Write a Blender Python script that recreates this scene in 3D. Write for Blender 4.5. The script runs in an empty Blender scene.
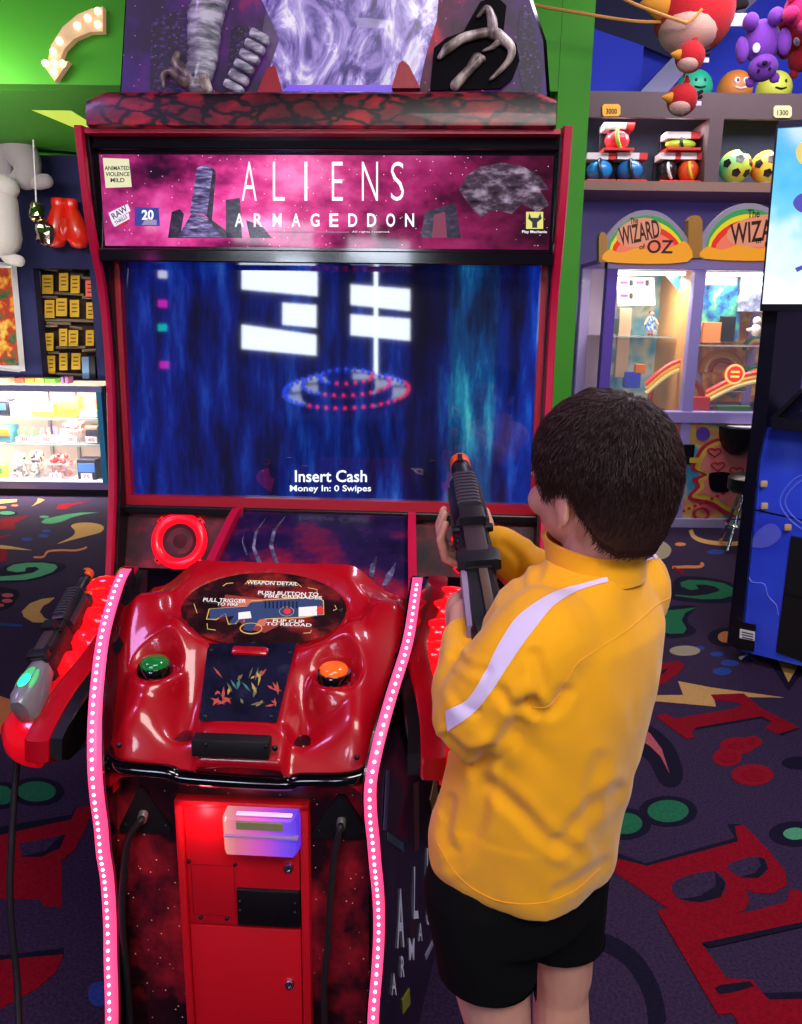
import bpy, bmesh, math, random
from mathutils import Vector, Matrix, noise
from mathutils.bvhtree import BVHTree
random.seed(7)
SC = bpy.context.scene
COL = SC.collection
V = Vector
# ------------------------------------------------------------------ camera
F = 800.0
PITCH = math.radians(13.6); ROLL = math.radians(0.8)
CAM = V((0, 0, 1.43))
FW = V((0, math.cos(PITCH), -math.sin(PITCH)))
U0 = V((0, math.sin(PITCH), math.cos(PITCH))); R0 = V((1, 0, 0))
RT = R0*math.cos(ROLL) + U0*math.sin(ROLL)
UP = U0*math.cos(ROLL) - R0*math.sin(ROLL)
cd = bpy.data.cameras.new('camera'); cam = bpy.data.objects.new('camera', cd); COL.objects.link(cam)
cd.sensor_fit = 'HORIZONTAL'; cd.sensor_width = 36.0; cd.lens = 36.0*F/802.0
cd.clip_start = 0.05; cd.clip_end = 60
cam.matrix_world = Matrix(((RT.x, UP.x, -FW.x, CAM.x), (RT.y, UP.y, -FW.y, CAM.y), (RT.z, UP.z, -FW.z, CAM.z), (0, 0, 0, 1)))
SC.camera = cam
# ------------------------------------------------------------------ world, lights, exposure
SC.view_settings.view_transform = 'Standard'; SC.view_settings.look = 'None'
SC.view_settings.gamma = 1.0; SC.view_settings.exposure = 0.0; SC.view_settings.use_curve_mapping = False
wd = bpy.data.worlds.new('world'); SC.world = wd; wd.use_nodes = True
wd.node_tree.nodes['Background'].inputs[0].default_value = (0.30, 0.22, 0.42, 1)
wd.node_tree.nodes['Background'].inputs[1].default_value = 0.22
def area(name, loc, target, sx, sy, energy, col):
    l = bpy.data.lights.new(name, 'AREA'); l.shape = 'RECTANGLE'; l.size = sx; l.size_y = sy
    l.energy = energy; l.color = col
    o = bpy.data.objects.new(name, l); COL.objects.link(o); o.location = loc
    o.rotation_euler = (V(target)-V(loc)).to_track_quat('-Z', 'Y').to_euler()
    return o
area('ceiling_light_near', (0.6, -0.9, 3.1), (0.5, -0.2, 0), 1.6, 0.9, 78, (1.0, 0.92, 0.88))
area('fill_light_right', (1.15, 1.7, 3.1), (1.75, 3.2, .6), 0.8, 0.6, 52, (0.86, 0.78, 1.0))  # unseen fill, added to brighten the blue cabinet
area('fill_light_left', (-2.2, 0.5, 3.1), (-1.5, 1.4, 0), 0.7, 0.7, 34, (0.72, 0.42, 1.0))  # unseen violet fill, tinted to put purple highlights on the console and hood
area('fill_light_counter', (-3.0, 4.6, 2.55), (-2.9, 6.9, 1.5), 1.4, 0.3, 34, (1.0, 0.9, 0.82))  # unseen fill turned on the navy back wall to lift it
area('fill_light_shelf', (2.4, 4.9, 3.9), (2.3, 6.6, 2.1), 1.8, 0.3, 60, (0.95, 0.88, 1.0))  # unseen fill that brightens the purple wall and shelf
area('ceiling_light_aisle', (1.7, 3.9, 3.2), (1.6, 4.3, 0), 0.8, 0.8, 16, (1.0, 0.85, 0.95))
area('ceiling_light_bulkhead', (-2.6, 3.3, 3.3), (-2.4, 5.0, 3.0), 1.4, 0.3, 12, (0.85, 1.0, 0.7))

# ------------------------------------------------------------------ pixel helpers (802 x 1024 frame)
def ray(u, v): return FW + RT*((u-401)/F) + UP*((512-v)/F)
def W(u, v, axis, val):
    d = ray(u, v); i = 'xyz'.index(axis); t = (val-CAM[i])/d[i]; return CAM + d*t
def WZ(u, v, z):                       # point at depth z along the view axis
    return CAM + ray(u, v)*z
YAW = math.radians(3.0); ORG = V((-.19, 2.083, 0))
AX = V((math.cos(YAW), -math.sin(YAW), 0)); AY = V((math.sin(YAW), math.cos(YAW), 0)); AZ = V((0, 0, 1))
def toL(P): d = P-ORG; return V((d.dot(AX), d.dot(AY), d.z))
def fromL(p): return ORG + AX*p[0] + AY*p[1] + AZ*p[2]
CL = toL(CAM)
def L(u, v, axis, val):
    d = ray(u, v); dl = V((d.dot(AX), d.dot(AY), d.z)); i = 'xyz'.index(axis)
    return CL + dl*((val-CL[i])/dl[i])
def LP(u, v, z0, y0, s):               # local point on the slope z = z0 + s*(y-y0)
    d = ray(u, v); dl = V((d.dot(AX), d.dot(AY), d.z))
    t = -(CL.z-z0-s*(CL.y-y0))/(dl.z-s*dl.y); return CL + dl*t

# ------------------------------------------------------------------ mesh helpers
def fresh(): return bmesh.new()
def box(bm, lo, hi, bev=0.0, mat=None):
    lo = V(lo); hi = V(hi); c = (lo+hi)/2; s = hi-lo
    m = Matrix.Translation(c) @ Matrix.Diagonal((s.x, s.y, s.z, 1))
    if mat is not None: m = mat @ m
    r = bmesh.ops.create_cube(bm, size=1, matrix=m)
    if bev > 0:
        es = list({e for v in r['verts'] for e in v.link_edges})
        bmesh.ops.bevel(bm, geom=es, offset=bev, segments=2, affect='EDGES', profile=0.5)
    return bm
def frames(pts):
    pts = [V(p) for p in pts]; n = len(pts); ts = []
    for i in range(n):
        a = pts[max(i-1, 0)]; b = pts[min(i+1, n-1)]
        t = (b-a); ts.append(t.normalized() if t.length > 1e-9 else V((0, 0, 1)))
    ref = V((0, 0, 1)) if abs(ts[0].z) < .9 else V((1, 0, 0))
    nx = ts[0].cross(ref).normalized(); out = []
    for i in range(n):
        nx = (nx - ts[i]*nx.dot(ts[i]))
        nx = nx.normalized() if nx.length > 1e-6 else ts[i].orthogonal().normalized()
        out.append((pts[i], nx, ts[i].cross(nx), ts[i]))
    return out
def loft(bm, rings, closed=True, caps=True):
    vr = [[bm.verts.new(p) for p in r] for r in rings]
    n = len(vr[0])
    for a, b in zip(vr, vr[1:]):
        for i in range(n if closed else n-1):
            j = (i+1) % n
            try: bm.faces.new((a[i], a[j], b[j], b[i]))
            except ValueError: pass
    if caps and closed:
        bm.faces.new(list(reversed(vr[0]))); bm.faces.new(vr[-1])
    return vr
def tube(bm, pts, r, seg=8, caps=True, flat=1.0):
    fr = frames(pts); n = len(fr)
    rs = r if isinstance(r, (list, tuple)) else [r]*n
    rings = [[p + nx*(math.cos(2*math.pi*k/seg)*rs[i]) + ny*(math.sin(2*math.pi*k/seg)*rs[i]*flat) for k in range(seg)] for i, (p, nx, ny, t) in enumerate(fr)]
    loft(bm, rings, True, caps); return bm
def capsule(bm, pts, rs, seg=12):
    """tube with rounded ends (closed, good for remeshing)"""
    fr = frames(pts); n = len(fr); rings = []
    def ring(c, nx, ny, r): return [c + nx*(math.cos(2*math.pi*k/seg)*r) + ny*(math.sin(2*math.pi*k/seg)*r) for k in range(seg)]
    p, nx, ny, t = fr[0]
    for a in (80, 55, 28): rings.append(ring(p - t*(rs[0]*math.sin(math.radians(a))), nx, ny, rs[0]*math.cos(math.radians(a))))
    for i, (p, nx, ny, t) in enumerate(fr): rings.append(ring(p, nx, ny, rs[i]))
    p, nx, ny, t = fr[-1]
    for a in (28, 55, 80): rings.append(ring(p + t*(rs[-1]*math.sin(math.radians(a))), nx, ny, rs[-1]*math.cos(math.radians(a))))
    loft(bm, rings, True, True); return bm
def lathe(bm, prof, seg=20, mat=None, cap=True):
    m = mat or Matrix()
    rings = [[m @ V((r*math.cos(2*math.pi*k/seg), r*math.sin(2*math.pi*k/seg), z)) for k in range(seg)] for r, z in prof]
    loft(bm, rings, True, cap); return bm
def sphere(bm, c, r, seg=16, rings=10, rot=None):
    r = V((r, r, r)) if isinstance(r, (int, float)) else V(r)
    m = Matrix.Translation(V(c)) @ (rot.to_4x4() if rot is not None else Matrix()) @ Matrix.Diagonal((r.x, r.y, r.z, 1))
    bmesh.ops.create_uvsphere(bm, u_segments=seg, v_segments=rings, radius=1, matrix=m); return bm
def prism(bm, pts, off):
    """polygon of 3d points extruded by the vector off"""
    off = V(off); a = [bm.verts.new(p) for p in pts]; b = [bm.verts.new(V(p)+off) for p in pts]
    n = len(a); bm.faces.new(list(reversed(a))); bm.faces.new(b)
    for i in range(n):
        j = (i+1) % n; bm.faces.new((a[i], a[j], b[j], b[i]))
    return bm
def torus(bm, c, R, r, n1=32, n2=10, mat=None, flat=1.0):
    m = mat or Matrix(); c = V(c); vs = []
    for i in range(n1):
        a = 2*math.pi*i/n1
        vs.append([bm.verts.new(m @ (c + V(((R+r*math.cos(b))*math.cos(a), (R+r*math.cos(b))*math.sin(a), r*flat*math.sin(b))))) for b in [2*math.pi*j/n2 for j in range(n2)]])
    for i in range(n1):
        for j in range(n2):
            k = (i+1) % n1; l = (j+1) % n2
            bm.faces.new((vs[i][j], vs[k][j], vs[k][l], vs[i][l]))
    return bm
def smoothpath(pts, n=8):
    """Catmull-Rom through the points"""
    P = [V(p) for p in pts]; P = [P[0]*2-P[1]] + P + [P[-1]*2-P[-2]]; out = []
    for i in range(1, len(P)-2):
        p0, p1, p2, p3 = P[i-1:i+3]
        for k in range(n):
            t = k/n
            out.append(0.5*((2*p1)+(p2-p0)*t+(2*p0-5*p1+4*p2-p3)*t*t+(3*p1-p0-3*p2+p3)*t**3))
    out.append(P[-2]); return out
def basis(o, x, y, z):
    return Matrix(((x[0], y[0], z[0], o[0]), (x[1], y[1], z[1], o[1]), (x[2], y[2], z[2], o[2]), (0, 0, 0, 1)))
def obj(name, bm, mat, parent=None, smooth=40, kind=None, label=None):
    bmesh.ops.recalc_face_normals(bm, faces=bm.faces)
    me = bpy.data.meshes.new(name); bm.to_mesh(me); bm.free()
    for m in (mat if isinstance(mat, (list, tuple)) else [mat]): me.materials.append(m)
    if smooth:
        me.shade_smooth()
        if smooth < 180: me.set_sharp_from_angle(angle=math.radians(smooth))
    o = bpy.data.objects.new(name, me); COL.objects.link(o)
    if parent is not None: o.parent = parent
    if kind: o['kind'] = kind
    if label: o['label'] = label
    return o
def tag(o, label, cat, group=None):
    o['label'] = label; o['category'] = cat
    if group: o['group'] = group
    return o
def thing(name, label, cat, loc=(0, 0, 0), rotz=0, group=None):
    o = bpy.data.objects.new(name, None); COL.objects.link(o); o.location = loc; o.rotation_euler = (0, 0, rotz)
    o.empty_display_size = .05
    return tag(o, label, cat, group)
def struct(name, bm, m, smooth=0, label=None):
    o = obj(name, bm, m, None, smooth); o['kind'] = 'structure'
    if label: o['label'] = label
    return o
def text(name, body, mat, parent, M, w, h, depth=.0006, bold=0.0, fit=True, label=None):
    """lettering centred on matrix M (x right, y up, z out), fitted to w x h metres"""
    c = bpy.data.curves.new(name, 'FONT'); c.body = body; c.align_x = 'CENTER'; c.align_y = 'CENTER'; c.resolution_u = 3
    c.offset = bold
    t = bpy.data.objects.new('t', c); COL.objects.link(t)
    dg = bpy.context.evaluated_depsgraph_get(); me = bpy.data.meshes.new_from_object(t.evaluated_get(dg))
    bpy.data.objects.remove(t); bpy.data.curves.remove(c)
    xs = [v.co.x for v in me.vertices]; ys = [v.co.y for v in me.vertices]
    x0, x1, y0, y1 = min(xs), max(xs), min(ys), max(ys)
    sx = w/(x1-x0); sy = h/(y1-y0)
    for v in me.vertices: v.co = M @ V(((v.co.x-(x0+x1)/2)*sx, (v.co.y-(y0+y1)/2)*sy, depth))
    me.materials.append(mat); me.name = name
    o = bpy.data.objects.new(name, me); COL.objects.link(o); o.parent = parent
    if label: o['label'] = label
    return o
# ------------------------------------------------------------------ materials
def lin(c):
    if isinstance(c, str):
        c = c.lstrip('#'); c = [int(c[i:i+2], 16)/255 for i in (0, 2, 4)]
    return tuple((x/12.92 if x <= .04045 else ((x+.055)/1.055)**2.4) for x in c[:3]) + (1,)
MATS = {}
def mat(name, col, rough=.5, metal=0, emit=None, es=0.0, coat=0.0, bump=None, var=None, spec=.5, trans=0, alpha=1, sheen=0, aniso=None):
    if name in MATS: return MATS[name]
    m = bpy.data.materials.new(name); m.use_nodes = True; nt = m.node_tree; b = nt.nodes['Principled BSDF']
    b.inputs['Base Color'].default_value = lin(col); b.inputs['Roughness'].default_value = rough
    b.inputs['Metallic'].default_value = metal; b.inputs['Specular IOR Level'].default_value = spec
    b.inputs['Coat Weight'].default_value = coat; b.inputs['Coat Roughness'].default_value = .06
    b.inputs['Transmission Weight'].default_value = trans; b.inputs['Alpha'].default_value = alpha
    b.inputs['Sheen Weight'].default_value = sheen
    if emit is not None:
        b.inputs['Emission Color'].default_value = lin(emit); b.inputs['Emission Strength'].default_value = es
    tc = nt.nodes.new('ShaderNodeTexCoord')
    if var:
        n = nt.nodes.new('ShaderNodeTexNoise'); n.inputs['Scale'].default_value = var[0]; n.inputs['Detail'].default_value = 5
        nt.links.new(tc.outputs['Object'], n.inputs['Vector'])
        mx = nt.nodes.new('ShaderNodeMix'); mx.data_type = 'RGBA'
        c = lin(col); k = var[1]
        mx.inputs['A'].default_value = (c[0]*(1-k), c[1]*(1-k), c[2]*(1-k), 1)
        mx.inputs['B'].default_value = (min(c[0]*(1+k), 1), min(c[1]*(1+k), 1), min(c[2]*(1+k), 1), 1)
        nt.links.new(n.outputs['Fac'], mx.inputs['Factor']); nt.links.new(mx.outputs['Result'], b.inputs['Base Color'])
    if bump:
        n = nt.nodes.new('ShaderNodeTexNoise'); n.inputs['Scale'].default_value = bump[0]; n.inputs['Detail'].default_value = 4
        nt.links.new(tc.outputs['Object'], n.inputs['Vector'])
        bp = nt.nodes.new('ShaderNodeBump'); bp.inputs['Strength'].default_value = bump[1]; bp.inputs['Distance'].default_value = bump[2] if len(bump) > 2 else .002
        nt.links.new(n.outputs['Fac'], bp.inputs['Height']); nt.links.new(bp.outputs['Normal'], b.inputs['Normal'])
    MATS[name] = m; return m
def ramp(nt, src, stops):
    r = nt.nodes.new('ShaderNodeValToRGB'); e = r.color_ramp.elements
    while len(e) < len(stops): e.new(.5)
    for el, (p, c) in zip(e, stops): el.position = p; el.color = lin(c) if not isinstance(c, float) else (c, c, c, 1)
    nt.links.new(src, r.inputs['Fac']); return r.outputs['Color']
def printmat(name, stops, scale=(6, 6, 6), detail=6, distort=0.0, rough=.25, es=0.0, stars=None, coat=0.3, base=1.0, loc=(0, 0, 0), xramp=None, bias=None):
    """a flat print: noise through a colour ramp, optional specks; es > 0 for back-lit prints"""
    m = bpy.data.materials.new(name); m.use_nodes = True; nt = m.node_tree; b = nt.nodes['Principled BSDF']; lk = nt.links.new
    tc = nt.nodes.new('ShaderNodeTexCoord'); mp = nt.nodes.new('ShaderNodeMapping'); mp.inputs['Scale'].default_value = scale; mp.inputs['Location'].default_value = loc
    lk(tc.outputs['Object'], mp.inputs['Vector'])
    n = nt.nodes.new('ShaderNodeTexNoise'); n.inputs['Scale'].default_value = 1; n.inputs['Detail'].default_value = detail; n.inputs['Distortion'].default_value = distort
    n.inputs['Roughness'].default_value = .6
    lk(mp.outputs['Vector'], n.inputs['Vector']); src = n.outputs['Fac']
    if bias:                                          # (axis, lo, hi, amount): add a gradient along an axis to the noise
        sp = nt.nodes.new('ShaderNodeSeparateXYZ'); lk(tc.outputs['Object'], sp.inputs['Vector'])
        mr = nt.nodes.new('ShaderNodeMapRange'); mr.inputs['From Min'].default_value = bias[1]; mr.inputs['From Max'].default_value = bias[2]
        mr.inputs['To Min'].default_value = -bias[3]; mr.inputs['To Max'].default_value = bias[3]
        lk(sp.outputs['XYZ'.index(bias[0])], mr.inputs['Value'])
        ad = nt.nodes.new('ShaderNodeMath'); ad.operation = 'ADD'; lk(src, ad.inputs[0]); lk(mr.outputs['Result'], ad.inputs[1]); src = ad.outputs[0]
    col = ramp(nt, src, stops)
    if xramp:                                         # (axis, lo, hi, stops): multiply by a ramp along an axis (a printed design)
        sp = nt.nodes.new('ShaderNodeSeparateXYZ'); lk(tc.outputs['Object'], sp.inputs['Vector'])
        mr = nt.nodes.new('ShaderNodeMapRange'); mr.inputs['From Min'].default_value = xramp[1]; mr.inputs['From Max'].default_value = xramp[2]
        lk(sp.outputs['XYZ'.index(xramp[0])], mr.inputs['Value'])
        c2 = ramp(nt, mr.outputs['Result'], xramp[3])
        mx = nt.nodes.new('ShaderNodeMix'); mx.data_type = 'RGBA'; mx.blend_type = 'ADD' if len(xramp) > 4 else 'MULTIPLY'; mx.inputs['Factor'].default_value = 1
        lk(col, mx.inputs['A']); lk(c2, mx.inputs['B']); col = mx.outputs['Result']
    if stars:                                         # (scale, size, colour)
        vo = nt.nodes.new('ShaderNodeTexVoronoi'); vo.inputs['Scale'].default_value = stars[0]; lk(tc.outputs['Object'], vo.inputs['Vector'])
        th = nt.nodes.new('ShaderNodeMath'); th.operation = 'LESS_THAN'; th.inputs[1].default_value = stars[1]; lk(vo.outputs['Distance'], th.inputs[0])
        mx = nt.nodes.new('ShaderNodeMix'); mx.data_type = 'RGBA'; mx.inputs['B'].default_value = lin(stars[2])
        lk(th.outputs[0], mx.inputs['Factor']); lk(col, mx.inputs['A']); col = mx.outputs['Result']
    if es > 0:
        lk(col, b.inputs['Emission Color']); b.inputs['Emission Strength'].default_value = es
        b.inputs['Base Color'].default_value = (.01, .01, .012, 1)
    else: lk(col, b.inputs['Base Color'])
    b.inputs['Roughness'].default_value = rough; b.inputs['Coat Weight'].default_value = coat; b.inputs['Coat Roughness'].default_value = .05
    MATS[name] = m; return m
BLACK = mat('black_plastic', '#0b0a0d', .35)
BLACKG = mat('black_gloss', '#060507', .12, coat=.5)
RED = mat('red_gloss_moulding', '#ac0316', .34, coat=.6, spec=.3)
REDT = mat('red_edge_trim', '#c8103c', .35, coat=.2)
REDP = mat('red_powder_coat', '#c40a1c', .42, bump=(900, .08, .0005))
CHROME = mat('chrome', '#c9c9cf', .18, 1)
STEEL = mat('dark_steel', '#2a2a2e', .4, .8)
WHITE = mat('white_plastic', '#e8e6ea', .5)
RUBBER = mat('black_rubber', '#101013', .6)
def glow(name, col, es): return mat(name, '#101010', .4, emit=col, es=es)
GLASS = mat('clear_glass', '#ffffff', .02, alpha=.045, spec=.6)
# ================================================================== SETTING
def carpetmat(name, c0, c1, sc=140):
    m = mat(name, c0, .95, bump=(260, .6, .003), spec=.1); nt = m.node_tree; b = nt.nodes['Principled BSDF']; lk = nt.links.new
    tc = nt.nodes.new('ShaderNodeTexCoord'); n = nt.nodes.new('ShaderNodeTexNoise'); n.inputs['Scale'].default_value = sc; n.inputs['Detail'].default_value = 3; lk(tc.outputs['Object'], n.inputs['Vector'])
    c = ramp(nt, n.outputs['Fac'], [(.3, c0), (.7, c1)]); lk(c, b.inputs['Base Color']); return m
bm = fresh(); box(bm, (-7, -4.2, -.05), (6.5, 8, 0)); floor = struct('floor', bm, carpetmat('carpet_purple', '#271b30', '#3c2d49'), label='dark purple patterned carpet')
CM = {'r': carpetmat('carpet_red', '#720416', '#8c0a1f'), 'g': carpetmat('carpet_green', '#185a3c', '#246c48'), 'lg': carpetmat('carpet_light_green', '#40885e', '#549c72'), 'o': carpetmat('carpet_orange', '#b8683a', '#cc8450'),
      'y': carpetmat('carpet_tan', '#b08448', '#c89c60'), 'b': carpetmat('carpet_blue', '#203474', '#2c4690'), 'k': carpetmat('carpet_navy', '#120f20', '#1a162c'), 'n': carpetmat('carpet_base_patch', '#271b30', '#3c2d49'),
      'p': carpetmat('carpet_rose', '#a04450', '#b45862'), 's': carpetmat('carpet_stone', '#8a8068', '#9c927a'), 'dr': carpetmat('carpet_dark_red', '#7a0a1c', '#8c1024')}
NAMES = {'poly': 'carpet_shape', 'dot': 'carpet_dot', 'stroke': 'carpet_squiggle'}
def crop(u0, v0, k): return lambda x, y: (u0+x*k, v0+y*k)
cA = crop(0, 490, .1496); cB = crop(0, 640, .375); cC = crop(640, 510, .202); cD = crop(600, 680, .2519); cE = crop(570, 800, .2893)
def smclosed(pts, n=4):
    P = [V((a, b, 0)) for a, b in pts]; m = len(P); out = []
    for i in range(m):
        p0, p1, p2, p3 = P[(i-1) % m], P[i], P[(i+1) % m], P[(i+2) % m]
        for k in range(n):
            t = k/n; q = 0.5*((2*p1)+(p2-p0)*t+(2*p0-5*p1+4*p2-p3)*t*t+(3*p1-p0-3*p2+p3)*t**3); out.append((q.x, q.y))
    return out
def motif(name, cr, pts, c, lay=1, smooth=False):
    px = [cr(*p) for p in (smclosed(pts) if smooth else pts)]
    P = [W(u, v, 'z', 0) for u, v in px]
    z = .0004+.0007*lay; bm = fresh()
    prism(bm, [V((p.x, p.y, .0001)) for p in P], (0, 0, z)); return obj(name, bm, CM[c], floor, 0)
def mdot(cr, x, y, rx, ry, c, lay=1, border=None):
    if border: motif('carpet_dot_border', cr, [(x+border[0]*math.cos(a*math.pi/12), y+border[1]*math.sin(a*math.pi/12)) for a in range(24)], border[2], lay-1)
    return motif('carpet_dot', cr, [(x+rx*math.cos(a*math.pi/12), y+ry*math.sin(a*math.pi/12)) for a in range(24)], c, lay)
def mstroke(name, cr, pts, w, c, lay=1):
    P = smoothpath([V((a, b, 0)) for a, b in pts], 5); lft = []; rgt = []
    for i, p in enumerate(P):
        t = (P[min(i+1, len(P)-1)]-P[max(i-1, 0)]).normalized(); nn = V((-t.y, t.x, 0)); ww = w/2; lft.append(p+nn*ww); rgt.append(p-nn*ww)
    return motif(name, cr, [(p.x, p.y) for p in lft+rgt[::-1]], c, lay)
# far left
motif('carpet_flame', cA, [(-300, 60), (0, 66), (115, 62), (110, 80), (0, 92), (-200, 110)], 'y')
mdot(cA, 10, 117, 34, 9, 'o'); mdot(cA, 98, 104, 24, 6, 'o')
motif('carpet_flame', cA, [(255, 55), (300, 65), (270, 85), (210, 112), (245, 80)], 'o')
motif('carpet_letter', cA, [(395, 95), (600, 78), (480, 105), (445, 130), (372, 130)], 'r')
mdot(cA, 45, 155, 55, 12, 'lg', 2, (78, 18, 'k'))
motif('carpet_letter', cA, [(-200, 215), (0, 195), (185, 172), (150, 200), (100, 225), (100, 262), (0, 265), (-200, 285)], 'r')
motif('carpet_letter', cA, [(-160, 330), (0, 310), (80, 302), (20, 325), (-160, 345)], 'r')
mdot(cA, 295, 180, 32, 8, 'lg')
motif('carpet_drop', cA, [(275, 215), (300, 195), (370, 180), (440, 165), (540, 152), (660, 150), (560, 165), (480, 185), (410, 215), (340, 228), (290, 225)], 'lg', 2)
motif('carpet_drop', cA, [(475, 240), (520, 222), (600, 220), (670, 232), (695, 255), (670, 285), (600, 305), (480, 335), (385, 360), (470, 320), (500, 290), (495, 265)], 'y', 2, True)
for x, y, rx in ((180, 330, 40), (310, 275, 30), (290, 307, 35)): mdot(cA, x, y, rx, 12, 'b')
motif('carpet_flame', cA, [(-250, 345), (0, 368), (80, 378), (215, 403), (130, 400), (0, 392), (-250, 392)], 'y')
motif('carpet_letter', cA, [(-80, 395), (45, 395), (42, 478), (-80, 478)], 'r')
mstroke('carpet_squiggle', cA, [(225, 450), (290, 447), (320, 412), (400, 403), (500, 405), (560, 392), (580, 382)], 13, 'o')
motif('carpet_swirl', cA, [(-60, 575), (0, 580), (130, 570), (220, 555), (265, 530), (240, 515), (180, 518), (170, 530), (170, 545), (110, 550), (50, 540), (45, 525), (90, 500), (180, 488), (290, 487), (370, 500), (385, 520), (350, 550), (270, 580), (170, 602), (0, 607), (-60, 605)], 'lg', 2)
motif('carpet_swirl_shade', cA, [(-60, 560), (10, 520), (90, 490), (200, 478), (330, 480), (430, 500), (430, 530), (370, 560), (270, 592), (170, 612), (-60, 615)], 'k', 0, True)
motif('carpet_swirl_shade', cA, [(-30, 660), (80, 660), (130, 690), (110, 740), (60, 790), (-30, 800)], 'k', 0, True)
for x, y, rx, ry in ((50, 705, 40, 13), (48, 742, 36, 13), (10, 772, 18, 10)): mdot(cA, x, y, rx, ry, 'p', 2)
motif('carpet_crescent', cA, [(365, 720), (280, 730), (200, 760), (145, 815), (160, 850), (220, 885), (420, 890), (300, 860), (265, 815), (290, 775), (330, 755)], 'y', 2)
motif('carpet_swirl_shade', cA, [(-250, 880), (-60, 885), (150, 900), (150, 915), (-60, 905), (-250, 920)], 'b', 1)
# near left
motif('carpet_crescent', cB, [(-120, 160), (0, 150), (30, 160), (60, 200), (50, 250), (0, 250), (-120, 245)], 'o', 1)
motif('carpet_disc', cB, [(150+100*math.cos(a*math.pi/16), 235+78*math.sin(a*math.pi/16)) for a in range(32)], 'k', 1)
motif('carpet_crescent', cB, [(130, 158), (245, 148), (300, 160), (280, 190), (200, 164)], 'o', 2)
for x, y, rx, ry in ((185, 244, 20, 9), (138, 273, 26, 11), (55, 303, 34, 14)): mdot(cB, x, y, rx, ry, 'r', 2)
mdot(cB, 97, 405, 52, 27, 'g', 2, (75, 38, 'k')); mdot(cB, 5, 415, 30, 25, 'g', 2, (48, 36, 'k'))
motif('carpet_letter', cB, [(245, 445), (230, 500), (200, 560), (160, 592), (165, 600), (165, 712), (120, 710), (105, 692), (-60, 690), (-60, 535), (190, 480), (205, 447)], 'r', 2)
motif('carpet_letter_hole', cB, [(50, 545), (170, 522), (165, 545), (120, 570), (60, 578)], 'n', 3); motif('carpet_letter_shade', cB, [(165, 522), (174, 522), (160, 556), (110, 580), (55, 580), (120, 566)], 'k', 4)
motif('carpet_letter_shade', cB, [(-60, 510), (190, 466), (205, 443), (212, 447), (194, 484), (-60, 540)], 'k', 1)
motif('carpet_letter', cB, [(170, 840), (150, 885), (100, 930), (0, 985), (-60, 1010), (-60, 860)], 'r', 2); motif('carpet_letter_shade', cB, [(-60, 850), (170, 822), (170, 842), (-60, 868)], 'k', 1)
mdot(cB, 265, 945, 30, 33, 'b', 1)
# right, far to near
mstroke('carpet_ring', cC, [(250, 100), (270, 135), (330, 158), (440, 168), (560, 160)], 20, 'y'); motif('carpet_disc', cC, [(90, 150), (130, 165), (155, 195), (140, 230), (100, 245), (40, 245), (40, 150)], 's', 1, True)
mdot(cC, 200, 170, 28, 9, 'o'); mdot(cC, 375, 208, 45, 13, 'b')
mstroke('carpet_squiggle', cC, [(160, 285), (230, 282), (290, 282), (312, 272), (300, 263)], 14, 'o'); mstroke('carpet_squiggle', cC, [(165, 288), (190, 300), (217, 315)], 13, 'r', 2)
motif('carpet_swirl_shade', cC, [(150, 400), (180, 340), (260, 328), (420, 350), (490, 395), (470, 450), (330, 462), (150, 440)], 'k', 0, True)
motif('carpet_swirl', cC, [(175, 420), (260, 428), (330, 420), (385, 405), (395, 395), (370, 380), (320, 370), (275, 372), (290, 392), (250, 398), (205, 380), (200, 360), (240, 347), (330, 350), (420, 365), (465, 390), (460, 425), (400, 442), (300, 443), (175, 426)], 'g', 2)
motif('carpet_drop', cC, [(100, 500), (180, 495), (285, 482), (225, 510), (205, 545), (230, 590), (215, 612), (150, 614), (90, 600)], 'g', 2); motif('carpet_swirl_shade', cC, [(280, 476), (240, 520), (240, 560), (280, 595), (240, 625), (120, 625), (120, 490)], 'k', 0, True)
mdot(cC, 222, 698, 76, 25, 's', 2)
for x, y, rx, ry in ((295, 685, 25, 11), (382, 714, 34, 12), (445, 758, 45, 16), (407, 800, 47, 19)): mdot(cC, x, y, rx, ry, 'b')
mdot(cC, 425, 630, 40, 28, 'o', 2, (90, 45, 'k')); motif('carpet_flame', cC, [(680, 740), (800, 740), (735, 855)], 'y', 2); motif('carpet_swirl_shade', cC, [(590, 730), (640, 760), (710, 860), (735, 890), (770, 850), (820, 760)], 'k', 0, True)
motif('carpet_letter', cC, [(60, 770), (100, 760), (190, 748), (222, 770), (190, 810), (120, 860), (20, 900), (20, 830)], 'r', 2); motif('carpet_letter_shade', cC, [(75, 808), (140, 785), (120, 808), (60, 830)], 'k', 3)
motif('carpet_bolt', cD, [(310, 5), (440, 30), (730, 70), (560, 68), (450, 60), (460, 106), (340, 95), (140, 78), (140, 62), (330, 60)], 'y', 1)
motif('carpet_letter', cD, [(440, 60), (570, 55), (640, 115), (790, 190), (710, 215), (655, 195), (680, 165), (640, 145), (380, 190), (365, 205), (375, 232), (340, 234), (220, 145), (255, 135), (300, 155), (540, 115), (565, 100), (520, 85), (455, 82)], 'r', 3)
motif('carpet_letter_shade', cD, [(300, 162), (382, 198), (640, 153), (680, 168), (700, 210), (720, 222), (792, 194), (640, 121)], 'k', 1)
for q, (x, y, rx, ry) in enumerate(((605, 247, 38, 24), (545, 262, 70, 34), (505, 308, 58, 36), (605, 378, 84, 42))): mdot(cD, x, y, rx, ry, 'dr', 1+q*.4)
for q, (x, y, rx, ry) in enumerate(((600, 245, 22, 13), (540, 262, 35, 14), (510, 308, 40, 22), (610, 380, 52, 24))): mdot(cD, x, y, rx, ry, 'r', 3+q*.3)
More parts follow.
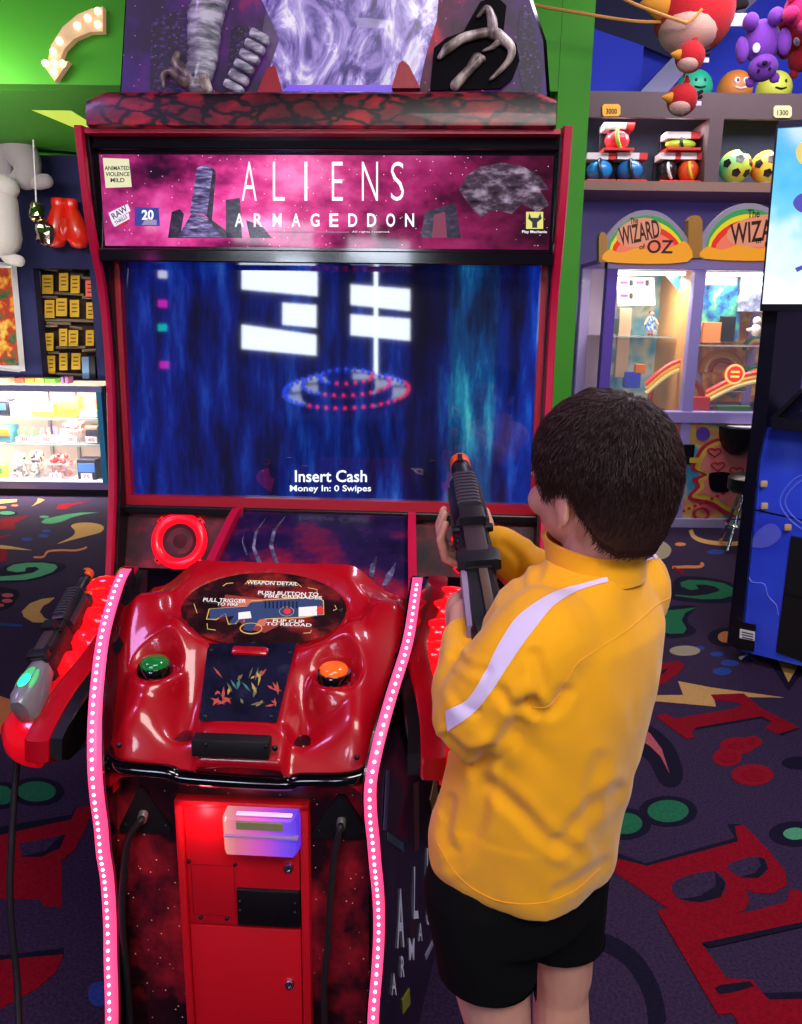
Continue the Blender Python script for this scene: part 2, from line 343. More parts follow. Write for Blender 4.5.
motif('carpet_swirl_shade', cD, [(110, 150), (200, 180), (290, 260), (330, 370), (300, 425), (240, 410), (190, 320), (110, 260)], 'k', 0, True)
motif('carpet_flame', cD, [(110, 150), (155, 180), (200, 215), (245, 275), (275, 370), (240, 305), (200, 265), (148, 232), (110, 220)], 'p', 2)
mdot(cD, 270, 522, 82, 44, 'g', 2, (117, 61, 'k')); mdot(cD, 100, 572, 68, 42, 'g', 3, (104, 62, 'k')); mdot(cD, 775, 612, 48, 24, 'lg', 2, (105, 50, 'k')); mdot(cD, 790, 330, 70, 26, 'k', 0)
motif('carpet_letter_shade', cE, [(140, 175), (260, 220), (570, 132), (545, 84), (590, 84), (590, 140), (270, 236), (130, 200)], 'k', 1)
motif('carpet_letter', cE, [(60, 160), (130, 195), (265, 230), (580, 145), (570, 92), (600, 88), (690, 180), (745, 250), (750, 295), (700, 325), (640, 322), (605, 310), (622, 350), (600, 385), (540, 405), (420, 410), (335, 375), (130, 235), (60, 200)], 'r', 2)
for h, sh in (([(350, 300), (400, 265), (500, 250), (538, 290), (520, 335), (450, 355), (380, 345)], [(500, 250), (538, 290), (522, 337), (450, 357), (378, 346), (450, 335), (505, 300)]), ([(545, 230), (620, 200), (670, 205), (682, 240), (650, 270), (590, 268)], [(650, 202), (672, 206), (684, 240), (650, 272), (588, 270), (640, 255), (660, 228)])):
    motif('carpet_letter_hole', cE, h, 'n', 3, True); motif('carpet_letter_shade', cE, sh, 'k', 4)
motif('carpet_letter', cE, [(300, 385), (345, 378), (440, 410), (620, 390), (750, 355), (760, 310), (802, 320), (960, 300), (960, 400), (802, 430), (455, 500), (540, 620), (630, 625), (660, 665), (690, 690), (960, 690), (960, 900), (650, 900), (560, 740), (510, 745)], 'r', 4)
motif('carpet_letter_shade', cE, [(455, 498), (802, 426), (960, 396), (960, 412), (802, 442), (480, 514)], 'k', 5); motif('carpet_letter_shade', cE, [(500, 655), (520, 645), (620, 632), (635, 648), (560, 670), (515, 675)], 'k', 6); motif('carpet_letter_shade', cE, [(665, 672), (960, 664), (960, 688), (690, 694)], 'k', 5)
mstroke('carpet_ring', cE, [(20, 480), (60, 487), (130, 497), (210, 548), (262, 620), (292, 700), (300, 790), (280, 900)], 62, 'k', 0)

# ---- walls, bulkhead, pillar, ceiling
BLUEW = mat('wall_navy_paint', '#1d1f56', .8, var=(3, .1)); GREENW = mat('green_paint', '#44a81e', .7, var=(2, .08)); PURW = mat('wall_purple_paint', '#8a80b8', .85, var=(2, .06)); DBLUE = mat('upper_blue_paint', '#1a2fb0', .8, var=(1.5, .12)); CEIL = mat('ceiling_dark', '#14122a', .9)
WY = 7.1
def bx(lo, hi): box(bm, lo, hi)
NI0 = W(33, 268, 'y', WY); NI1 = W(98, 380, 'y', WY)          # niche in the back wall
bm = fresh(); bx((-7, WY, 0), (NI0.x, WY+.12, 4)); bx((NI1.x, WY, 0), (1.0, WY+.12, 4)); bx((NI0.x, WY, NI0.z), (NI1.x, WY+.12, 4)); bx((NI0.x, WY, 0), (NI1.x, WY+.12, NI1.z)); struct('wall_back', bm, BLUEW, label='dark navy painted back wall')
NICH = mat('niche_brown', '#3a261c', .8, var=(8, .3))
bm = fresh(); bx((NI0.x-.05, WY+.24, NI1.z-.05), (NI1.x+.05, WY+.28, NI0.z+.05)); bx((NI0.x-.06, WY+.12, NI1.z-.05), (NI0.x-.01, WY+.28, NI0.z+.05)); bx((NI1.x+.01, WY+.12, NI1.z-.05), (NI1.x+.06, WY+.28, NI0.z+.05)); bx((NI0.x-.05, WY+.12, NI0.z+.0), (NI1.x+.05, WY+.28, NI0.z+.05)); bx((NI0.x-.05, WY+.12, NI1.z-.06), (NI1.x+.05, WY+.28, NI1.z-.01)); struct('wall_niche', bm, NICH, label='brown lined wall niche')
SZ = 2.70
bm = fresh(); bx((-7, 5.0, SZ), (.86, 5.12, 4.0)); struct('wall_bulkhead', bm, GREENW, label='bright green bulkhead face')
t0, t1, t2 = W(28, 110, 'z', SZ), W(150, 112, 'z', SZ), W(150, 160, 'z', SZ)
bm = fresh(); P = [V((-7, 5.0, SZ)), V((.86, 5.0, SZ)), V((.86, WY, SZ)), V((t2.x, WY, SZ)), V((t2.x, t2.y, SZ)), V((t0.x, t0.y, SZ)), V((t1.x, t1.y, SZ)), V((t1.x+.01, t1.y, SZ))]
# underside with a triangular opening for the painted light patch: three slabs round the triangle
def slab(pts): prism(bm, pts, (0, 0, .04))
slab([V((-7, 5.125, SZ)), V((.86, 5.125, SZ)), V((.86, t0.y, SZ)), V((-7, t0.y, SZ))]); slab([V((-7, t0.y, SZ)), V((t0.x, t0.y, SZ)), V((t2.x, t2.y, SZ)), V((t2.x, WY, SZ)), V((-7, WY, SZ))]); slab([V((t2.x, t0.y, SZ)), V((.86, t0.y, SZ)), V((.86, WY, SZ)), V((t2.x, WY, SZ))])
struct('ceiling_soffit', bm, GREENW, label='green soffit above the prize counter')
bm = fresh(); prism(bm, [V((t0.x, t0.y, SZ+.008)), V((t2.x, t0.y, SZ+.008)), V((t2.x, t2.y, SZ+.008))], (0, 0, .02)); struct('ceiling_light_patch', bm, mat('light_patch_lime', '#b8cc50', .6, emit='#c0d850', es=.85), label='lime triangle of spilled light on the soffit, made as a glowing plate')  # glowing plate stands in for light spilled on the soffit, not a lamp
bm = fresh(); bx((.862, 5.0, 0), (1.045, 5.5, 4.0)); struct('wall_pillar', bm, GREENW, label='green painted pillar')
bm = fresh(); bx((.9, 6.75, 0), (6.5, 6.87, 2.95)); struct('wall_right', bm, PURW, label='muted purple wall behind the prize machines')
bm = fresh(); bx((.9, 7.6, 2.3), (6.5, 7.7, 4.4)); struct('wall_upper', bm, DBLUE, label='bright blue upper wall')
bm = fresh(); bx((-7, -4.2, 4.0), (.9, 5.2, 4.08)); bx((.9, -4.2, 4.3), (6.5, 8, 4.38)); struct('ceiling', bm, CEIL, label='dark ceiling')
def wpoly(name, px, y, th, m):
    bm = fresh(); prism(bm, [W(u, v, 'y', y) for u, v in px], (0, th, 0)); o = struct(name, bm, m); return o
wpoly('trim_1', [(729, 0), (760, -3), (700, 55), (668, 92), (640, 92), (672, 58)], 6.9, .25, mat('beam_grey', '#5a5670', .8))['label'] = 'grey slanting beam under the ceiling'
wpoly('trim_2', [(592, 28), (644, 46), (640, 92), (586, 92)], 7.3, .1, DBLUE)['label'] = 'blue angled panel above the shelf'
wpoly('trim_3', [(592, -20), (735, -20), (672, 58), (644, 46), (592, 28)], 7.45, .05, mat('dark_blue_panel', '#0c0f38', .8))['label'] = 'dark blue panel above the shelf'
# ================================================================== THE SHOOTING GAME CABINET
cab = thing('arcade_cabinet', 'tall red and black two-player shooting arcade cabinet with big blue screen', 'arcade machine', ORG, -YAW)
OUT = V((0, -1, 0))
def Ly(y): return lambda u, v: L(u, v, 'y', y)
def decal(name, px, m, parent, fn, off=.0008, th=.0006, out=OUT, label=None):
    bm = fresh(); prism(bm, [fn(u, v) + out*off for u, v in px], out*th); return obj(name, bm, m, parent, 0, label=label)
def ltext(name, body, m, parent, fn, box_px, off=.0014, bold=0.0, label=None):
    u0, v0, u1, v1 = box_px; c = fn((u0+u1)/2, (v0+v1)/2); a = fn(u0, (v0+v1)/2); b = fn(u1, (v0+v1)/2); t = fn((u0+u1)/2, v0); d = fn((u0+u1)/2, v1)
    x = (b-a).normalized(); y = (t-d).normalized(); z = x.cross(y).normalized()
    return text(name, body, m, parent, basis(c, x, y, z), (b-a).length, (t-d).length, off, bold, label=label)
# ---- side panels with red edge
prof = [(-.118, 1.85), (-.105, 1.70), (-.085, 1.60), (-.052, 1.49), (-.042, 1.35), (-.05, 1.20), (-.075, 1.0), (-.115, .85), (-.15, .70), (-.16, .40), (-.16, .03)]
prof = [tuple(p) for p in [(v.y, v.z) for v in smoothpath([V((0, a, b)) for a, b in prof], 4)]]
SIDEM = printmat('cabinet_side_print', [(.3, '#050409'), (.55, '#1a0a1c'), (.7, '#3a0d20')], (3, 3, 3), rough=.2, stars=(60, .05, '#c9a0a0'))
for s in (-1, 1):
    bm = fresh(); pts = [V((s*.564, y, z)) for y, z in prof] + [V((s*.564, .45, .03)), V((s*.564, .45, 1.85))]
    prism(bm, pts, (-s*.018, 0, 0)); sp = obj('side_panel', bm, SIDEM, cab, 0)
    bm = fresh(); rings = []
    for i, (y, z) in enumerate(prof):
        rings.append([V((s*.567, y+.012, z)), V((s*.567, y-.006, z)), V((s*.564, y-.011, z)), V((s*.549, y-.011, z)), V((s*.546, y-.006, z)), V((s*.546, y+.012, z))])
    loft(bm, rings); obj('edge_trim', bm, REDT, sp, 50, label='red edge trim')
# inner black reveal beside the bezel
for s in (-1, 1):
    bm = fresh(); prism(bm, [V((s*.546, y+.012, z)) for y, z in prof] + [V((s*.546, .40, .03)), V((s*.546, .40, 1.85))], (-s*.004, 0, 0))
    obj('side_liner', bm, BLACK, cab, 0)
bm = fresh(); box(bm, (-.545, .10, .03), (.545, .45, 1.90)); obj('rear_body', bm, BLACK, cab, 0)
# ---- screen
TT = math.radians(2.1); SZC = 1.2585
def S(x, z, out=0.0): return V((x, z*math.sin(TT) - out*math.cos(TT), SZC + z*math.cos(TT) + out*math.sin(TT)))
def SF(u, v):                                       # pixel -> point on the screen plane (local)
    d = ray(u, v); dl = V((d.dot(AX), d.dot(AY), d.z)); n = V((0, math.cos(TT), -math.sin(TT)))
    return CL + dl*(((V((0, 0, SZC))-CL).dot(n))/dl.dot(n))
HW, HH = .5275, .2967
bm = fresh()
for (x0, x1, z0, z1) in ((-HW-.034, HW+.034, HH, HH+.026), (-HW-.034, HW+.034, -HH-.026, -HH), (-HW-.034, -HW, -HH, HH), (HW, HW+.034, -HH, HH)):
    prism(bm, [S(x0, z0, .022), S(x1, z0, .022), S(x1, z1, .022), S(x0, z1, .022)], S(0, 0, -.02)-S(0, 0, .022))
obj('screen_bezel', bm, mat('red_bezel', '#b8102a', .38, coat=.15), cab, 0, label='glossy red frame around the screen')
SCR = printmat('game_screen', [(.28, '#020618'), (.42, '#082058'), (.54, '#0e4496'), (.64, '#2f86c8'), (.76, '#a0e0f0')], (16, 16, 3.0), detail=11, rough=.03, es=.92, coat=0,
               xramp=('X', -.53, .53, [(0, '#8c7ad8'), (.30, '#5a6cc0'), (.5, '#6a80c8'), (.68, '#7a8ad0'), (.70, '#28306c'), (.76, '#28306c'), (.785, '#7a9ad0'), (.80, '#a8ffd0'), (.90, '#b4ffe4'), (.905, '#5a90d0'), (1, '#5aa0ff')]))
SCR.node_tree.nodes['Principled BSDF'].inputs['Specular IOR Level'].default_value = .7
bm = fresh(); prism(bm, [S(-HW, -HH, 0), S(HW, -HH, 0), S(HW, HH, 0), S(-HW, HH, 0)], S(0, 0, -.02)-S(0, 0, 0))
scr = obj('screen', bm, SCR, cab, 0, label='dark blue game picture on the screen')
TXT = glow('lit_white_text', '#eef4ff', 1.3)
so = V((0, -1, 0))
ltext('lettering', 'Insert Cash', TXT, scr, SF, (295, 470, 367, 482), .003, .014)
ltext('lettering', 'Money In: 0 Swipes', TXT, scr, SF, (290, 485, 371, 493), .003, .014)
SHAPE = mat('screen_shapes', '#04060c', .05, emit='#061640', es=.8, spec=.6)
SHAPE2 = mat('screen_shapes_teal', '#04060c', .05, emit='#1c5c78', es=.55, spec=.6)
# ---- marquee box
MY = -.078; MF = Ly(MY)
bm = fresh(); box(bm, (-.546, MY+.004, 1.555), (.546, .12, 1.845)); obj('marquee_housing', bm, BLACKG, cab, 0)
bm = fresh()
box(bm, (-.545, MY-.014, 1.806), (.545, MY+.02, 1.846), .003); box(bm, (-.545, MY-.010, 1.555), (.545, MY+.02, 1.585), .003)
obj('marquee_frame', bm, BLACKG, cab, 0)
MQM = printmat('marquee_print', [(.30, '#2a0624'), (.42, '#7a1850'), (.55, '#d84a8c'), (.70, '#ff8cc0')], (6, 6, 9), rough=.05, es=1.25, stars=(75, .075, '#fff0ff'),
               xramp=('X', -.52, .52, [(0, '#d0a8d8'), (.25, '#ffc8ff'), (.45, '#fff0ff'), (.65, '#c08ab8'), (1, '#58284c')]))
MQM.node_tree.nodes['Principled BSDF'].inputs['Specular IOR Level'].default_value = .22; MQM.node_tree.nodes['Principled BSDF'].inputs['Coat Weight'].default_value = 0
mq = [MF(103, 154), MF(555, 158), MF(550, 241), MF(108, 240)]
x0, x1, z0, z1 = -.532, .534, 1.592, 1.797
bm = fresh(); prism(bm, [V((x0, MY, z0)), V((x1, MY, z0)), V((x1, MY, z1)), V((x0, MY, z1))], (0, .006, 0))
mar = obj('marquee', bm, MQM, cab, 0, label='backlit pink and purple title panel')
LIT = glow('lit_marquee_letters', '#f6f2ff', 1.25)
for ch, u0, u1 in (('A', 242, 257), ('L', 273, 285), ('I', 304.5, 307.5), ('E', 332, 343), ('N', 362, 378), ('S', 391, 404)):
    ltext('title_letter', ch, LIT, mar, MF, (u0, 162, u1, 201), .0022, -.012)
for i, ch in enumerate('ARMAGEDDON'):
    u = 235 + i*18.9; ltext('title_letter', ch, LIT, mar, MF, (u, 213.5, u+9, 227), .0022, .02)
ltext('fine_print', 'All rights reserved.', LIT, mar, MF, (352, 231, 390, 233.2), .0022); decal('fine_print_line', [(263, 231.6), (349, 231.9), (349, 232.6), (263, 232.3)], mat('fine_print_grey', '#201020', .4, emit='#c0a8c8', es=.6), mar, MF, .0022)
TOWER = printmat('marquee_towers', [(.35, '#0e0818'), (.55, '#2c1c40'), (.75, '#60406c')], (60, 60, 120), detail=2, rough=.2, es=.7, coat=0)
TOWL = printmat('marquee_tower_light', [(.3, '#1c1434'), (.45, '#4a3c78'), (.58, '#8a78b8'), (.7, '#d0c0f0')], (30, 30, 170), detail=2, rough=.2, es=.8, coat=0)
for px in ([(190, 213), (197, 168), (205, 165), (213, 168), (207, 215)], ):
    decal('tower', px, TOWL, mar, MF, .0008)
for px in ([(205, 215), (213, 168), (216, 172), (212, 222)], [(178, 238), (192, 213), (212, 220), (236, 238)], [(168, 238), (172, 212), (180, 209), (184, 214), (180, 238)], [(226, 238), (226, 200), (240, 198), (242, 238)],
           [(421, 238), (425, 212), (455, 203), (461, 238)], [(250, 238), (246, 220), (262, 226), (272, 238)]):
    decal('tower', px, TOWER, mar, MF, .0006)
decal('tower', [(178, 237), (192, 213), (205, 216), (222, 237)], TOWL, mar, MF, .0010)
decal('tower_gate', [(432, 238), (434, 215), (445, 212), (447, 238)], glow('gate_pink', '#a02858', .6), mar, MF, .0014)
# plain rocky mass standing in for the creature drawn at the right end
ROCK = printmat('marquee_rock', [(.3, '#140814'), (.48, '#5a4458'), (.62, '#b098b4'), (.75, '#e0d0e0')], (30, 30, 60), rough=.1, es=.75)
decal('rock_shape', [(459, 190), (466, 176), (480, 167), (500, 163), (522, 166), (540, 176), (549, 190), (540, 190), (549, 205), (538, 212), (522, 204), (512, 214), (496, 210), (480, 217), (470, 206)], ROCK, mar, MF, .001)
st = decal('rating_sticker', [(103, 158), (129, 159), (132, 187), (106, 188)], glow('sticker_cream', '#f0ecc0', .95), mar, MF, .0012)
INK = mat('black_ink', '#0a0a0a', .6)
for i, t in enumerate(('ANIMATED', 'VIOLENCE', 'MILD')):
    ltext('lettering', t, INK, mar, MF, ((105, 106, 111)[i], 166.2+i*6, (130, 130, 125)[i], 170.4+i*6), .0026, .02)
decal('maker_badge', [(121+9*math.cos(a*math.pi/8), 217+10*math.sin(a*math.pi/8)) for a in range(16)], glow('badge_red', '#d01840', .9), mar, MF, .0012)
decal('badge_band', [(109, 213), (128, 204), (131, 211), (112, 222)], glow('badge_white', '#f4f0ff', .95), mar, MF, .0022)
decal('badge_band', [(112, 222), (129, 213), (130, 219), (115, 227)], glow('badge_white', '#f4f0ff', .95), mar, MF, .0022)
def tilttext(name, body, m, parent, fn, c, ang, w, h, off):
    o = fn(*c); a = math.radians(ang); x = V((math.cos(a), 0, math.sin(a))); y = V((-math.sin(a), 0, math.cos(a)))
    return text(name, body, m, parent, basis(o, x, y, V((0, -1, 0))), w, h, off, .02)
PURP = glow('badge_purple', '#5a1070', .5)
tilttext('lettering', 'RAW', PURP, mar, MF, (120, 212.5), 30, .042, .014, .0032)
tilttext('lettering', 'THRILLS', PURP, mar, MF, (121.5, 220), 28, .034, .008, .0032)
decal('studio_badge', [(135, 207), (159, 208), (160, 226), (135, 226)], glow('badge_blue', '#3a4ac0', .6), mar, MF, .0012)
ltext('lettering', '20', TXT, mar, MF, (142, 210, 154, 220), .0022, .03)
decal('badge_plinth', [(142, 225), (146, 219), (157, 220), (157, 225)], glow('badge_grey', '#b8a8d8', .7), mar, MF, .0016)
dv = decal('developer_badge', [(526, 212), (543, 212), (543, 229), (526, 229)], glow('badge_yellow', '#f0e878', .9), mar, MF, .0030)
for px in ([(529, 213), (531, 218), (538, 218), (540, 213), (541.5, 219), (537, 222.5), (537, 228), (532, 228), (532, 222.5), (528, 219)],): decal('badge_wrench', px, mat('navy_ink', '#0c1430', .5), mar, MF, .0040)
ltext('lettering', 'Play Mechanix', TXT, mar, MF, (522, 230.5, 547, 234), .0030, .01)
# ---- hood with a red cracked print
bm = fresh(); N = 24; rings = []
HOODS = [(.06, 1.838), (-.135, 1.842), (-.150, 1.846), (-.148, 1.90), (-.142, 1.912), (-.13, 1.918), (.06, 1.918)]
for i in range(N+1):
    t = i/N*2-1; c = 1-.0*abs(t); ins = 0.0
    e = max(0, abs(t)-.955)/.045
    rings.append([V((t*.526, y, z-(.016*e*e if z > 1.89 else 0))) for y, z in HOODS])
loft(bm, rings)
def crackmat():
    m = printmat('hood_print', [(.3, '#150206'), (.5, '#5a0814'), (.7, '#a0121c')], (6, 6, 14), rough=.38, coat=.12, es=0)
    nt = m.node_tree; b = nt.nodes['Principled BSDF']; lk = nt.links.new
    tc = nt.nodes.new('ShaderNodeTexCoord'); mp = nt.nodes.new('ShaderNodeMapping'); mp.inputs['Scale'].default_value = (15, 15, 30); lk(tc.outputs['Object'], mp.inputs['Vector'])
    nz = nt.nodes.new('ShaderNodeTexNoise'); nz.inputs['Scale'].default_value = 1.4; lk(mp.outputs['Vector'], nz.inputs['Vector'])
    ad = nt.nodes.new('ShaderNodeVectorMath'); ad.operation = 'ADD'; lk(mp.outputs['Vector'], ad.inputs[0]); lk(nz.outputs['Color'], ad.inputs[1])
    vo = nt.nodes.new('ShaderNodeTexVoronoi'); vo.feature = 'DISTANCE_TO_EDGE'; vo.inputs['Scale'].default_value = 1; lk(ad.outputs[0], vo.inputs['Vector'])
    c = ramp(nt, vo.outputs['Distance'], [(0, '#000000'), (.06, '#301010'), (.16, '#ffffff')])
    mx = nt.nodes.new('ShaderNodeMix'); mx.data_type = 'RGBA'; mx.blend_type = 'MULTIPLY'; mx.inputs['Factor'].default_value = 1
    src = b.inputs['Base Color'].links[0].from_socket; lk(src, mx.inputs['A']); lk(c, mx.inputs['B']); lk(mx.outputs['Result'], b.inputs['Base Color'])
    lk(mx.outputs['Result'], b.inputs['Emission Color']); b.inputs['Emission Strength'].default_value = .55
    return m
obj('hood', bm, crackmat(), cab, 30, label='red and black cracked print on the hood')
bm = fresh(); box(bm, (-.54, -.13, 1.833), (.54, .05, 1.843)); obj('hood_lip', bm, REDT, cab, 0)
# ---- topper
TY = -.035; TF = Ly(TY)
TOPM = printmat('topper_print', [(.25, '#0c0418'), (.45, '#3a1050'), (.6, '#6a2a90'), (.75, '#e0408a')], (9, 9, 9), rough=.5, coat=0, es=.62, stars=(55, .09, '#e870c0'),
                xramp=('X', -.5, .5, [(0, '#8a6adf'), (.3, '#c060c0'), (.5, '#ffffff'), (.75, '#ff4a70'), (1, '#a060e0')]))
bm = fresh(); out = [TF(121, 95), TF(547, 98), TF(543, 40), TF(533, 10), TF(520, -30), TF(480, -75), TF(400, -110), TF(330, -120), TF(250, -110), TF(170, -70), TF(128, -30)]
prism(bm, out, (0, .05, 0)); top = obj('topper', bm, TOPM, cab, 0, label='glowing purple topper board')
bm = fresh(); pts = [V((p.x, TY+.025, p.z)) for p in out]; tube(bm, pts[1:] + [pts[0]], .012, 6); obj('topper_edge', bm, BLACKG, top)
# dark city blocks printed on the topper
for px in ([(150, 92), (152, 20), (185, 8), (190, 92)], [(516, 60), (520, 10), (530, 12), (541, 60), (541, 94), (524, 94)], [(225, 92), (232, 25), (258, 28), (240, 92)]):
    decal('city_block', px, MATS.get('topper_city') or printmat('topper_city', [(.3, '#0a0514'), (.55, '#241040'), (.72, '#6a3aa0')], (90, 90, 160), detail=1, rough=.5, es=.5, coat=0, stars=(80, .12, '#c060c0')), top, TF, .001)
# raised red rock rim and pale claw-like relief at both sides: generic forms
BONE = printmat('relief_bone', [(.3, '#241c20'), (.45, '#75695f'), (.6, '#c8bcae'), (.75, '#f0e8e0')], (26, 26, 10), rough=.35, coat=.1)
DARKR = mat('relief_shadow_board', '#060408', .7, spec=.1)
decal('relief_board', [(430, 92), (434, 50), (446, 40), (463, 34), (480, 4), (496, -2), (506, 8), (503, 34), (516, 46), (519, 62), (512, 80), (500, 90)], DARKR, top, TF, .004, .01)
def relief(name, px, rs, m, off=.022, flat=1):
    bm = fresh(); capsule(bm, smoothpath([TF(u, v)+OUT*off for u, v in px], 5), [rs[0]+(rs[-1]-rs[0])*i/((len(px)-1)*5) for i in range((len(px)-1)*5+1)], 10)
    return obj(name, bm, m, top, 60)
for px, rs in (([(447, 52), (462, 42), (480, 37), (492, 35)], (.011, .010)), ([(492, 36), (491, 22), (486, 12), (478, 20)], (.014, .004)), ([(494, 38), (500, 42), (492, 50), (483, 54)], (.011, .003)),
               ([(497, 38), (510, 50), (509, 62), (497, 76), (490, 82)], (.013, .003)), ([(470, 70), (476, 60), (482, 62)], (.009, .008)), ([(478, 64), (466, 76), (455, 88)], (.010, .012)), ([(447, 52), (440, 60)], (.011, .006))):
    relief('claw_relief', px, rs, BONE)
SILV = printmat('relief_silver', [(.3, '#2c2c34'), (.48, '#8a8a94'), (.62, '#d8d8e0')], (14, 14, 60), rough=.25, coat=.3)
relief('limb_relief', [(218, -20), (208, 20), (205, 60), (200, 84)], (.045, .030), SILV, .02)
for px, rs in (([(196, 82), (186, 74), (180, 66), (182, 58)], (.020, .007)), ([(200, 84), (188, 84), (176, 76), (168, 80), (168, 90)], (.020, .004)), ([(206, 84), (212, 92)], (.020, .010))): relief('claw_relief', px, rs, BONE, .03)
for k in range(6):
    u = 262 - k*5.2; v = 40+k*10
    bm = fresh(); c = TF(u, v)+OUT*.02; box(bm, (-.024, -.014, -.0105), (.024, .014, .0105), .007, Matrix.Translation(c) @ Matrix.Rotation(.45, 4, 'Y')); obj('segment_relief', bm, SILV, top, 40)
bm = fresh(); prism(bm, [TF(258, 95), TF(268, 70), TF(276, 66), TF(284, 95)], (0, -.012, 0)); obj('red_rock_relief', bm, mat('red_rock', '#a00c20', .4, bump=(60, .5)), top, 30)
bm = fresh(); prism(bm, [TF(393, 94), (TF(400, 70)), TF(404, 67), TF(410, 72), TF(421, 94)], (0, -.05, 0)); obj('red_rock_relief', bm, mat('red_rock', '#a00c20', .4), top, 30)
# clear bulging dome over a bright, abstract lit picture
DOMEP = printmat('dome_picture', [(.30, '#140a30'), (.42, '#4a3a90'), (.52, '#a890e0'), (.60, '#f4ecff'), (.66, '#5a7a90'), (.74, '#e8e0f4')], (8, 8, 5), distort=2.2, rough=.2, es=.95)
decal('dome_picture', [(262, 93), (280, 40), (255, -15), (300, -70), (380, -75), (440, -20), (437, 20), (425, 60), (418, 94)], DOMEP, top, TF, .003, .002)
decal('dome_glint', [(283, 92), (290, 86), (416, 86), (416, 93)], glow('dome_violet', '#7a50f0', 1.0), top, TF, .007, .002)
bm = fresh(); dc = TF(345, 30); sphere(bm, (dc.x, TY+.02, dc.z-.01), (.20, .085, .155), 32, 20)
bmesh.ops.bisect_plane(bm, geom=bm.verts[:]+bm.edges[:]+bm.faces[:], plane_co=(0, TY-.004, 0), plane_no=(0, 1, 0), clear_outer=True)
bmesh.ops.bisect_plane(bm, geom=bm.verts[:]+bm.edges[:]+bm.faces[:], plane_co=(0, 0, 1.922), plane_no=(0, 0, -1), clear_outer=True)
obj('dome_cover', bm, mat('clear_dome', '#ffffff', .03, alpha=.12, spec=.8), top, 60, label='clear plastic dome')
# ---- below the screen: ledge, speaker panels
bm = fresh(); box(bm, (-.546, -.045, .915), (.546, .08, .938), .004); obj('screen_ledge', bm, BLACK, cab, 0)
SPM = printmat('speaker_panel_print', [(.35, '#1c0c18'), (.5, '#4c1826'), (.62, '#9a1c30'), (.78, '#d02838')], (7, 7, 9), rough=.6, coat=.0)
def spanel(u, v): return LP(u, v, .915, -.02, 2.6)          # panel leaning: z = .915 + 2.6*(y+.02)
def spz(z): return -.02 + (z-.915)/2.6
REDL = mat('lit_red_ring', '#c00010', .3, emit='#ff0a20', es=1.5, coat=.4)
for s in (-1, 1):
    xa, xb = (.215, .545)
    zt, zb = .916, .775
    bm = fresh(); prism(bm, [V((s*xa, spz(zt), zt)), V((s*xb, spz(zt), zt)), V((s*xb, spz(zb), zb)), V((s*xa, spz(zb), zb))], (0, .02, 0))
    pn = obj('speaker_panel', bm, SPM, cab, 0)
    c = spanel(180, 541); cx = -c.x*s if s > 0 else c.x
    cz = c.z; cc = V((cx, spz(cz), cz)); nrm = V((0, -1, 1/2.6)).normalized(); up = V((0, 1/2.6, 1)).normalized()
    m = basis(cc, V((1, 0, 0)), up, V((1, 0, 0)).cross(up))
    bm = fresh(); lathe(bm, [(.072, 0), (.076, .006), (.072, .015), (.062, .020), (.052, .015), (.047, .006), (.046, .002)], 40, m, cap=False)
    for k in range(4):
        a = math.pi/4+k*math.pi/2; box(bm, (-.010, -.010, .001), (.010, .010, .007), .003, m @ Matrix.Translation((.073*math.cos(a), .073*math.sin(a), 0)) @ Matrix.Rotation(a, 4, 'Z'))
    rg = obj('speaker_ring', bm, REDL, pn, 60, label='glowing red speaker ring')
    for k in range(4):
        bm = fresh(); a = math.pi/4+k*math.pi/2; lathe(bm, [(.0045, .006), (.0045, .010), (.001, .0115)], 8, m @ Matrix.Translation((.076*math.cos(a), .076*math.sin(a), 0)))
        obj('screw', bm, BLACK, pn)
    bm = fresh(); lathe(bm, [(.052, .006), (.046, .004), (.020, -.006), (.019, .000), (.010, .004), (.001, .005)], 32, m, cap=False); obj('speaker_cone', bm, mat('speaker_cloth', '#4c1018', .8), pn)
# ---- sloping neck panel with scratch marks, red rails
NKM = printmat('neck_print', [(.35, '#120c26'), (.48, '#2a1644'), (.58, '#7a1838'), (.72, '#d02440')], (5, 5, 12), rough=.3, coat=.3, stars=(90, .05, '#c86a6a'))
def neck(u, v): return LP(u, v, .93, -.05, .42)
bm = fresh(); a = [V((-.225, -.05, .93)), V((.215, -.05, .93)), V((.245, -.60, .70)), V((-.262, -.60, .70))]
prism(bm, a, (0, .03, -.05)); nk = obj('neck_panel', bm, NKM, cab, 0, label='dark panel with scratch marks')
for sgn, pa in ((-1, [V((-.232, -.045, .932)), V((-.243, -.12, .910)), V((-.268, -.60, .712))]), (1, [V((.222, -.045, .932)), V((.225, -.12, .910)), V((.252, -.60, .712))])):
    bm = fresh(); rings = [[p+V((sgn*.010, 0, -.08)), p+V((sgn*.010, -.004, .010)), p+V((-sgn*.010, -.004, .010)), p+V((-sgn*.010, 0, -.08))] for p in smoothpath(pa, 6)]
    loft(bm, rings); obj('neck_rail', bm, REDT, cab, 40)
SCR2 = printmat('scratch_print', [(.35, '#2c2838'), (.55, '#6a6580'), (.7, '#a8a4b8')], (40, 40, 40), rough=.35)
for px in ([(246, 556), (242, 543), (245, 528), (243, 542), (248, 555)], [(258, 566), (252, 548), (255, 532), (266, 518), (257, 534), (255, 548), (263, 565)], [(275, 565), (269, 546), (273, 530), (286, 516), (276, 531), (273, 546), (279, 566)],
           [(369, 577), (370, 566), (377, 556), (376, 566), (373, 578)], [(382, 586), (386, 575), (396, 563), (394, 574), (387, 586)]):
    decal('scratch_mark', px, SCR2, nk, neck, .001, .0008, V((0, -.42, 1)).normalized())
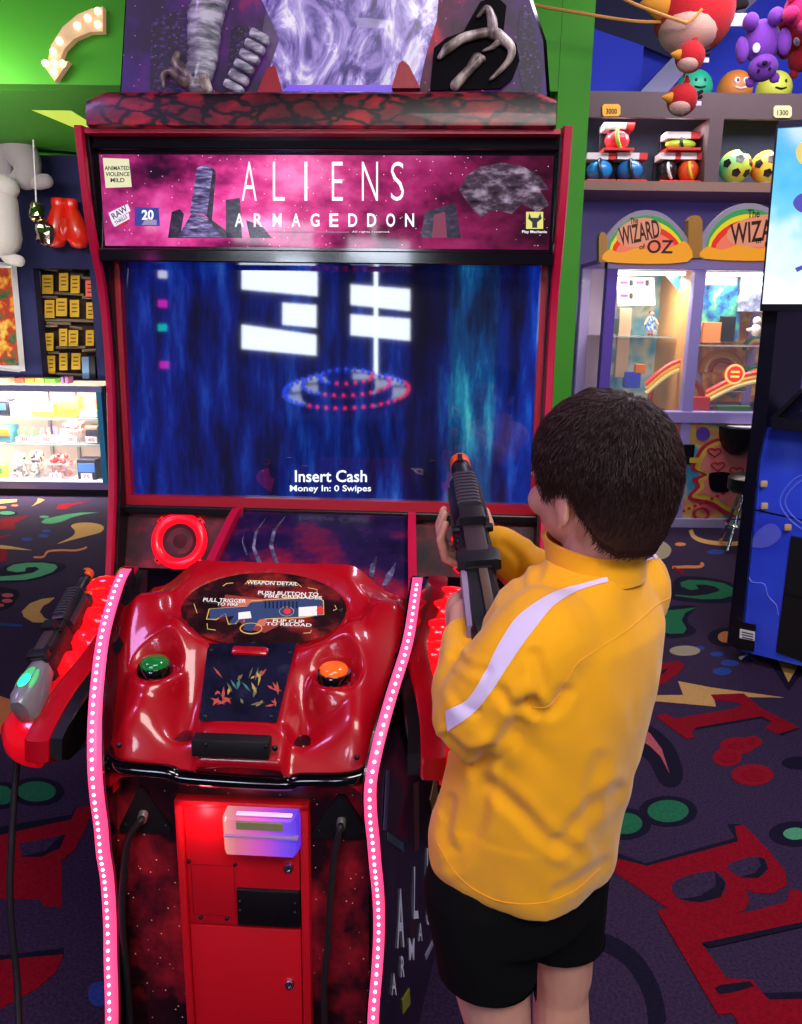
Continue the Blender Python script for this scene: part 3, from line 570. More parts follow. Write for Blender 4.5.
# lower body of the cabinet behind the pedestal
bm = fresh(); box(bm, (-.546, -.02, .02), (.546, .12, .80)); box(bm, (-.24, -.60, .02), (.24, -.02, .68)); obj('lower_body', bm, SIDEM, cab, 0)

# ---- pedestal
LEDP = [(.256, -.76, .995), (.254, -.802, .98), (.246, -.885, .93), (.227, -.964, .88), (.212, -1.018, .83), (.203, -1.046, .78), (.203, -1.046, .73), (.206, -1.036, .68), (.209, -1.030, .63), (.212, -1.018, .58), (.214, -1.014, .53), (.214, -1.018, .48), (.212, -1.030, .43), (.209, -1.042, .38), (.209, -1.050, .33), (.212, -1.054, .28), (.214, -1.05, .15), (.214, -1.04, .02)]
LEDP = smoothpath([V(p) for p in LEDP], 4)
PSM = printmat('pedestal_side_print', [(.38, '#050408'), (.55, '#120a16'), (.68, '#3a2418'), (.8, '#6a4a2a')], (9, 9, 4), rough=.22, coat=.3, stars=(50, .06, '#7a8a9a'))
PX = .20
pink = mat('led_strip_glow', '#ff5a86', .4, emit='#ff4076', es=1.3)
dots = glow('led_points', '#fff0f6', 4.0)
for s in (-1, 1):
    sx = lambda p: s*p+.004
    bm = fresh(); rings = []
    for p in LEDP:
        yb = -.45 if p.z < .74 else -.45-(p.z-.74)*1.15
        fx = lambda yy: p.x+.008+(yy-p.y)*.165
        ym = p.y*.6+yb*.4; rings.append([V((sx(p.x+.008), p.y+.006, p.z)), V((sx(fx(ym)), ym, p.z)), V((sx(fx(yb)), yb, p.z)), V((sx(fx(yb)-.02), yb, p.z)), V((sx(fx(ym)-.02), ym, p.z)), V((sx(p.x-.012), p.y+.006, p.z))])
    loft(bm, rings); pp = obj('pedestal_side', bm, PSM, cab, 40)
    bm = fresh()
    loft(bm, [[V((sx(q.x)+dx, q.y+dy, q.z)) for dx, dy in ((-.0085, .008), (-.0085, -.005), (-.005, -.008), (.005, -.008), (.0085, -.005), (.0085, .008))] for q in LEDP])
    ls = obj('led_strip', bm, pink, cab, 50, label='pink glowing light strip')
    bm = fresh(); acc = 0
    P3 = [V((sx(q.x), q.y-.0085, q.z)) for q in LEDP]
    for a, b in zip(P3, P3[1:]):
        seg = (b-a).length; t = .0135-acc
        while t < seg:
            sphere(bm, a+(b-a)*(t/seg), .0027, 6, 4); t += .0135
        acc = seg-(t-.0135)
    o = obj('led_points', bm, dots, ls); o['kind'] = 'stuff'
    if s > 0:
        TITLE = mat('side_lettering', '#cfd2e6', .5, emit='#cfd2e6', es=.12)
        PN = V((1, -.165, 0)).normalized()
        def surfx(y, z):
            for p, q in zip(LEDP, LEDP[1:]):
                if q.z <= z <= p.z:
                    r = p.lerp(q, (p.z-z)/max(p.z-q.z, 1e-6)); return .004+r.x+.008+(y-r.y)*.165
            return .004+LEDP[-1].x+.008+(y-LEDP[-1].y)*.165
        def SPL(u, v):
            d = ray(u, v); dl = V((d.dot(AX), d.dot(AY), d.z)); g = lambda t: (CL+dl*t).x-surfx((CL+dl*t).y, (CL+dl*t).z)
            t = .95
            while t < 3 and g(t) > 0: t += .01
            a, b = t-.01, t
            for _ in range(20):
                c = (a+b)/2
                if g(c) > 0: a = c
                else: b = c
            return CL+dl*a
        def drape(o):
            for w_ in o.data.vertices: w_.co.x = surfx(w_.co.y, w_.co.z)+.0012
        for ch, bx_ in (('A', (397, 889, 403.4, 948)), ('L', (412.7, 867, 416.5, 919)), ('I', (425.6, 848, 427, 898)), ('E', (435.5, 836, 438.5, 876)), ('N', (445, 824, 449.5, 860)), ('S', (454, 814, 457.5, 846)), ('D', (439, 884, 442, 901)), ('D', (444.6, 873.5, 447.4, 889)), ('O', (450, 863.5, 453, 878)), ('N', (455, 855, 458, 869)), ('A', (391, 973, 395.4, 995)), ('R', (400, 956, 404, 977)), ('M', (409, 938, 414, 960)), ('A', (418, 923, 422, 941)), ('G', (426, 908, 429.5, 925)), ('E', (432.5, 894, 436, 913))):
            drape(ltext('side_letter', ch, TITLE, pp, SPL, bx_, .001, .01))
        for k, (px, c) in enumerate((([(387, 832), (403, 843), (403, 852), (387, 840)], '#3a6a7a'), ([(413, 785), (418, 782), (419, 850), (414, 852)], '#4a3020'), ([(430, 800), (436, 770), (438, 800), (434, 830)], '#7a5a24'), ([(402, 1000), (409, 988), (410, 1004), (403, 1014)], '#a8b030'), ([(386, 770), (389, 770), (386, 830), (383, 830)], '#5a5a90'), ([(425, 955), (437, 930), (438, 934), (426, 960)], '#c8c8e0'))):
            bm = fresh(); prism(bm, [SPL(u, v) for u, v in px], PN*.001); obj('side_print', bm, mat('side_print_%d' % k, c, .4), pp, 0)
PFM = printmat('pedestal_front_print', [(.34, '#070306'), (.46, '#240810'), (.57, '#801420'), (.72, '#d02430')], (7, 7, 6), rough=.3, coat=.2, stars=(70, .085, '#ffd8b0'), bias=('Z', .3, .8, -.05))
bm = fresh(); box(bm, (-PX, -.985, .02), (PX, -.5, .80)); pf = obj('pedestal_front', bm, PFM, cab, 0)
PF = Ly(-.985)
DFN = -1.0
def rectpx(u0, v0, u1, v1, y):
    a = L(u0, v0, 'y', y); b = L(u1, v1, 'y', y); return a, b
a = L(175, 797, 'y', -.995); b = L(309, 800, 'y', -.995)
DX0, DX1, DZ1 = a.x, b.x, a.z; DZ0 = .10
bm = fresh()
for lo, hi in (((DX0, -1.003, DZ0), (DX0+.012, -.98, DZ1)), ((DX1-.014, -1.003, DZ0), (DX1, -.98, DZ1)), ((DX0, -1.003, DZ1-.012), (DX1, -.98, DZ1)), ((DX0, -1.003, DZ0), (DX1, -.98, DZ0+.012))): box(bm, lo, hi, .003)
df = obj('coin_door_frame', bm, REDP, cab, 40, label='red metal frame of the coin door')
DS = L(240, 927, 'y', -.998).z                                # split between the two doors
bm = fresh(); box(bm, (DX0+.013, -.997, DS+.0015), (DX1-.016, -.975, DZ1-.014), .0015); d1 = obj('coin_door', bm, REDP, cab, 40, label='upper red coin door')
bm = fresh(); box(bm, (DX0+.013, -.997, DZ0+.013), (DX1-.016, -.975, DS-.0015), .0015); d2 = obj('coin_door', bm, REDP, cab, 40, label='lower red coin door')
DF = Ly(-.997)
bm = fresh(); a = DF(191, 864); b = DF(236, 916); 
for p, q in ((a, V((b.x, 0, a.z))), (V((b.x, 0, a.z)), b), (V((a.x, 0, b.z)), b), (a, V((a.x, 0, b.z)))):
    lo = V((min(p.x, q.x)-.0006, -.9976, min(p.z, q.z)-.0006)); hi = V((max(p.x, q.x)+.0006, -.9965, max(p.z, q.z)+.0006)); box(bm, lo, hi)
obj('blank_panel_line', bm, mat('red_seam', '#8a0510', .5), d1, 0)
def screw(u, v, par, y=-.997, r=.0034, m=STEEL):
    c = L(u, v, 'y', y); bm = fresh(); lathe(bm, [(r, 0), (r, .002), (r*.7, .0032), (.0004, .0036)], 10, basis(c, V((1, 0, 0)), V((0, 0, 1)), V((0, -1, 0)))); return obj('screw', bm, m, par, 50)
for u, v in ((189, 861), (235, 864), (201, 917), (227, 918)): screw(u, v, d1)
for u, v, par in ((289, 867, d1), (290, 983, d2)):
    c = L(u, v, 'y', -.997); m = basis(c, V((1, 0, 0)), V((0, 0, 1)), V((0, -1, 0)))
    bm = fresh(); lathe(bm, [(.0085, 0), (.0085, .003), (.007, .006), (.0045, .0065), (.004, .004), (.0002, .004)], 20, m); lk = obj('lock', bm, CHROME, par, 40, label='chrome lock')
    bm = fresh(); box(bm, (-.0008, -.003, .0038), (.0008, .003, .0046), 0, m); obj('keyhole', bm, BLACK, lk if False else par, 0)
a = DF(237, 887); b = DF(301, 926)
bm = fresh(); box(bm, (a.x, -1.003, b.z), (b.x, -.99, a.z), .0025); bp = obj('bill_slot_cover', bm, BLACK, d1, 40, label='black plate')
for u, v in ((240, 901), (240, 910), (295, 903), (295, 912)): screw(u, v, d1, -1.003, .0026, BLACK)
# card reader
a = L(223, 809, 'y', -1.012); b = L(300, 855, 'y', -1.012)
def readermat():
    m = mat('reader_shell', '#70506c', .25, coat=.4, spec=.5); nt = m.node_tree; b_ = nt.nodes['Principled BSDF']; lk = nt.links.new
    tc = nt.nodes.new('ShaderNodeTexCoord'); sp = nt.nodes.new('ShaderNodeSeparateXYZ'); lk(tc.outputs['Object'], sp.inputs[0])
    mr = nt.nodes.new('ShaderNodeMapRange'); mr.inputs['From Min'].default_value = a.x; mr.inputs['From Max'].default_value = b.x; lk(sp.outputs[0], mr.inputs['Value'])
    c = ramp(nt, mr.outputs['Result'], [(0, '#ffb090'), (.2, '#f07a90'), (.5, '#e050d0'), (.8, '#7a40ff'), (1, '#2030ff')])
    lk(c, b_.inputs['Emission Color']); b_.inputs['Emission Strength'].default_value = .75; return m
RDM = readermat()
cx, cz = (a.x+b.x)/2, (a.z+b.z)/2; hw, hh = (b.x-a.x)/2, (a.z-b.z)/2
bm = fresh(); rings = []
for y, k in ((-.995, 1.0), (-1.012, 1.0), (-1.022, .93), (-1.026, .84)):
    rings.append([V((cx+sx*hw*k, y - (.004 if sz > 0 else 0), cz+sz*hh*k)) for sx, sz in ((-1, -.85), (-.96, -1), (.90, -1), (1, -.7), (1, .6), (.96, 1), (-.92, 1), (-1, .7))])
loft(bm, rings); rd = obj('card_reader', bm, RDM, cab, 40, label='translucent card reader lit red to blue')
RF = Ly(-1.031)
a2 = RF(236, 821); b2 = RF(283, 831)
bm = fresh(); box(bm, (a2.x, -1.033, b2.z), (b2.x, -1.024, a2.z), .001); obj('reader_display', bm, mat('lcd_olive', '#6a6a48', .3, emit='#70704a', es=.35), rd, 0)
a2 = RF(236, 813); b2 = RF(292, 817.5); bm = fresh(); box(bm, (a2.x, -1.0325, b2.z), (b2.x, -1.025, a2.z), .0015); obj('reader_light', bm, glow('reader_white', '#ff9ad8', 2.2), rd, 0)
bm = fresh(); a2 = RF(224, 836); b2 = RF(298, 838); box(bm, (a2.x, -1.034, b2.z), (b2.x, -1.024, a2.z)); obj('swipe_slot', bm, mat('slot_grey', '#a890b8', .4), rd, 0)
lt = bpy.data.lights.new('card_reader_glow', 'POINT'); lt.energy = .25; lt.color = (1, .1, .12); lt.shadow_soft_size = .01
lo_ = bpy.data.objects.new('card_reader_glow', lt); COL.objects.link(lo_); lo_.parent = cab; lo_.location = (DX0+.04, -1.02, DZ1-.025)
# cable plates and cables
for pxs, cg, cab_px in (([(140, 786), (145, 786), (172, 826), (172, 831), (121, 830), (121, 824)], (143.5, 814), [(141, 820), (129, 838), (124, 870), (122, 920), (127, 980), (131, 1040)]),
                        ([(338, 794), (345, 794), (370, 832), (370, 838), (313, 836), (313, 830)], (341.5, 821), [(340, 828), (335, 855), (331, 890), (328, 940), (324, 990), (326, 1040)])):
    bm = fresh(); prism(bm, [PF(u, v) for u, v in pxs], (0, -.006, 0)); cpl = obj('cable_plate', bm, mat('cable_plate_black', '#08080a', .45), cab, 0)
    for k in (0.5, 2.5, 4.5):
        i = int(k); u = (pxs[i][0]+pxs[(i+1) % 6][0])/2; v = (pxs[i][1]+pxs[(i+1) % 6][1])/2
        g = V((cg[0]-u, cg[1]-v)) if False else None
        uu = u+(cg[0]-u)*.22; vv = v+(cg[1]-v)*.22; screw(uu, vv, cpl, -.991, .0028)
    c = L(cg[0], cg[1], 'y', -.991); m = basis(c, V((1, 0, 0)), V((0, -.5, .86)), V((0, -.86, -.5)))
    bm = fresh(); lathe(bm, [(.0075, -.003), (.0075, .010), (.006, .014), (.005, .015)], 14, m); obj('cable_gland', bm, mat('gland_grey', '#8a8a8c', .35, .6), cpl, 40)
    pth = [c+V((0, -.012, -.005))] + [L(u, v, 'y', -1.012) for u, v in cab_px] + [L(cab_px[-1][0]+2, cab_px[-1][1]+60, 'y', -1.012)]
    bm = fresh(); tube(bm, smoothpath(pth, 6), .0055, 8); obj('gun_cable', bm, RUBBER, cab, 60)

# ---- console: one sculpted red moulding
def sst(a, b, x):
    t = min(max((x-a)/(b-a), 0), 1); return t*t*(3-2*t)
PODS = [(-.158, -.906, .872), (.131, -.907, .872)]
def plane_z(y): return .80+.70*(y+1.0)
def chw(y): return .202 + .046*sst(-1.02, -.84, y)
def console_h(x, y):
    e = math.hypot(x/.143, (y+.795)/.0635)
    z = plane_z(y)
    back = sst(-.90, -.79, y)
    rim = sst(1.0, 1.28, e)*(1-sst(1.45, 2.6, e))
    bk = sst(-.80, -.73, y)
    open_ = 1-(1-sst(.060, .095, abs(x)))*(1-back)
    z += (.026-.020*bk)*rim*(.25+.75*back)*open_
    if e < 1.02: z -= .004
    # side ridges running from the rim to the front corners
    for sx in (-1, 1):
        t = (y+1.0)/.14
        cx_ = sx*(.150+.02*(1-t)) + .004
        d = abs(x-cx_); z += .026*math.exp(-(d/.030)**2)*sst(-1.02, -.97, y)*(1-sst(-.88, -.80, y))
        # hollow between ridge and centre plate
        d2 = (x-sx*.092); z -= .032*math.exp(-(d2/.026)**2)*sst(-1.01, -.955, y)*(1-sst(-.93, -.86, y))
        # scooped notch in the rim shoulders
        d3 = math.hypot((x-sx*.168)/.016, (y+.80)/.040); z -= .012*math.exp(-d3**2)
    for px_, py_, pz_ in PODS:
        r = math.hypot(x-px_, (y-py_)); w = 1-sst(.033, .050, r); z = z*(1-w)+pz_*w
    fl = (1-sst(.058, .072, abs(x+.004)))*(1-sst(-.84, -.80, y))*sst(-.97, -.955, y); z = z*(1-fl)+plane_z(y)*fl - .003*fl
    # raised centre nose that carries the handle plate
    cb = (1-sst(.060, .076, abs(x-.004)))*(1-sst(-.985, -.955, y)); z += .012*cb
    z -= .050*sst(.130, .215, abs(x))*sst(-.815, -.715, y)
    # round off the sides and the front
    w_ = chw(y); k = sst(w_-.040, w_, abs(x)); z -= .020*k*k
    z -= .020*(1-sst(-1.02, -.985, y))*(1-cb*.6)
    return z
bm = fresh(); NX, NY = 110, 96; rows = []
for j in range(NY+1):
    y = -1.018 + (.300)*j/NY; w_ = chw(y)
    rows.append([V((u*w_+.004, y, console_h(u*w_, y))) for u in [(-1+2*i/NX) for i in range(NX+1)]])
# front drop and rear drop
f0 = [V((p.x*.985, -1.020, min(p.z-.012, .795)-.004*0)) for p in rows[0]]
f1 = [V((p.x*.98, -1.014, .768+.006*math.cos(p.x*22))) for p in rows[0]]
f2 = [V((p.x*.96, -.98, .765)) for p in rows[0]]
b1 = [V((p.x, p.y+.012, p.z-.02)) for p in rows[-1]]; b2 = [V((p.x, p.y+.02, .80)) for p in rows[-1]]
rows = [f2, f1, f0]+rows+[b1, b2]
rows = [[V((r[0].x*1.0, r[0].y, min(r[0].z-.05, .80 if r[0].y > -1.0 else r[0].z-.02)))]+r+[V((r[-1].x, r[-1].y, min(r[-1].z-.05, .80 if r[-1].y > -1.0 else r[-1].z-.02)))] for r in rows]
loft(bm, rows, closed=False, caps=False)
con = obj('console', bm, RED, cab, 60, label='glossy red moulded control console')
bm = fresh()
tube(bm, smoothpath([V((-.198, -.96, .782)), V((-.196, -1.006, .779)), V((-.17, -1.022, .773)), V((-.10, -1.022, .768)), V((-.07, -1.022, .760)), V((.07, -1.022, .757)), V((.10, -1.022, .764)), V((.17, -1.022, .769)), V((.200, -1.006, .776)), V((.203, -.96, .782))], 6), .011, 10)
obj('console_lip', bm, BLACKG, con, 60, label='black rubber lip')
# oval display
def EP(a, r, off): return V((.0+.1415*r*math.cos(a), -.795+.0625*r*math.sin(a), plane_z(-.795+.0625*r*math.sin(a)))) + V((0, -.573, .819))*off
CN = V((0, -.573, .819)); CY = V((0, .819, .573))
ELM = printmat('oval_display_print', [(.3, '#0c0608'), (.5, '#241014'), (.64, '#7a2020'), (.8, '#e8b0a0')], (9, 14, 14), rough=.08, coat=.6, es=0)
nt = ELM.node_tree; b_ = nt.nodes['Principled BSDF']; nt.links.new(b_.inputs['Base Color'].links[0].from_socket, b_.inputs['Emission Color']); b_.inputs['Emission Strength'].default_value = .5
bm = fresh(); ring = [EP(k*2*math.pi/64, 1, 0) for k in range(64)]; prism(bm, ring, CN*.003); el = obj('oval_display', bm, ELM, con, 0, label='oval lit weapon instruction panel')
def EF(u, v): return LP(u, v, .80+.0037, -1.0, .70)
YELL = glow('line_yellow', '#f0c060', .9); BLUEG = glow('weapon_blue', '#3c5490', .6); WLIT = glow('lit_white_print', '#fff4f4', 1.0)
def ed(name, px, m, off=.0006, par=None): return decal(name, px, m, par or el, EF, off, .0005, CN)
def eline(pts, m, r=.0009, par=None, fn=None):
    bm = fresh(); tube(bm, [(fn or EF)(u, v)+CN*.0006 for u, v in pts], r, 5); return obj('outline', bm, m, par or el, 0)
def C1(x, y): return (160+x*.2618, 570+y*.2618)               # crop -> pixel (oval crop)
GLOWR = glow('weapon_glow', '#f07a60', .8)
ed('glow_patch', [C1(*p) for p in ((250, 95), (400, 110), (440, 90), (520, 150), (450, 215), (400, 240), (330, 225), (290, 180), (230, 150))], glow('weapon_glow_dim', '#b04038', .7), .0002)
ed('glow_patch', [C1(*p) for p in ((300, 110), (390, 115), (420, 160), (400, 215), (330, 215), (300, 160))], GLOWR, .0004)
ed('weapon_picture', [C1(*p) for p in ((190, 150), (330, 140), (345, 125), (600, 105), (622, 120), (622, 175), (540, 180), (430, 185), (380, 190), (350, 235), (320, 230), (325, 190), (280, 210), (262, 205), (285, 175), (190, 190))], BLUEG, .0008)
ed('weapon_picture', [C1(*p) for p in ((300, 165), (345, 160), (350, 185), (300, 190))], WLIT, .0014); ed('weapon_picture', [C1(*p) for p in ((530, 145), (600, 140), (600, 175), (530, 180))], WLIT, .0014)
for k in range(9): ed('weapon_rib', [C1(400+k*15, 122), C1(406+k*15, 122), C1(406+k*15, 148), C1(400+k*15, 148)], mat('rib_dark', '#101830', .4), .0014)
ed('weapon_tip', [C1(612+14*math.cos(a*.785), 156+16*math.sin(a*.785)) for a in range(8)], glow('tip_red', '#f03030', 1), .0018)
ed('weapon_button', [C1(487+14*math.cos(a*.785), 160+12*math.sin(a*.785)) for a in range(8)], glow('tip_red', '#f03030', 1), .0018)
for cx_, cy_, rx_, ry_ in ((348, 224, 42, 20), (484, 160, 28, 18)): eline([C1(cx_+rx_*math.cos(a*.3927), cy_+ry_*math.sin(a*.3927)) for a in range(17)], YELL)
eline([C1(*p) for p in ((188, 150), (178, 188), (215, 190), (250, 168), (262, 208), (290, 205), (315, 175))], YELL); eline([C1(*p) for p in ((188, 150), (335, 140), (350, 118), (600, 104), (624, 118), (626, 170), (540, 182), (400, 188))], YELL)
for pts in (((325, 55), (340, 40), (520, 48), (540, 65)), ((240, 62), (255, 52), (280, 50)), ((565, 68), (600, 75), (600, 92)), ((130, 130), (142, 165)), ((180, 205), (182, 226), (212, 230)), ((548, 242), (575, 240), (578, 230)), ((662, 155), (675, 150), (668, 135))): eline([C1(*p) for p in pts], YELL, .0006)
def etext(t, x0, y0, x1, y1, m=WLIT):
    a = EF(*C1(x0, (y0+y1)/2)); b = EF(*C1(x1, (y0+y1)/2)); c_ = (a+b)/2; h = (EF(*C1(x0, y0))-EF(*C1(x0, y1))).length
    text('lettering', t, m, el, basis(c_, V((1, 0, 0)), CY, CN), (b-a).length, h, .0026, .015)
etext('WEAPON DETAIL', 332, 47, 528, 60); etext('PULL TRIGGER', 166, 112, 330, 126); etext('TO FIRE', 218, 128, 300, 140); etext('PUSH BUTTON TO', 375, 86, 606, 100); etext('FIRE GRENADES', 400, 100, 620, 112); etext('FLIP CLIP', 432, 192, 552, 204); etext('TO RELOAD', 405, 205, 580, 217)
for p in ((357, 280), (690, 152)):
    c_ = EF(*C1(*p)); bm = fresh(); lathe(bm, [(.0035, 0), (.0035, .002), (.0005, .003)], 10, basis(c_, V((1, 0, 0)), CY, CN)); obj('screw', bm, BLACK, el)
# centre plate below the oval
KPM = printmat('centre_plate_print', [(.35, '#101020'), (.6, '#1c1c34'), (.8, '#34344c')], (20, 20, 20), rough=.2, coat=.4)
pl = decal('centre_plate', [C1(185, 283), C1(520, 283), C1(448, 580), C1(440, 584), C1(156, 578), C1(150, 570)], KPM, con, EF, .0, .003, CN, label='dark plate with abstract print')
# abstract sparks where the plate shows a creature
PLT = lambda u, v: LP(u, v, .80+.0075, -1.0, .70)
SPK = [glow('spark_gold', '#d8b060', .7), glow('spark_teal', '#50a0a0', .5), glow('spark_red', '#d05040', .8), mat('spark_olive', '#5a5636', .5, emit='#5a5636', es=.4)]
rnd = random.Random(3)
for k in range(34):
    x = rnd.uniform(205, 450); y = rnd.uniform(390, 520); ln = rnd.uniform(18, 62); a = rnd.uniform(-1.4, 1.4) + (math.pi/2); m = SPK[3 if 260 < x < 390 and k % 3 else (k % 2 if 260 < x < 390 else 2)]
    w = rnd.uniform(6, 15); dx, dy = math.cos(a)*ln, math.sin(a)*ln
    decal('spark_print', [C1(x-dx/2, y-dy/2), C1(x-dy/ln*w*.5, y+dx/ln*w*.5), C1(x+dx/2, y+dy/2), C1(x+dy/ln*w*.5, y-dx/ln*w*.5)], m, pl, PLT, -.0002+k*.00002, .0005, CN)
a = EF(*C1(345, 316)); bm = fresh(); box(bm, (-.030, -.008, 0), (.030, .008, .010), .005, basis(a, V((1, 0, 0)), CY, CN)); obj('plate_tab', bm, RED, con, 40)
for p in ((200, 308), (498, 318), (175, 560), (425, 560)):
    c_ = EF(*C1(*p)); bm = fresh(); lathe(bm, [(.0033, .003), (.0033, .005), (.0005, .006)], 10, basis(c_, V((1, 0, 0)), CY, CN)); obj('screw', bm, STEEL, con)
# start buttons
for (px_, py_, pz_), col, nm in ((PODS[0], '#0a7a30', 'green'), (PODS[1], '#e8601a', 'orange')):
    bm = fresh(); lathe(bm, [(.027, -.006), (.028, .010), (.026, .014), (.0225, .014)], 28, Matrix.Translation((px_+.004, py_, pz_))); bz = obj('button_collar', bm, BLACKG, con, 40)
    bm = fresh(); lathe(bm, [(.0225, .010), (.0222, .020), (.019, .024), (.012, .0265), (.0003, .0275)], 28, Matrix.Translation((px_+.004, py_, pz_)))
    obj('start_button', bm, mat('button_'+nm, col, .15, emit=col, es=.5 if nm == 'orange' else .12, coat=.6), con, 60, label=nm+' domed start button')
# handle plate and bolts on the nose
a = L(192, 737, 'y', -1.021); b = L(270, 755, 'y', -1.021)
bm = fresh(); box(bm, (a.x, -1.028, b.z-.004), (b.x, -1.005, a.z), .002); hp = obj('handle_plate', bm, mat('black_matte', '#0a090b', .55), con, 40)
for u, v in ((206, 744), (266, 746)): screw(u, v, hp, -1.028, .003)
for u, v in ((196, 744), (275, 748), (119, 745), (357, 757)): screw(u, v, con, -1.022, .0045, BLACK)

# ---- gun holsters
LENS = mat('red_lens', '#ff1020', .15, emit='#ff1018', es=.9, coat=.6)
def holster(s):
    X = lambda x: s*x+.004
    DX = lambda y: -.034*math.exp(-((y+.84)/.10)**2)
    up_ = [(-.665, .962), (-.71, .952), (-.84, .905), (-.95, .862), (-1.028, .822)]; lo_ = [(-1.034, .792), (-1.0, .780), (-.90, .805), (-.78, .850), (-.69, .905)]
    pu = smoothpath([V((0, a, b)) for a, b in up_], 4); pl_ = smoothpath([V((0, a, b)) for a, b in lo_], 4); ol = [(p.y, p.z) for p in pu+pl_]
    n = len(ol); cy = sum(p[0] for p in ol)/n; cz = sum(p[1] for p in ol)/n
    def rr(k, x):
        out = []
        for y, z in ol:
            d = V((0, y-cy, z-cz)); d = d+d.normalized()*k; out.append(V((X(x+.012+DX(y)), cy+d.y, cz+d.z)))
        return out
    bm = fresh(); prism(bm, rr(.004, .244), (s*.018, 0, 0)); hb = obj('holster_back', bm, BLACK, cab, 0)
    bm = fresh(); loft(bm, [rr(-.004, .262), rr(.008, .263), rr(.012, .267), rr(.012, .292), rr(.007, .299), rr(-.006, .298), rr(-.010, .280)], True, False); obj('holster_rim', bm, RED, cab, 40, label='red holster rim')
    for k, (y, z, r) in enumerate(((-.690, .942, .024), (-.730, .928, .028), (-.780, .908, .030), (-.830, .888, .030), (-.880, .868, .030))):
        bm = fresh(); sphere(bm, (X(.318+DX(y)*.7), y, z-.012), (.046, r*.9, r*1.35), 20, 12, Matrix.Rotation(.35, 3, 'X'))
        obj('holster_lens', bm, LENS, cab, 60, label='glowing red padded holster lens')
    bm = fresh(); rings = []
    for (y, z, rx, rz) in ((-.885, .842, .030, .020), (-.92, .830, .050, .034), (-.955, .815, .066, .042), (-.99, .802, .068, .042), (-1.015, .794, .050, .034), (-1.028, .790, .03, .02)):
        rings.append([V((X(.306)+s*max(-.005, rx*math.cos(t)), y, z+rz*math.sin(t))) for t in [2*math.pi*q/24 for q in range(24)]])
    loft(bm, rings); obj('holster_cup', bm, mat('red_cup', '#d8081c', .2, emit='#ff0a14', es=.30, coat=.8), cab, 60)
    bm = fresh(); box(bm, (min(X(.20), X(.25)), -.88, .78), (max(X(.20), X(.25)), -.76, .88), .01); obj('holster_arm', bm, BLACK, cab, 0)
holster(-1); holster(1)
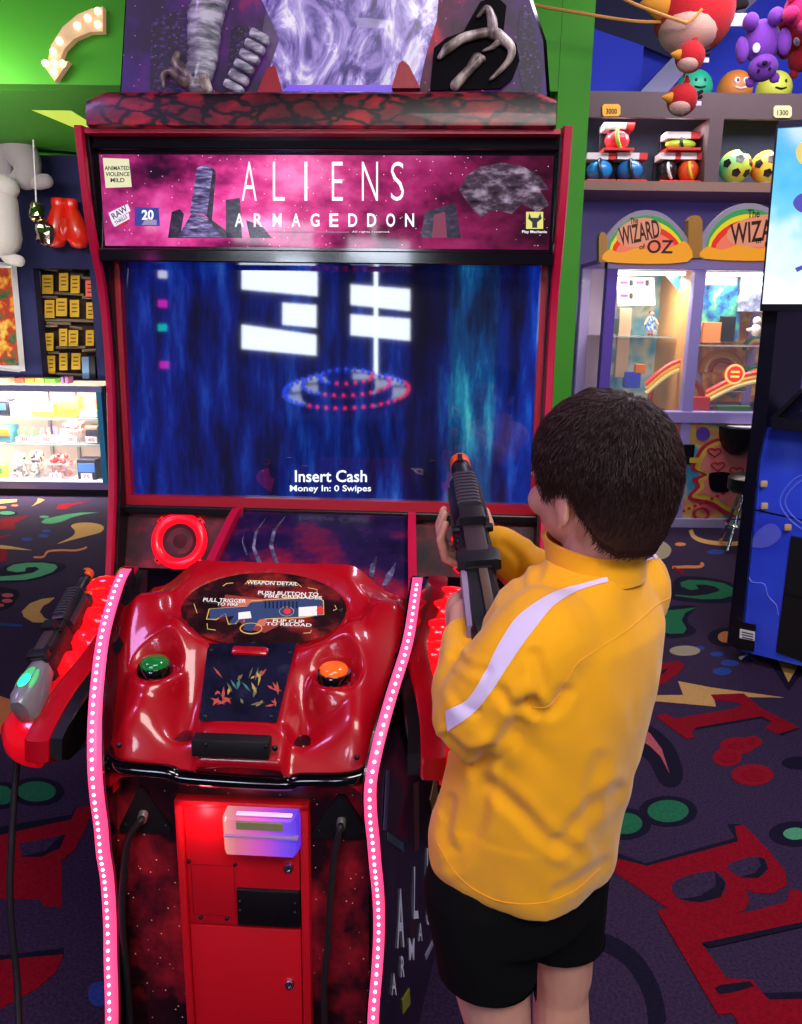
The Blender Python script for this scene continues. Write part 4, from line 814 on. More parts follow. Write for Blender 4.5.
# ================================================================== TOY GUNS
GUNB = mat('gun_black', '#16161c', .42, bump=(300, .15, .0006)); GUNG = mat('gun_grey', '#3a3640', .45); GUNP = mat('gun_panel_mauve', '#8a7a94', .5, var=(40, .2)); ORNG = mat('gun_orange', '#f0561c', .4)
def gun(label, o, fwd, up, scale, lit):
    f = fwd.normalized(); r = f.cross(up).normalized(); u = r.cross(f).normalized()
    M = basis(o, r*scale, f*scale, u*scale)
    root = thing('toy_gun', label, 'toy gun', o, 0, 'guns of the shooting game'); T = Matrix.Translation(-o) @ M
    def part(name, fn, m, sm=40, lb=None):
        bm = fresh(); fn(bm); bm.transform(T); return obj(name, bm, m, root, sm, label=lb)
    def taper(bm, secs, bev=.22):
        rings = []
        for y, w, zt, zb, xo in secs:
            cx, cz, hw, hh = xo, (zt+zb)/2, w/2, (zt-zb)/2; c = bev
            rings.append([V((cx+hw*a, y, cz+hh*b)) for a, b in ((-1, -1+c), (-1+c, -1), (1-c, -1), (1, -1+c), (1, 1-c), (1-c, 1), (-1+c, 1), (-1, 1-c))])
        loft(bm, rings)
    if lit:
        part('stock', lambda bm: taper(bm, [(-.02, .040, .012, -.070, 0), (.0, .060, .022, -.085, 0), (.06, .062, .022, -.075, 0), (.12, .050, .016, -.055, 0), (.15, .036, .010, -.040, 0)], .45), mat('stock_translucent', '#7a7a80', .35, trans=.0, coat=.3), 60, 'grey translucent stock')
        part('stock_light', lambda bm: sphere(bm, (0, .05, .016), (.019, .030, .010), 16, 10), glow('gun_green_light', '#18ff78', 5.0), 60, 'green glowing light')
        part('stock_light_glow', lambda bm: sphere(bm, (0, .055, .012), (.027, .055, .0115), 16, 10), mat('gun_green_halo', '#5a8a6a', .4, emit='#20d870', es=.7), 60)
    else:
        part('stock', lambda bm: taper(bm, [(-.012, .036, .010, -.060, 0), (.0, .046, .018, -.075, 0), (.07, .044, .018, -.060, 0), (.135, .040, .016, -.045, 0)]), GUNB)
        part('stock_panel', lambda bm: taper(bm, [(.004, .010, .012, -.055, -.0235), (.135, .010, .016, -.035, -.022)]), GUNP, 40, 'mauve side panel')
        part('stock_strip', lambda bm: taper(bm, [(.01, .012, .0225, .015, .004), (.12, .012, .0225, .015, .004)]), mat('stock_brown', '#5a4636', .5))
    part('receiver', lambda bm: taper(bm, [(.125, .044, .020, -.045, 0), (.14, .048, .024, -.048, 0), (.27, .046, .024, -.048, 0), (.285, .042, .020, -.042, 0)]), GUNB)
    part('rear_flare', lambda bm: taper(bm, [(.128, .060, .030, .012, 0), (.150, .058, .034, .010, 0), (.170, .040, .030, .012, 0)]), GUNB)
    part('top_rail', lambda bm: taper(bm, [(.150, .030, .034, .020, 0), (.255, .030, .034, .020, 0)], .15), mat('rail_rust', '#3c2c30', .5))
    part('rear_sight', lambda bm: taper(bm, [(.222, .038, .048, .030, 0), (.252, .036, .050, .030, 0)], .2), GUNB)
    for k in range(2): part('sight_knob', lambda bm: lathe(bm, [(.006, -.030), (.007, -.026), (.007, .026), (.006, .030)], 12, Matrix.Translation((0, .16+k*.077, .020)) @ Matrix.Rotation(math.pi/2, 4, 'Y')), STEEL)
    part('side_button', lambda bm: sphere(bm, (-.024, .22, .010), (.004, .006, .006), 10, 6), BLACK)
    part('handguard', lambda bm: taper(bm, [(.28, .046, .028, -.050, 0), (.29, .052, .032, -.052, 0), (.41, .048, .030, -.046, 0), (.42, .040, .024, -.036, 0)], .35), GUNB)
    for k in range(10):
        y = .294+k*.0118; part('handguard_rib', lambda bm: taper(bm, [(y, .036, .0375, .020, 0), (y+.0062, .036, .0375, .020, 0)], .35), GUNG if k % 1 == 0 else GUNB)
    for s in (-1, 1): part('side_rail', lambda bm: taper(bm, [(.29, .006, .008, -.014, s*.027), (.41, .006, .008, -.014, s*.025)], .1), GUNG)
    part('barrel', lambda bm: lathe(bm, [(.015, .0), (.016, .004), (.016, .05), (.0175, .052), (.0175, .066), (.015, .070)], 20, Matrix.Translation((0, .415, .008)) @ Matrix.Rotation(-math.pi/2, 4, 'X')), GUNB)
    part('barrel_tip', lambda bm: lathe(bm, [(.017, .0), (.018, .003), (.018, .026), (.014, .030), (.010, .030), (.010, .01)], 20, Matrix.Translation((0, .486, .008)) @ Matrix.Rotation(-math.pi/2, 4, 'X'), False), ORNG, 50, 'orange muzzle tip')
    part('front_sight', lambda bm: taper(bm, [(.470, .008, .030, .020, 0), (.485, .006, .034, .020, 0), (.498, .008, .030, .018, 0)], .2), GUNB)
    part('launcher_tube', lambda bm: lathe(bm, [(.019, .0), (.021, .004), (.021, .13), (.017, .15)], 18, Matrix.Translation((-.006, .31, -.050)) @ Matrix.Rotation(-math.pi/2, 4, 'X')), GUNB)
    part('launcher_tip', lambda bm: lathe(bm, [(.017, .0), (.0175, .014), (.012, .018)], 16, Matrix.Translation((-.006, .458, -.050)) @ Matrix.Rotation(-math.pi/2, 4, 'X')), ORNG, 50, 'orange launcher tip')
    part('pistol_grip', lambda bm: loft(bm, [[V((hw*a, y+hy*b, z)) for a, b in ((-1, -.6), (-.6, -1), (.6, -1), (1, -.6), (1, .6), (.6, 1), (-.6, 1), (-1, .6))] for y, z, hw, hy in ((.150, -.035, .015, .018), (.138, -.075, .016, .019), (.122, -.120, .017, .020))]), GUNB)
    part('trigger_guard', lambda bm: tube(bm, smoothpath([V((0, .160, -.046)), V((0, .168, -.074)), V((0, .192, -.078)), V((0, .205, -.046))], 4), .003, 6), GUNB)
    part('trigger', lambda bm: tube(bm, [V((0, .182, -.046)), V((0, .180, -.058)), V((0, .184, -.068))], .003, 6), ORNG)
    part('magazine', lambda bm: taper(bm, [(.214, .026, -.040, -.115, 0), (.262, .026, -.040, -.108, 0)], .15), GUNB)
    return root, M
GB = WZ(490, 634, 1.02); GM = WZ(460, 466, 1.49)
gunr, GMX = gun('black toy rifle with orange tip held by the boy in yellow', GB, GM-GB, V((-.10, 0, 1)), (GM-GB).length/.512, False)
def GP(x, y, z): return GMX @ V((x, y, z))
la = fromL(L(20, 700, 'x', -.322)); lb = fromL(L(88, 577, 'x', -.330))
lg, _ = gun('grey toy rifle with green glowing stock lying in the left holster', la, lb-la, V((-.18, -.22, .95)), .58, True)
bm = fresh(); pth = [fromL(p) for p in (L(22, 712, 'x', -.325), L(19, 745, 'x', -.36), L(14, 800, 'x', -.37), L(10, 900, 'x', -.37), L(17, 980, 'x', -.36), L(20, 1060, 'x', -.34))]
pth = [p-la for p in smoothpath(pth, 6)]; tube(bm, pth, .0055, 8); obj('gun_cable', bm, RUBBER, lg, 60, label='black hanging cable')

# ================================================================== THE BOY
SKIN = mat('skin', '#d9a08c', .55, var=(30, .08), spec=.35)
SKIN.node_tree.nodes['Principled BSDF'].inputs['Subsurface Weight'].default_value = .12
SKIN.node_tree.nodes['Principled BSDF'].inputs['Subsurface Radius'].default_value = (.012, .005, .003)
JACK = mat('yellow_fleece', '#f8ae12', .85, bump=(700, .25, .0008), sheen=.25, spec=.2, var=(12, .05))
STRP = mat('pale_lilac_stripe', '#dccdf2', .7, bump=(700, .2, .0006))
SHRT = mat('black_shorts', '#060608', .9, sheen=.0, spec=.15)
HAIRM = mat('dark_brown_hair', '#35201f', .5, spec=.4)
def remesh(bm, voxel, iters, fac=.5):
    me = bpy.data.meshes.new('tmp'); bm.to_mesh(me); bm.free(); o = bpy.data.objects.new('tmp', me); COL.objects.link(o)
    a = o.modifiers.new('r', 'REMESH'); a.mode = 'VOXEL'; a.voxel_size = voxel; a.use_smooth_shade = True
    if iters: b = o.modifiers.new('s', 'SMOOTH'); b.factor = fac; b.iterations = iters
    dg = bpy.context.evaluated_depsgraph_get(); r = bpy.data.meshes.new_from_object(o.evaluated_get(dg)); bpy.data.objects.remove(o); bpy.data.meshes.remove(me)
    out = bmesh.new(); out.from_mesh(r); bpy.data.meshes.remove(r); return out
BETA = math.radians(48); FB = V((-math.sin(BETA), math.cos(BETA), 0)); RB = V((math.cos(BETA), math.sin(BETA), 0))
def ering(c, a, b, n=28, p=2.3):
    out = []
    for k in range(n):
        t = 2*math.pi*k/n; ct, st_ = math.cos(t), math.sin(t)
        out.append(V(c) + RB*(a*math.copysign(abs(ct)**(2/p), ct)) + FB*(b*math.copysign(abs(st_)**(2/p), st_)))
    return out
LSH = V((.168, .892, 1.055)); RSH = V((.318, 1.066, 1.066))
LEL = WZ(476, 716, .985); LWR = WZ(464, 614, 1.11)
REL = V((.262, 1.200, .995)); RWR = WZ(487, 538, 1.29)
HC = V((.245, .985, 1.239)); HY = math.radians(37)
HM = Matrix.Translation(HC) @ Matrix.Rotation(HY, 4, 'Z') @ Matrix.Rotation(math.radians(-6), 4, 'X') @ Matrix.Scale(.92, 4)
HIPL = V((.118, .945, .66)); HIPR = V((.236, 1.035, .66)); KNL = V((.150, .945, .415)); KNR = V((.262, 1.050, .405))
ANL = V((.140, .925, .085)); ANR = V((.285, 1.05, .085))
# --- body, one continuous surface
bm = fresh()
def hs(c, r, rot=None): sphere(bm, HM @ V(c), r, 24, 16, (HM.to_3x3() @ rot if rot is not None else HM.to_3x3()))
hs((0, -.012, .022), (.074, .090, .086)); hs((0, .028, -.035), (.060, .060, .066)); hs((0, .045, -.070), (.036, .034, .028)); hs((0, .052, .02), (.060, .036, .050))
hs((0, .094, -.028), (.010, .014, .012)); hs((0, .088, -.008), (.007, .012, .020)); hs((0, .084, -.062), (.020, .010, .006)); hs((0, .082, -.071), (.017, .010, .006))
for s in (-1, 1):
    hs((s*.036, .062, -.030), (.026, .024, .024)); hs((s*.028, .076, .006), (.020, .012, .006))
    e = Matrix.Rotation(s*.35, 3, 'Z') @ Matrix.Rotation(-.15, 3, 'X')
    hs((s*.074, -.004, -.030), (.008, .016, .026), e); hs((s*.078, -.011, -.022), (.005, .012, .018), e); hs((s*.073, .002, -.052), (.005, .008, .009), e)
capsule(bm, [HM @ V((0, -.018, -.05)), V((.252, .985, 1.12)), V((.235, .98, 1.05))], [.046, .047, .055], 16)
loft(bm, [ering((.228, .978, 1.09), .07, .05), ering((.225, .975, 1.04), .125, .075), ering((.205, .975, .92), .12, .082), ering((.185, .98, .78), .115, .082), ering((.176, .985, .70), .108, .082), ering((.177, .989, .645), .085, .070)])
capsule(bm, [LSH, LSH.lerp(LEL, .5), LEL, LEL.lerp(LWR, .4), LWR], [.042, .037, .032, .031, .022], 14)
capsule(bm, [RSH, RSH.lerp(REL, .5), REL, REL.lerp(RWR, .4), RWR], [.042, .037, .032, .031, .022], 14)
for h, k, a in ((HIPL, KNL, ANL), (HIPR, KNR, ANR)):
    capsule(bm, [h, h.lerp(k, .5), k+V((0, 0, .03)), k, k.lerp(a, .28), k.lerp(a, .65), a], [.070, .056, .047, .043, .046, .036, .028], 18)
    capsule(bm, [a+V((0, -.01, -.045)), a+FB*.06+V((0, 0, -.05)), a+FB*.12+V((0, 0, -.058))], [.028, .028, .022], 12)
# hands, built in the gun's own frame so that they close on it
gs = GMX.to_scale()[0]
def finger(pts, r=.0072): capsule(bm, [GP(*p) for p in pts], [r, r*.98, r*.92, r*.8][:len(pts)], 10)
# left hand on the pistol grip: palm at the left and rear, fingers round the front to the right side
capsule(bm, [LWR, GP(-.032, .096, -.050), GP(-.034, .128, -.056)], [.022, .022, .018], 12)
sphere(bm, GP(-.036, .116, -.046), (.017, .028, .032), 14, 10)
for k, (z, ex) in enumerate(((-.056, .012), (-.073, .004), (-.089, .0), (-.103, -.006))):
    if k == 0: finger(((-.026, .140, z+.008), (-.025, .172, z+.006), (-.014, .188, z+.002), (.000, .189, z-.002)))
    else: finger(((-.036, .128-k*.004, z+.008), (-.027, .160-k*.005, z-.002), (-.002, .170-k*.005, z-.003), (.019, .156-k*.005, z-.003)))
finger(((-.030, .104, -.030), (-.014, .098, -.028), (.014, .112, -.026), (.024, .134, -.028)), .0078)
# right hand under the launcher tube: palm below, fingers up the left side, thumb on the right
capsule(bm, [RWR, GP(.014, .330, -.086), GP(.000, .350, -.086)], [.021, .020, .017], 12)
sphere(bm, GP(-.004, .352, -.084), (.030, .031, .015), 14, 10)
for k in range(4):
    y = .312+k*.0195; top = (.010, .018, .016, .004)[k]
    finger(((-.018, y, -.086), (-.042, y+.002, -.074), (-.048, y+.003, -.042+top*.6), (-.038, y+.003, -.020+top)), .0085 if k < 3 else .0072)
finger(((.016, .326, -.082), (.034, .334, -.062), (.036, .350, -.036), (.031, .364, -.018)), .0082)
body = obj('person', remesh(bm, .0030, 4, .45), SKIN, None, 180)
tag(body, 'boy in yellow jacket and black shorts aiming a toy rifle', 'person')
for s in (-1, 1):
    bm = fresh(); sphere(bm, HM @ V((s*.028, .0735, -.007)), .0095, 14, 10, HM.to_3x3()); ey = obj('eye', bm, mat('eye_white', '#e8e4e0', .2), body)
    bm = fresh(); sphere(bm, HM @ V((s*.028, .0795, -.007)), (.0052, .0042, .0052), 12, 8, HM.to_3x3()); obj('iris', bm, mat('eye_brown', '#2a1810', .15), ey)
    bm = fresh(); tube(bm, smoothpath([HM @ V((s*.014, .087, .010)), HM @ V((s*.028, .088, .016)), HM @ V((s*.044, .076, .010))], 4), .003, 6); obj('eyebrow', bm, HAIRM, body)
bm = fresh(); sphere(bm, HM @ V((0, .0925, -.066)), (.016, .004, .0055), 12, 8, HM.to_3x3()); obj('lips', bm, mat('lip_pink', '#b8646a', .45), body)
# --- jacket
bm = fresh()
loft(bm, [ering((.250, .985, 1.135), .052, .052), ering((.240, .982, 1.118), .075, .062), ering((.226, .976, 1.090), .122, .082), ering((.226, .975, 1.05), .146, .100), ering((.218, .973, .98), .147, .110),
          ering((.205, .972, .89), .142, .112), ering((.188, .975, .80), .138, .112), ering((.180, .980, .76), .140, .116), ering((.178, .982, .720), .140, .116), ering((.178, .983, .696), .134, .112)])
def arm(pts, rs): capsule(bm, smoothpath(pts, 5), [rs[min(int(i/5), len(rs)-1)]*(1-(i % 5)/5)+rs[min(int(i/5)+1, len(rs)-1)]*(i % 5)/5 for i in range((len(pts)-1)*5+1)], 18)
LCU = LEL.lerp(LWR, .70); RCU = REL.lerp(RWR, .84)
arm([LSH+V((.03, .02, -.01)), LSH, LSH.lerp(LEL, .5)+V((-.008, -.006, 0)), LEL, LEL.lerp(LCU, .5), LCU], [.064, .064, .060, .056, .048, .036])
arm([RSH+V((-.03, -.02, -.01)), RSH, RSH.lerp(REL, .5), REL, REL.lerp(RCU, .5), RCU], [.066, .064, .056, .050, .046, .036])
jb = remesh(bm, .0048, 8, .5)
jb.normal_update()
for v in jb.verts:
    p = v.co
    n1 = noise.noise(V((p.x*9+p.z*5, p.y*9, p.z*7)))
    n2 = noise.noise(V((p.x*26+p.z*14, p.y*26, p.z*15+3)))
    dl = min((p-LEL).length, (p-REL).length); k = max(0, 1-dl/.13)
    cr = math.sin((p.z*1.0+p.x*.5)*120+n1*4)*.0022*k
    hemk = 1 if p.z < .80 else .5
    v.co = p + v.normal*(n1*.0075*hemk+n2*.0026+cr)
    d = (p - V((.178, .983, p.z))); az = math.atan2(d.dot(RB), d.dot(FB))
    if p.z < .82: v.co += V((d.x, d.y, 0)).normalized()*(.007*math.sin(az*5+1.3)*(.82-p.z)/.16)
    if p.z < .745: v.co.z += .016*math.cos(az+.5)*((.745-p.z)/.05 if p.z > .695 else 1)
# explicit cloth folds, laid where the cloth creases (elbow, armpit, small of the back)
FOLDS = [([(484, 765), (480, 820), (456, 862)], 9, .006), ([(490, 782), (520, 811), (545, 837), (575, 852)], 9, .006), ([(617, 790), (583, 816), (560, 843)], 9, .005), ([(556, 892), (580, 880), (603, 862)], 7, .004), ([(528, 701), (507, 739), (480, 762)], 10, .010),
         ([(533, 705), (550, 711), (566, 693)], 8, .006), ([(446, 738), (465, 752), (488, 750)], 6, .006), ([(534, 655), (541, 685), (532, 707)], 8, .006), ([(500, 690), (512, 705), (530, 706)], 7, .005), ([(455, 655), (470, 668), (488, 672)], 6, .004), ([(452, 690), (462, 705), (476, 712)], 6, .003), ([(505, 545), (520, 562), (522, 585)], 6, .004), ([(535, 548), (540, 565), (535, 580)], 6, .004), ([(600, 760), (590, 800), (596, 845)], 9, .004), ([(450, 800), (446, 830), (452, 850)], 7, .005)]
FP = [([(p.x, p.y) for p in smoothpath([V((a, b, 0)) for a, b in f], 5)], w, d) for f, w, d in FOLDS]
def segd(x, y, f):
    best = 1e9
    for (ax_, ay_), (bx_, by_) in zip(f, f[1:]):
        ex, ey = bx_-ax_, by_-ay_; t = max(0, min(1, ((x-ax_)*ex+(y-ay_)*ey)/(ex*ex+ey*ey+1e-9))); q = (x-ax_-t*ex)**2+(y-ay_-t*ey)**2
        if q < best: best = q
    return best
jb.normal_update()
for v in jb.verts:
    dd = v.co-CAM; zc = dd.dot(FW); nv = v.normal.dot(dd.normalized())
    if nv > .15: continue
    u_, v_ = 401+F*dd.dot(RT)/zc, 512-F*dd.dot(UP)/zc; s_ = 0
    for f, w, d in FP:
        m_ = segd(u_, v_, f)
        if m_ < 9*w*w:
            q = math.sqrt(m_)/w; s_ += .62*d*(-math.exp(-q*q*1.6)+.55*math.exp(-((q-1.5)/.7)**2))
    v.co += v.normal*s_
jb2 = bmesh.new(); tmpm = bpy.data.meshes.new('t'); jb.to_mesh(tmpm); jb2.from_mesh(tmpm); bpy.data.meshes.remove(tmpm)
jacket = obj('jacket', jb, JACK, body, 180, label='yellow zip jacket')
BV = BVHTree.FromBMesh(jb2)
def onj(u, v, off):
    d = ray(u, v).normalized(); h = BV.ray_cast(CAM, d)
    if h[0] is None: h = BV.find_nearest(WZ(u, v, 1.0))
    return (h[0]+h[1]*off, h[1])
def strip(name, A, B, m, off=.0016, n=60, w=7):
    PA = smoothpath([V((a, b, 0)) for a, b in A], 12); PB = smoothpath([V((a, b, 0)) for a, b in B], 12)
    def samp(P, t):
        f_ = t*(len(P)-1); i = min(int(f_), len(P)-2); return P[i].lerp(P[i+1], f_-i)
    bm = fresh(); rows = []; last = None
    for i in range(n+1):
        a = samp(PA, i/n); b = samp(PB, i/n); row = []
        for j in range(w+1):
            q = a.lerp(b, j/w); p, _ = onj(q.x, q.y, off)
            if p is None: p = last
            last = p; row.append(p)
        rows.append(row)
    loft(bm, rows, False, False); bmesh.ops.remove_doubles(bm, verts=bm.verts, dist=1e-5); return obj(name, bm, m, jacket, 180)
strip('sleeve_stripe', [(607, 577), (587, 583), (559, 591), (536, 603), (516, 619), (500, 643), (486, 671), (468, 699), (446, 711)], [(608, 582), (594, 586), (575, 593), (553, 607), (533, 631), (513, 659), (496, 684), (476, 711), (448, 731)], STRP)['label'] = 'pale stripe down the sleeve'
strip('shoulder_stripe', [(648, 551), (656, 541)], [(655, 560), (663, 552)], STRP, n=8, w=4)
def seam(pts, r=.0006, name='seam', m=JACK):
    P = [onj(p.x, p.y, .0004)[0] for p in smoothpath([V((a, b, 0)) for a, b in pts], 10)]; P = [p for p in P if p is not None]
    bm = fresh(); tube(bm, P, r, 5); return obj(name, bm, m, jacket, 180)
seam([(670, 598), (655, 606), (630, 628), (600, 648), (577, 664), (562, 690), (548, 706), (532, 708)])
seam([(437, 842), (455, 872), (480, 893), (510, 903), (545, 902), (575, 890), (600, 868)])
# stand collar round the neck with a zip at the front
bm = fresh(); rings = []
NCK = V((.252, .987, 1.13))
for (k, z) in ((1.0, -.022), (1.0, .0), (.97, .016), (.98, .024), (.88, .024), (.86, .0), (.86, -.02)):
    rings.append([NCK + RB*(.064*k*math.cos(t)) + FB*(.064*k*math.sin(t)) + V((0, 0, z*(1+.25*math.sin(t)))) + FB*(.01*z/.02*max(0, math.sin(t))) for t in [2*math.pi*q/40 for q in range(40)]])
loft(bm, rings, True, False); obj('collar', bm, JACK, jacket, 60)
bm = fresh(); zf = [NCK+FB*.066+V((0, 0, .02)), NCK+FB*.068, NCK+FB*.085+V((0, 0, -.05)), V((.226, .976, 1.0))+FB*.107]; tube(bm, zf, .0025, 6); obj('zipper', bm, STEEL, jacket)
# --- shorts and shoes
bm = fresh()
loft(bm, [ering((.176, .985, .76), .120, .095), ering((.176, .987, .69), .130, .104), ering((.177, .989, .62), .126, .104)])
HL, HR = V((.132, .943, .540)), V((.252, 1.048, .508))
for h, k in ((HIPL, HL), (HIPR, HR)): capsule(bm, [h+V((0, 0, .02)), h.lerp(k, .4), h.lerp(k, .75), k+V((0, 0, -.035))], [.080, .075, .072, .070], 20)
sb = remesh(bm, .005, 6, .5)
for v in sb.verts:
    n1 = noise.noise(v.co*14); v.co += v.normal*(n1*.004)
    zz = HL.z+.006 if v.co.x < .195 else HR.z+.006
    if v.co.z < zz: v.co.z = zz
obj('shorts', sb, SHRT, body, 60, label='black knee-length shorts')
for a in (ANL, ANR):
    bm = fresh(); yb = FB; rings = []
    for t, w, h in ((-.045, .022, .05), (-.03, .032, .062), (.0, .036, .075), (.05, .040, .055), (.10, .042, .042), (.135, .034, .034), (.15, .015, .022)):
        c = V((a.x, a.y, 0))+yb*t; rings.append([c+RB*(w*math.cos(q))+V((0, 0, max(.0, h*.5+h*.5*math.sin(q)))) for q in [2*math.pi*i/16 for i in range(16)]])
    loft(bm, rings); obj('shoe', bm, mat('dark_shoe', '#1c1c22', .6), body, 60)
# --- hair: a cap with many short strands lying on it
def hmin(phi):
    a = abs(math.degrees(phi))
    pts = [(0, -.098), (40, -.097), (62, -.082), (74, -.050), (84, -.012), (98, -.010), (106, -.022), (114, -.022), (120, .015), (135, .045), (180, .055)]
    for (a0, z0), (a1, z1) in zip(pts, pts[1:]):
        if a0 <= a <= a1: return z0+(z1-z0)*(a-a0)/(a1-a0)
    return .05
def hsurf(phi, z):                     # hair surface in the head frame; phi = 0 at the back
    zc = .012; rz = .102; k = max(0., 1-((z-zc)/rz)**2)**.5 if z > zc else max(.55, 1-((z-zc)/.19)**2)**.9
    a, b = .086, .103
    return V((a*k*math.sin(phi), -.012-b*k*math.cos(phi), z))
bm = fresh(); rows = []; NP = 72
for j in range(23):
    row = []
    for i in range(NP):
        phi = 2*math.pi*i/NP-math.pi; zl = hmin(phi); t = j/22; zt = .1135; z = zl+(zt-zl)*math.sin(t*math.pi/2)
        p = hsurf(phi, z); q = p*(1+.012*noise.noise(p*60))
        if j == 0: q = V((q.x*.90, q.y*.92, q.z))
        row.append(HM @ q)
    rows.append(row)
loft(bm, rows, True, False)
bm.faces.new([bm.verts[i] for i in []] or [v for v in list(bm.verts)[-NP:]])
hair = obj('hair', bm, HAIRM, body, 180, label='short dark brown hair')
rnd = random.Random(11); vs = []; fs = []
crown = V((.012, -.050, .105))
for k in range(26000):
    phi = rnd.uniform(-math.pi, math.pi); zl = hmin(phi); t = rnd.random(); z = zl+.004+(.1125-zl)*(1-(1-t)**1.5)
    p = hsurf(phi, z); c = V((0, -.012, .01)); n = (p-c).normalized()
    d = (p-crown); d = d-n*d.dot(n)
    d = (d.normalized() if d.length > 1e-4 else V((1, 0, 0)))
    # forward fringe falls forward, the back falls down
    dn = V((0, 0, -1)); dn = dn-n*dn.dot(n); d = (d+dn*.8*max(0, 1-(z/.1 if z > 0 else 0))).normalized()
    d = (d+V((rnd.gauss(0, .22), rnd.gauss(0, .22), rnd.gauss(0, .22)))); d = (d-n*d.dot(n)).normalized()
    ln = rnd.uniform(.018, .036)*(1.0 if z > zl+.03 else .6); lift = rnd.uniform(.05, .34)
    w = rnd.uniform(.00035, .0007); sd = n.cross(d).normalized()*w
    p0 = p-n*.003; p1 = p+d*ln*.5+n*(ln*lift*.55); p2 = p+d*ln+n*(ln*lift*.45-ln*ln*4.5)
    b = len(vs)
    vs += [HM @ x for x in (p0-sd, p0+sd, p0+n*w*1.4, p1-sd*.8, p1+sd*.8, p1+n*w, p2)]
    fs += [(b, b+3, b+5, b+2), (b+1, b+2, b+5, b+4), (b, b+1, b+4, b+3), (b+3, b+6, b+5), (b+4, b+5, b+6), (b+3, b+4, b+6)]
me = bpy.data.meshes.new('hair_strands'); me.from_pydata(vs, [], fs); me.materials.append(HAIRM); me.shade_smooth()
hs_ = bpy.data.objects.new('hair_strands', me); COL.objects.link(hs_); hs_.parent = hair; hs_['kind'] = 'stuff'
# ================================================================== BACKGROUND, LEFT
def Wy(y): return lambda u, v: W(u, v, 'y', y)
def flat(name, px, m, parent, fn, off=.002, th=.002, out=V((0, -1, 0))):
    bm = fresh(); org = parent.matrix_basis.translation if parent is not None else V((0, 0, 0))
    prism(bm, [fn(u, v)+out*off-org for u, v in px], out*th); return obj(name, bm, m, parent, 0)
def wtext(name, body, m, parent, fn, bxp, off=.004, bold=.0):
    u0, v0, u1, v1 = bxp; org = parent.matrix_basis.translation if parent is not None else V((0, 0, 0))
    c = fn((u0+u1)/2, (v0+v1)/2)-org; a = fn(u0, (v0+v1)/2); b = fn(u1, (v0+v1)/2); t = fn((u0+u1)/2, v0); d = fn((u0+u1)/2, v1)
    x = (b-a).normalized(); y = (t-d).normalized(); z = x.cross(y).normalized()
    return text(name, body, m, parent, basis(c, x, y, z), (b-a).length, (t-d).length, off, bold)
def mesh_thing(name, bm, m, label, cat, smooth=50, group=None): return tag(obj(name, bm, m, None, smooth), label, cat, group)
# lit arrow sign
cH = crop(0, 0, .166)
AF = Wy(4.99); ao = AF(58, 45)
arrow = thing('arrow_sign', 'curved cream arrow sign with lit bulbs on the green wall', 'sign', ao)
bm = fresh(); prism(bm, [AF(*cH(*p))-ao for p in ((640, 60), (640, 208), (560, 212), (470, 250), (410, 310), (380, 382), (435, 385), (352, 505), (268, 385), (312, 380), (330, 290), (400, 180), (490, 105), (570, 72))], (0, -.05, 0)); obj('arrow_face', bm, mat('arrow_cream', '#e4c0a0', .5, emit='#e0a070', es=.25), arrow, 0)
BULB = glow('warm_bulb', '#ffd898', 4.0)
for x, y in ((612, 90), (612, 170), (552, 132), (490, 178), (384, 268), (346, 332), (300, 400), (352, 398), (402, 402), (352, 452)):
    bm = fresh(); c = AF(*cH(x, y))-ao; sphere(bm, c+V((0, -.058, 0)), .019, 12, 8); obj('bulb', bm, BULB, arrow)
# boxing gloves
GLV = mat('glove_red', '#f02410', .3, coat=.4)
for k, (cu, cv, s) in enumerate(((57, 222, -1), (75, 223, 1))):
    o = W(cu, cv, 'y', 6.98); g = thing('boxing_glove', ('left' if s < 0 else 'right')+' one of two red boxing gloves hanging on the navy wall', 'boxing glove', o, 0, 'pair of boxing gloves')
    bm = fresh(); rings = []
    for t, rx, ry, xo in ((-.20, .02, .02, .02), (-.19, .06, .055, .02), (-.13, .092, .075, .016), (-.05, .096, .08, .008), (.03, .078, .068, -.006), (.09, .060, .056, -.016), (.115, .05, .05, -.02)):
        rings.append([V((s*xo+rx*math.cos(a), ry*math.sin(a), t)) for a in [2*math.pi*i/18 for i in range(18)]])
    loft(bm, rings); obj('glove_body', bm, GLV, g, 60)
    bm = fresh(); capsule(bm, smoothpath([V((-s*.06, -.03, .02)), V((-s*.092, -.045, -.04)), V((-s*.078, -.05, -.11))], 4), [.032]*4+[.035]*5, 10); obj('glove_thumb', bm, GLV, g, 60)
    bm = fresh(); lathe(bm, [(.050, 0), (.056, .01), (.058, .07), (.052, .085)], 16, Matrix.Translation((-s*.022, 0, .10)) @ Matrix.Diagonal((1, .8, 1, 1))); obj('glove_cuff', bm, GLV, g, 50)
# foil ornament on a string
o = W(42, 225, 'y', 6.5); t = thing('foil_ornament', 'crumpled silver foil ornament hanging on a string by the gloves', 'ornament', o)
bm = fresh(); sphere(bm, (-.03, 0, .09), (.055, .05, .075), 14, 10); sphere(bm, (.02, 0, -.06), (.075, .06, .10), 14, 10)
for v in bm.verts: v.co += V((noise.noise(v.co*22), noise.noise(v.co*22+V((5, 0, 0))), noise.noise(v.co*22+V((0, 7, 0)))))*.03
obj('foil_body', bm, mat('silver_foil', '#b8a890', .15, 1), t, 20)
a = W(33, 135, 'y', 6.5); bm = fresh(); tube(bm, [V((-.03, 0, .15)), a-o], .006, 6); obj('string', bm, WHITE, t); bm = fresh(); lathe(bm, [(.05, 0), (.055, .015), (.02, .03)], 14, Matrix.Translation(a-o)); obj('ceiling_hook', bm, CHROME, t)
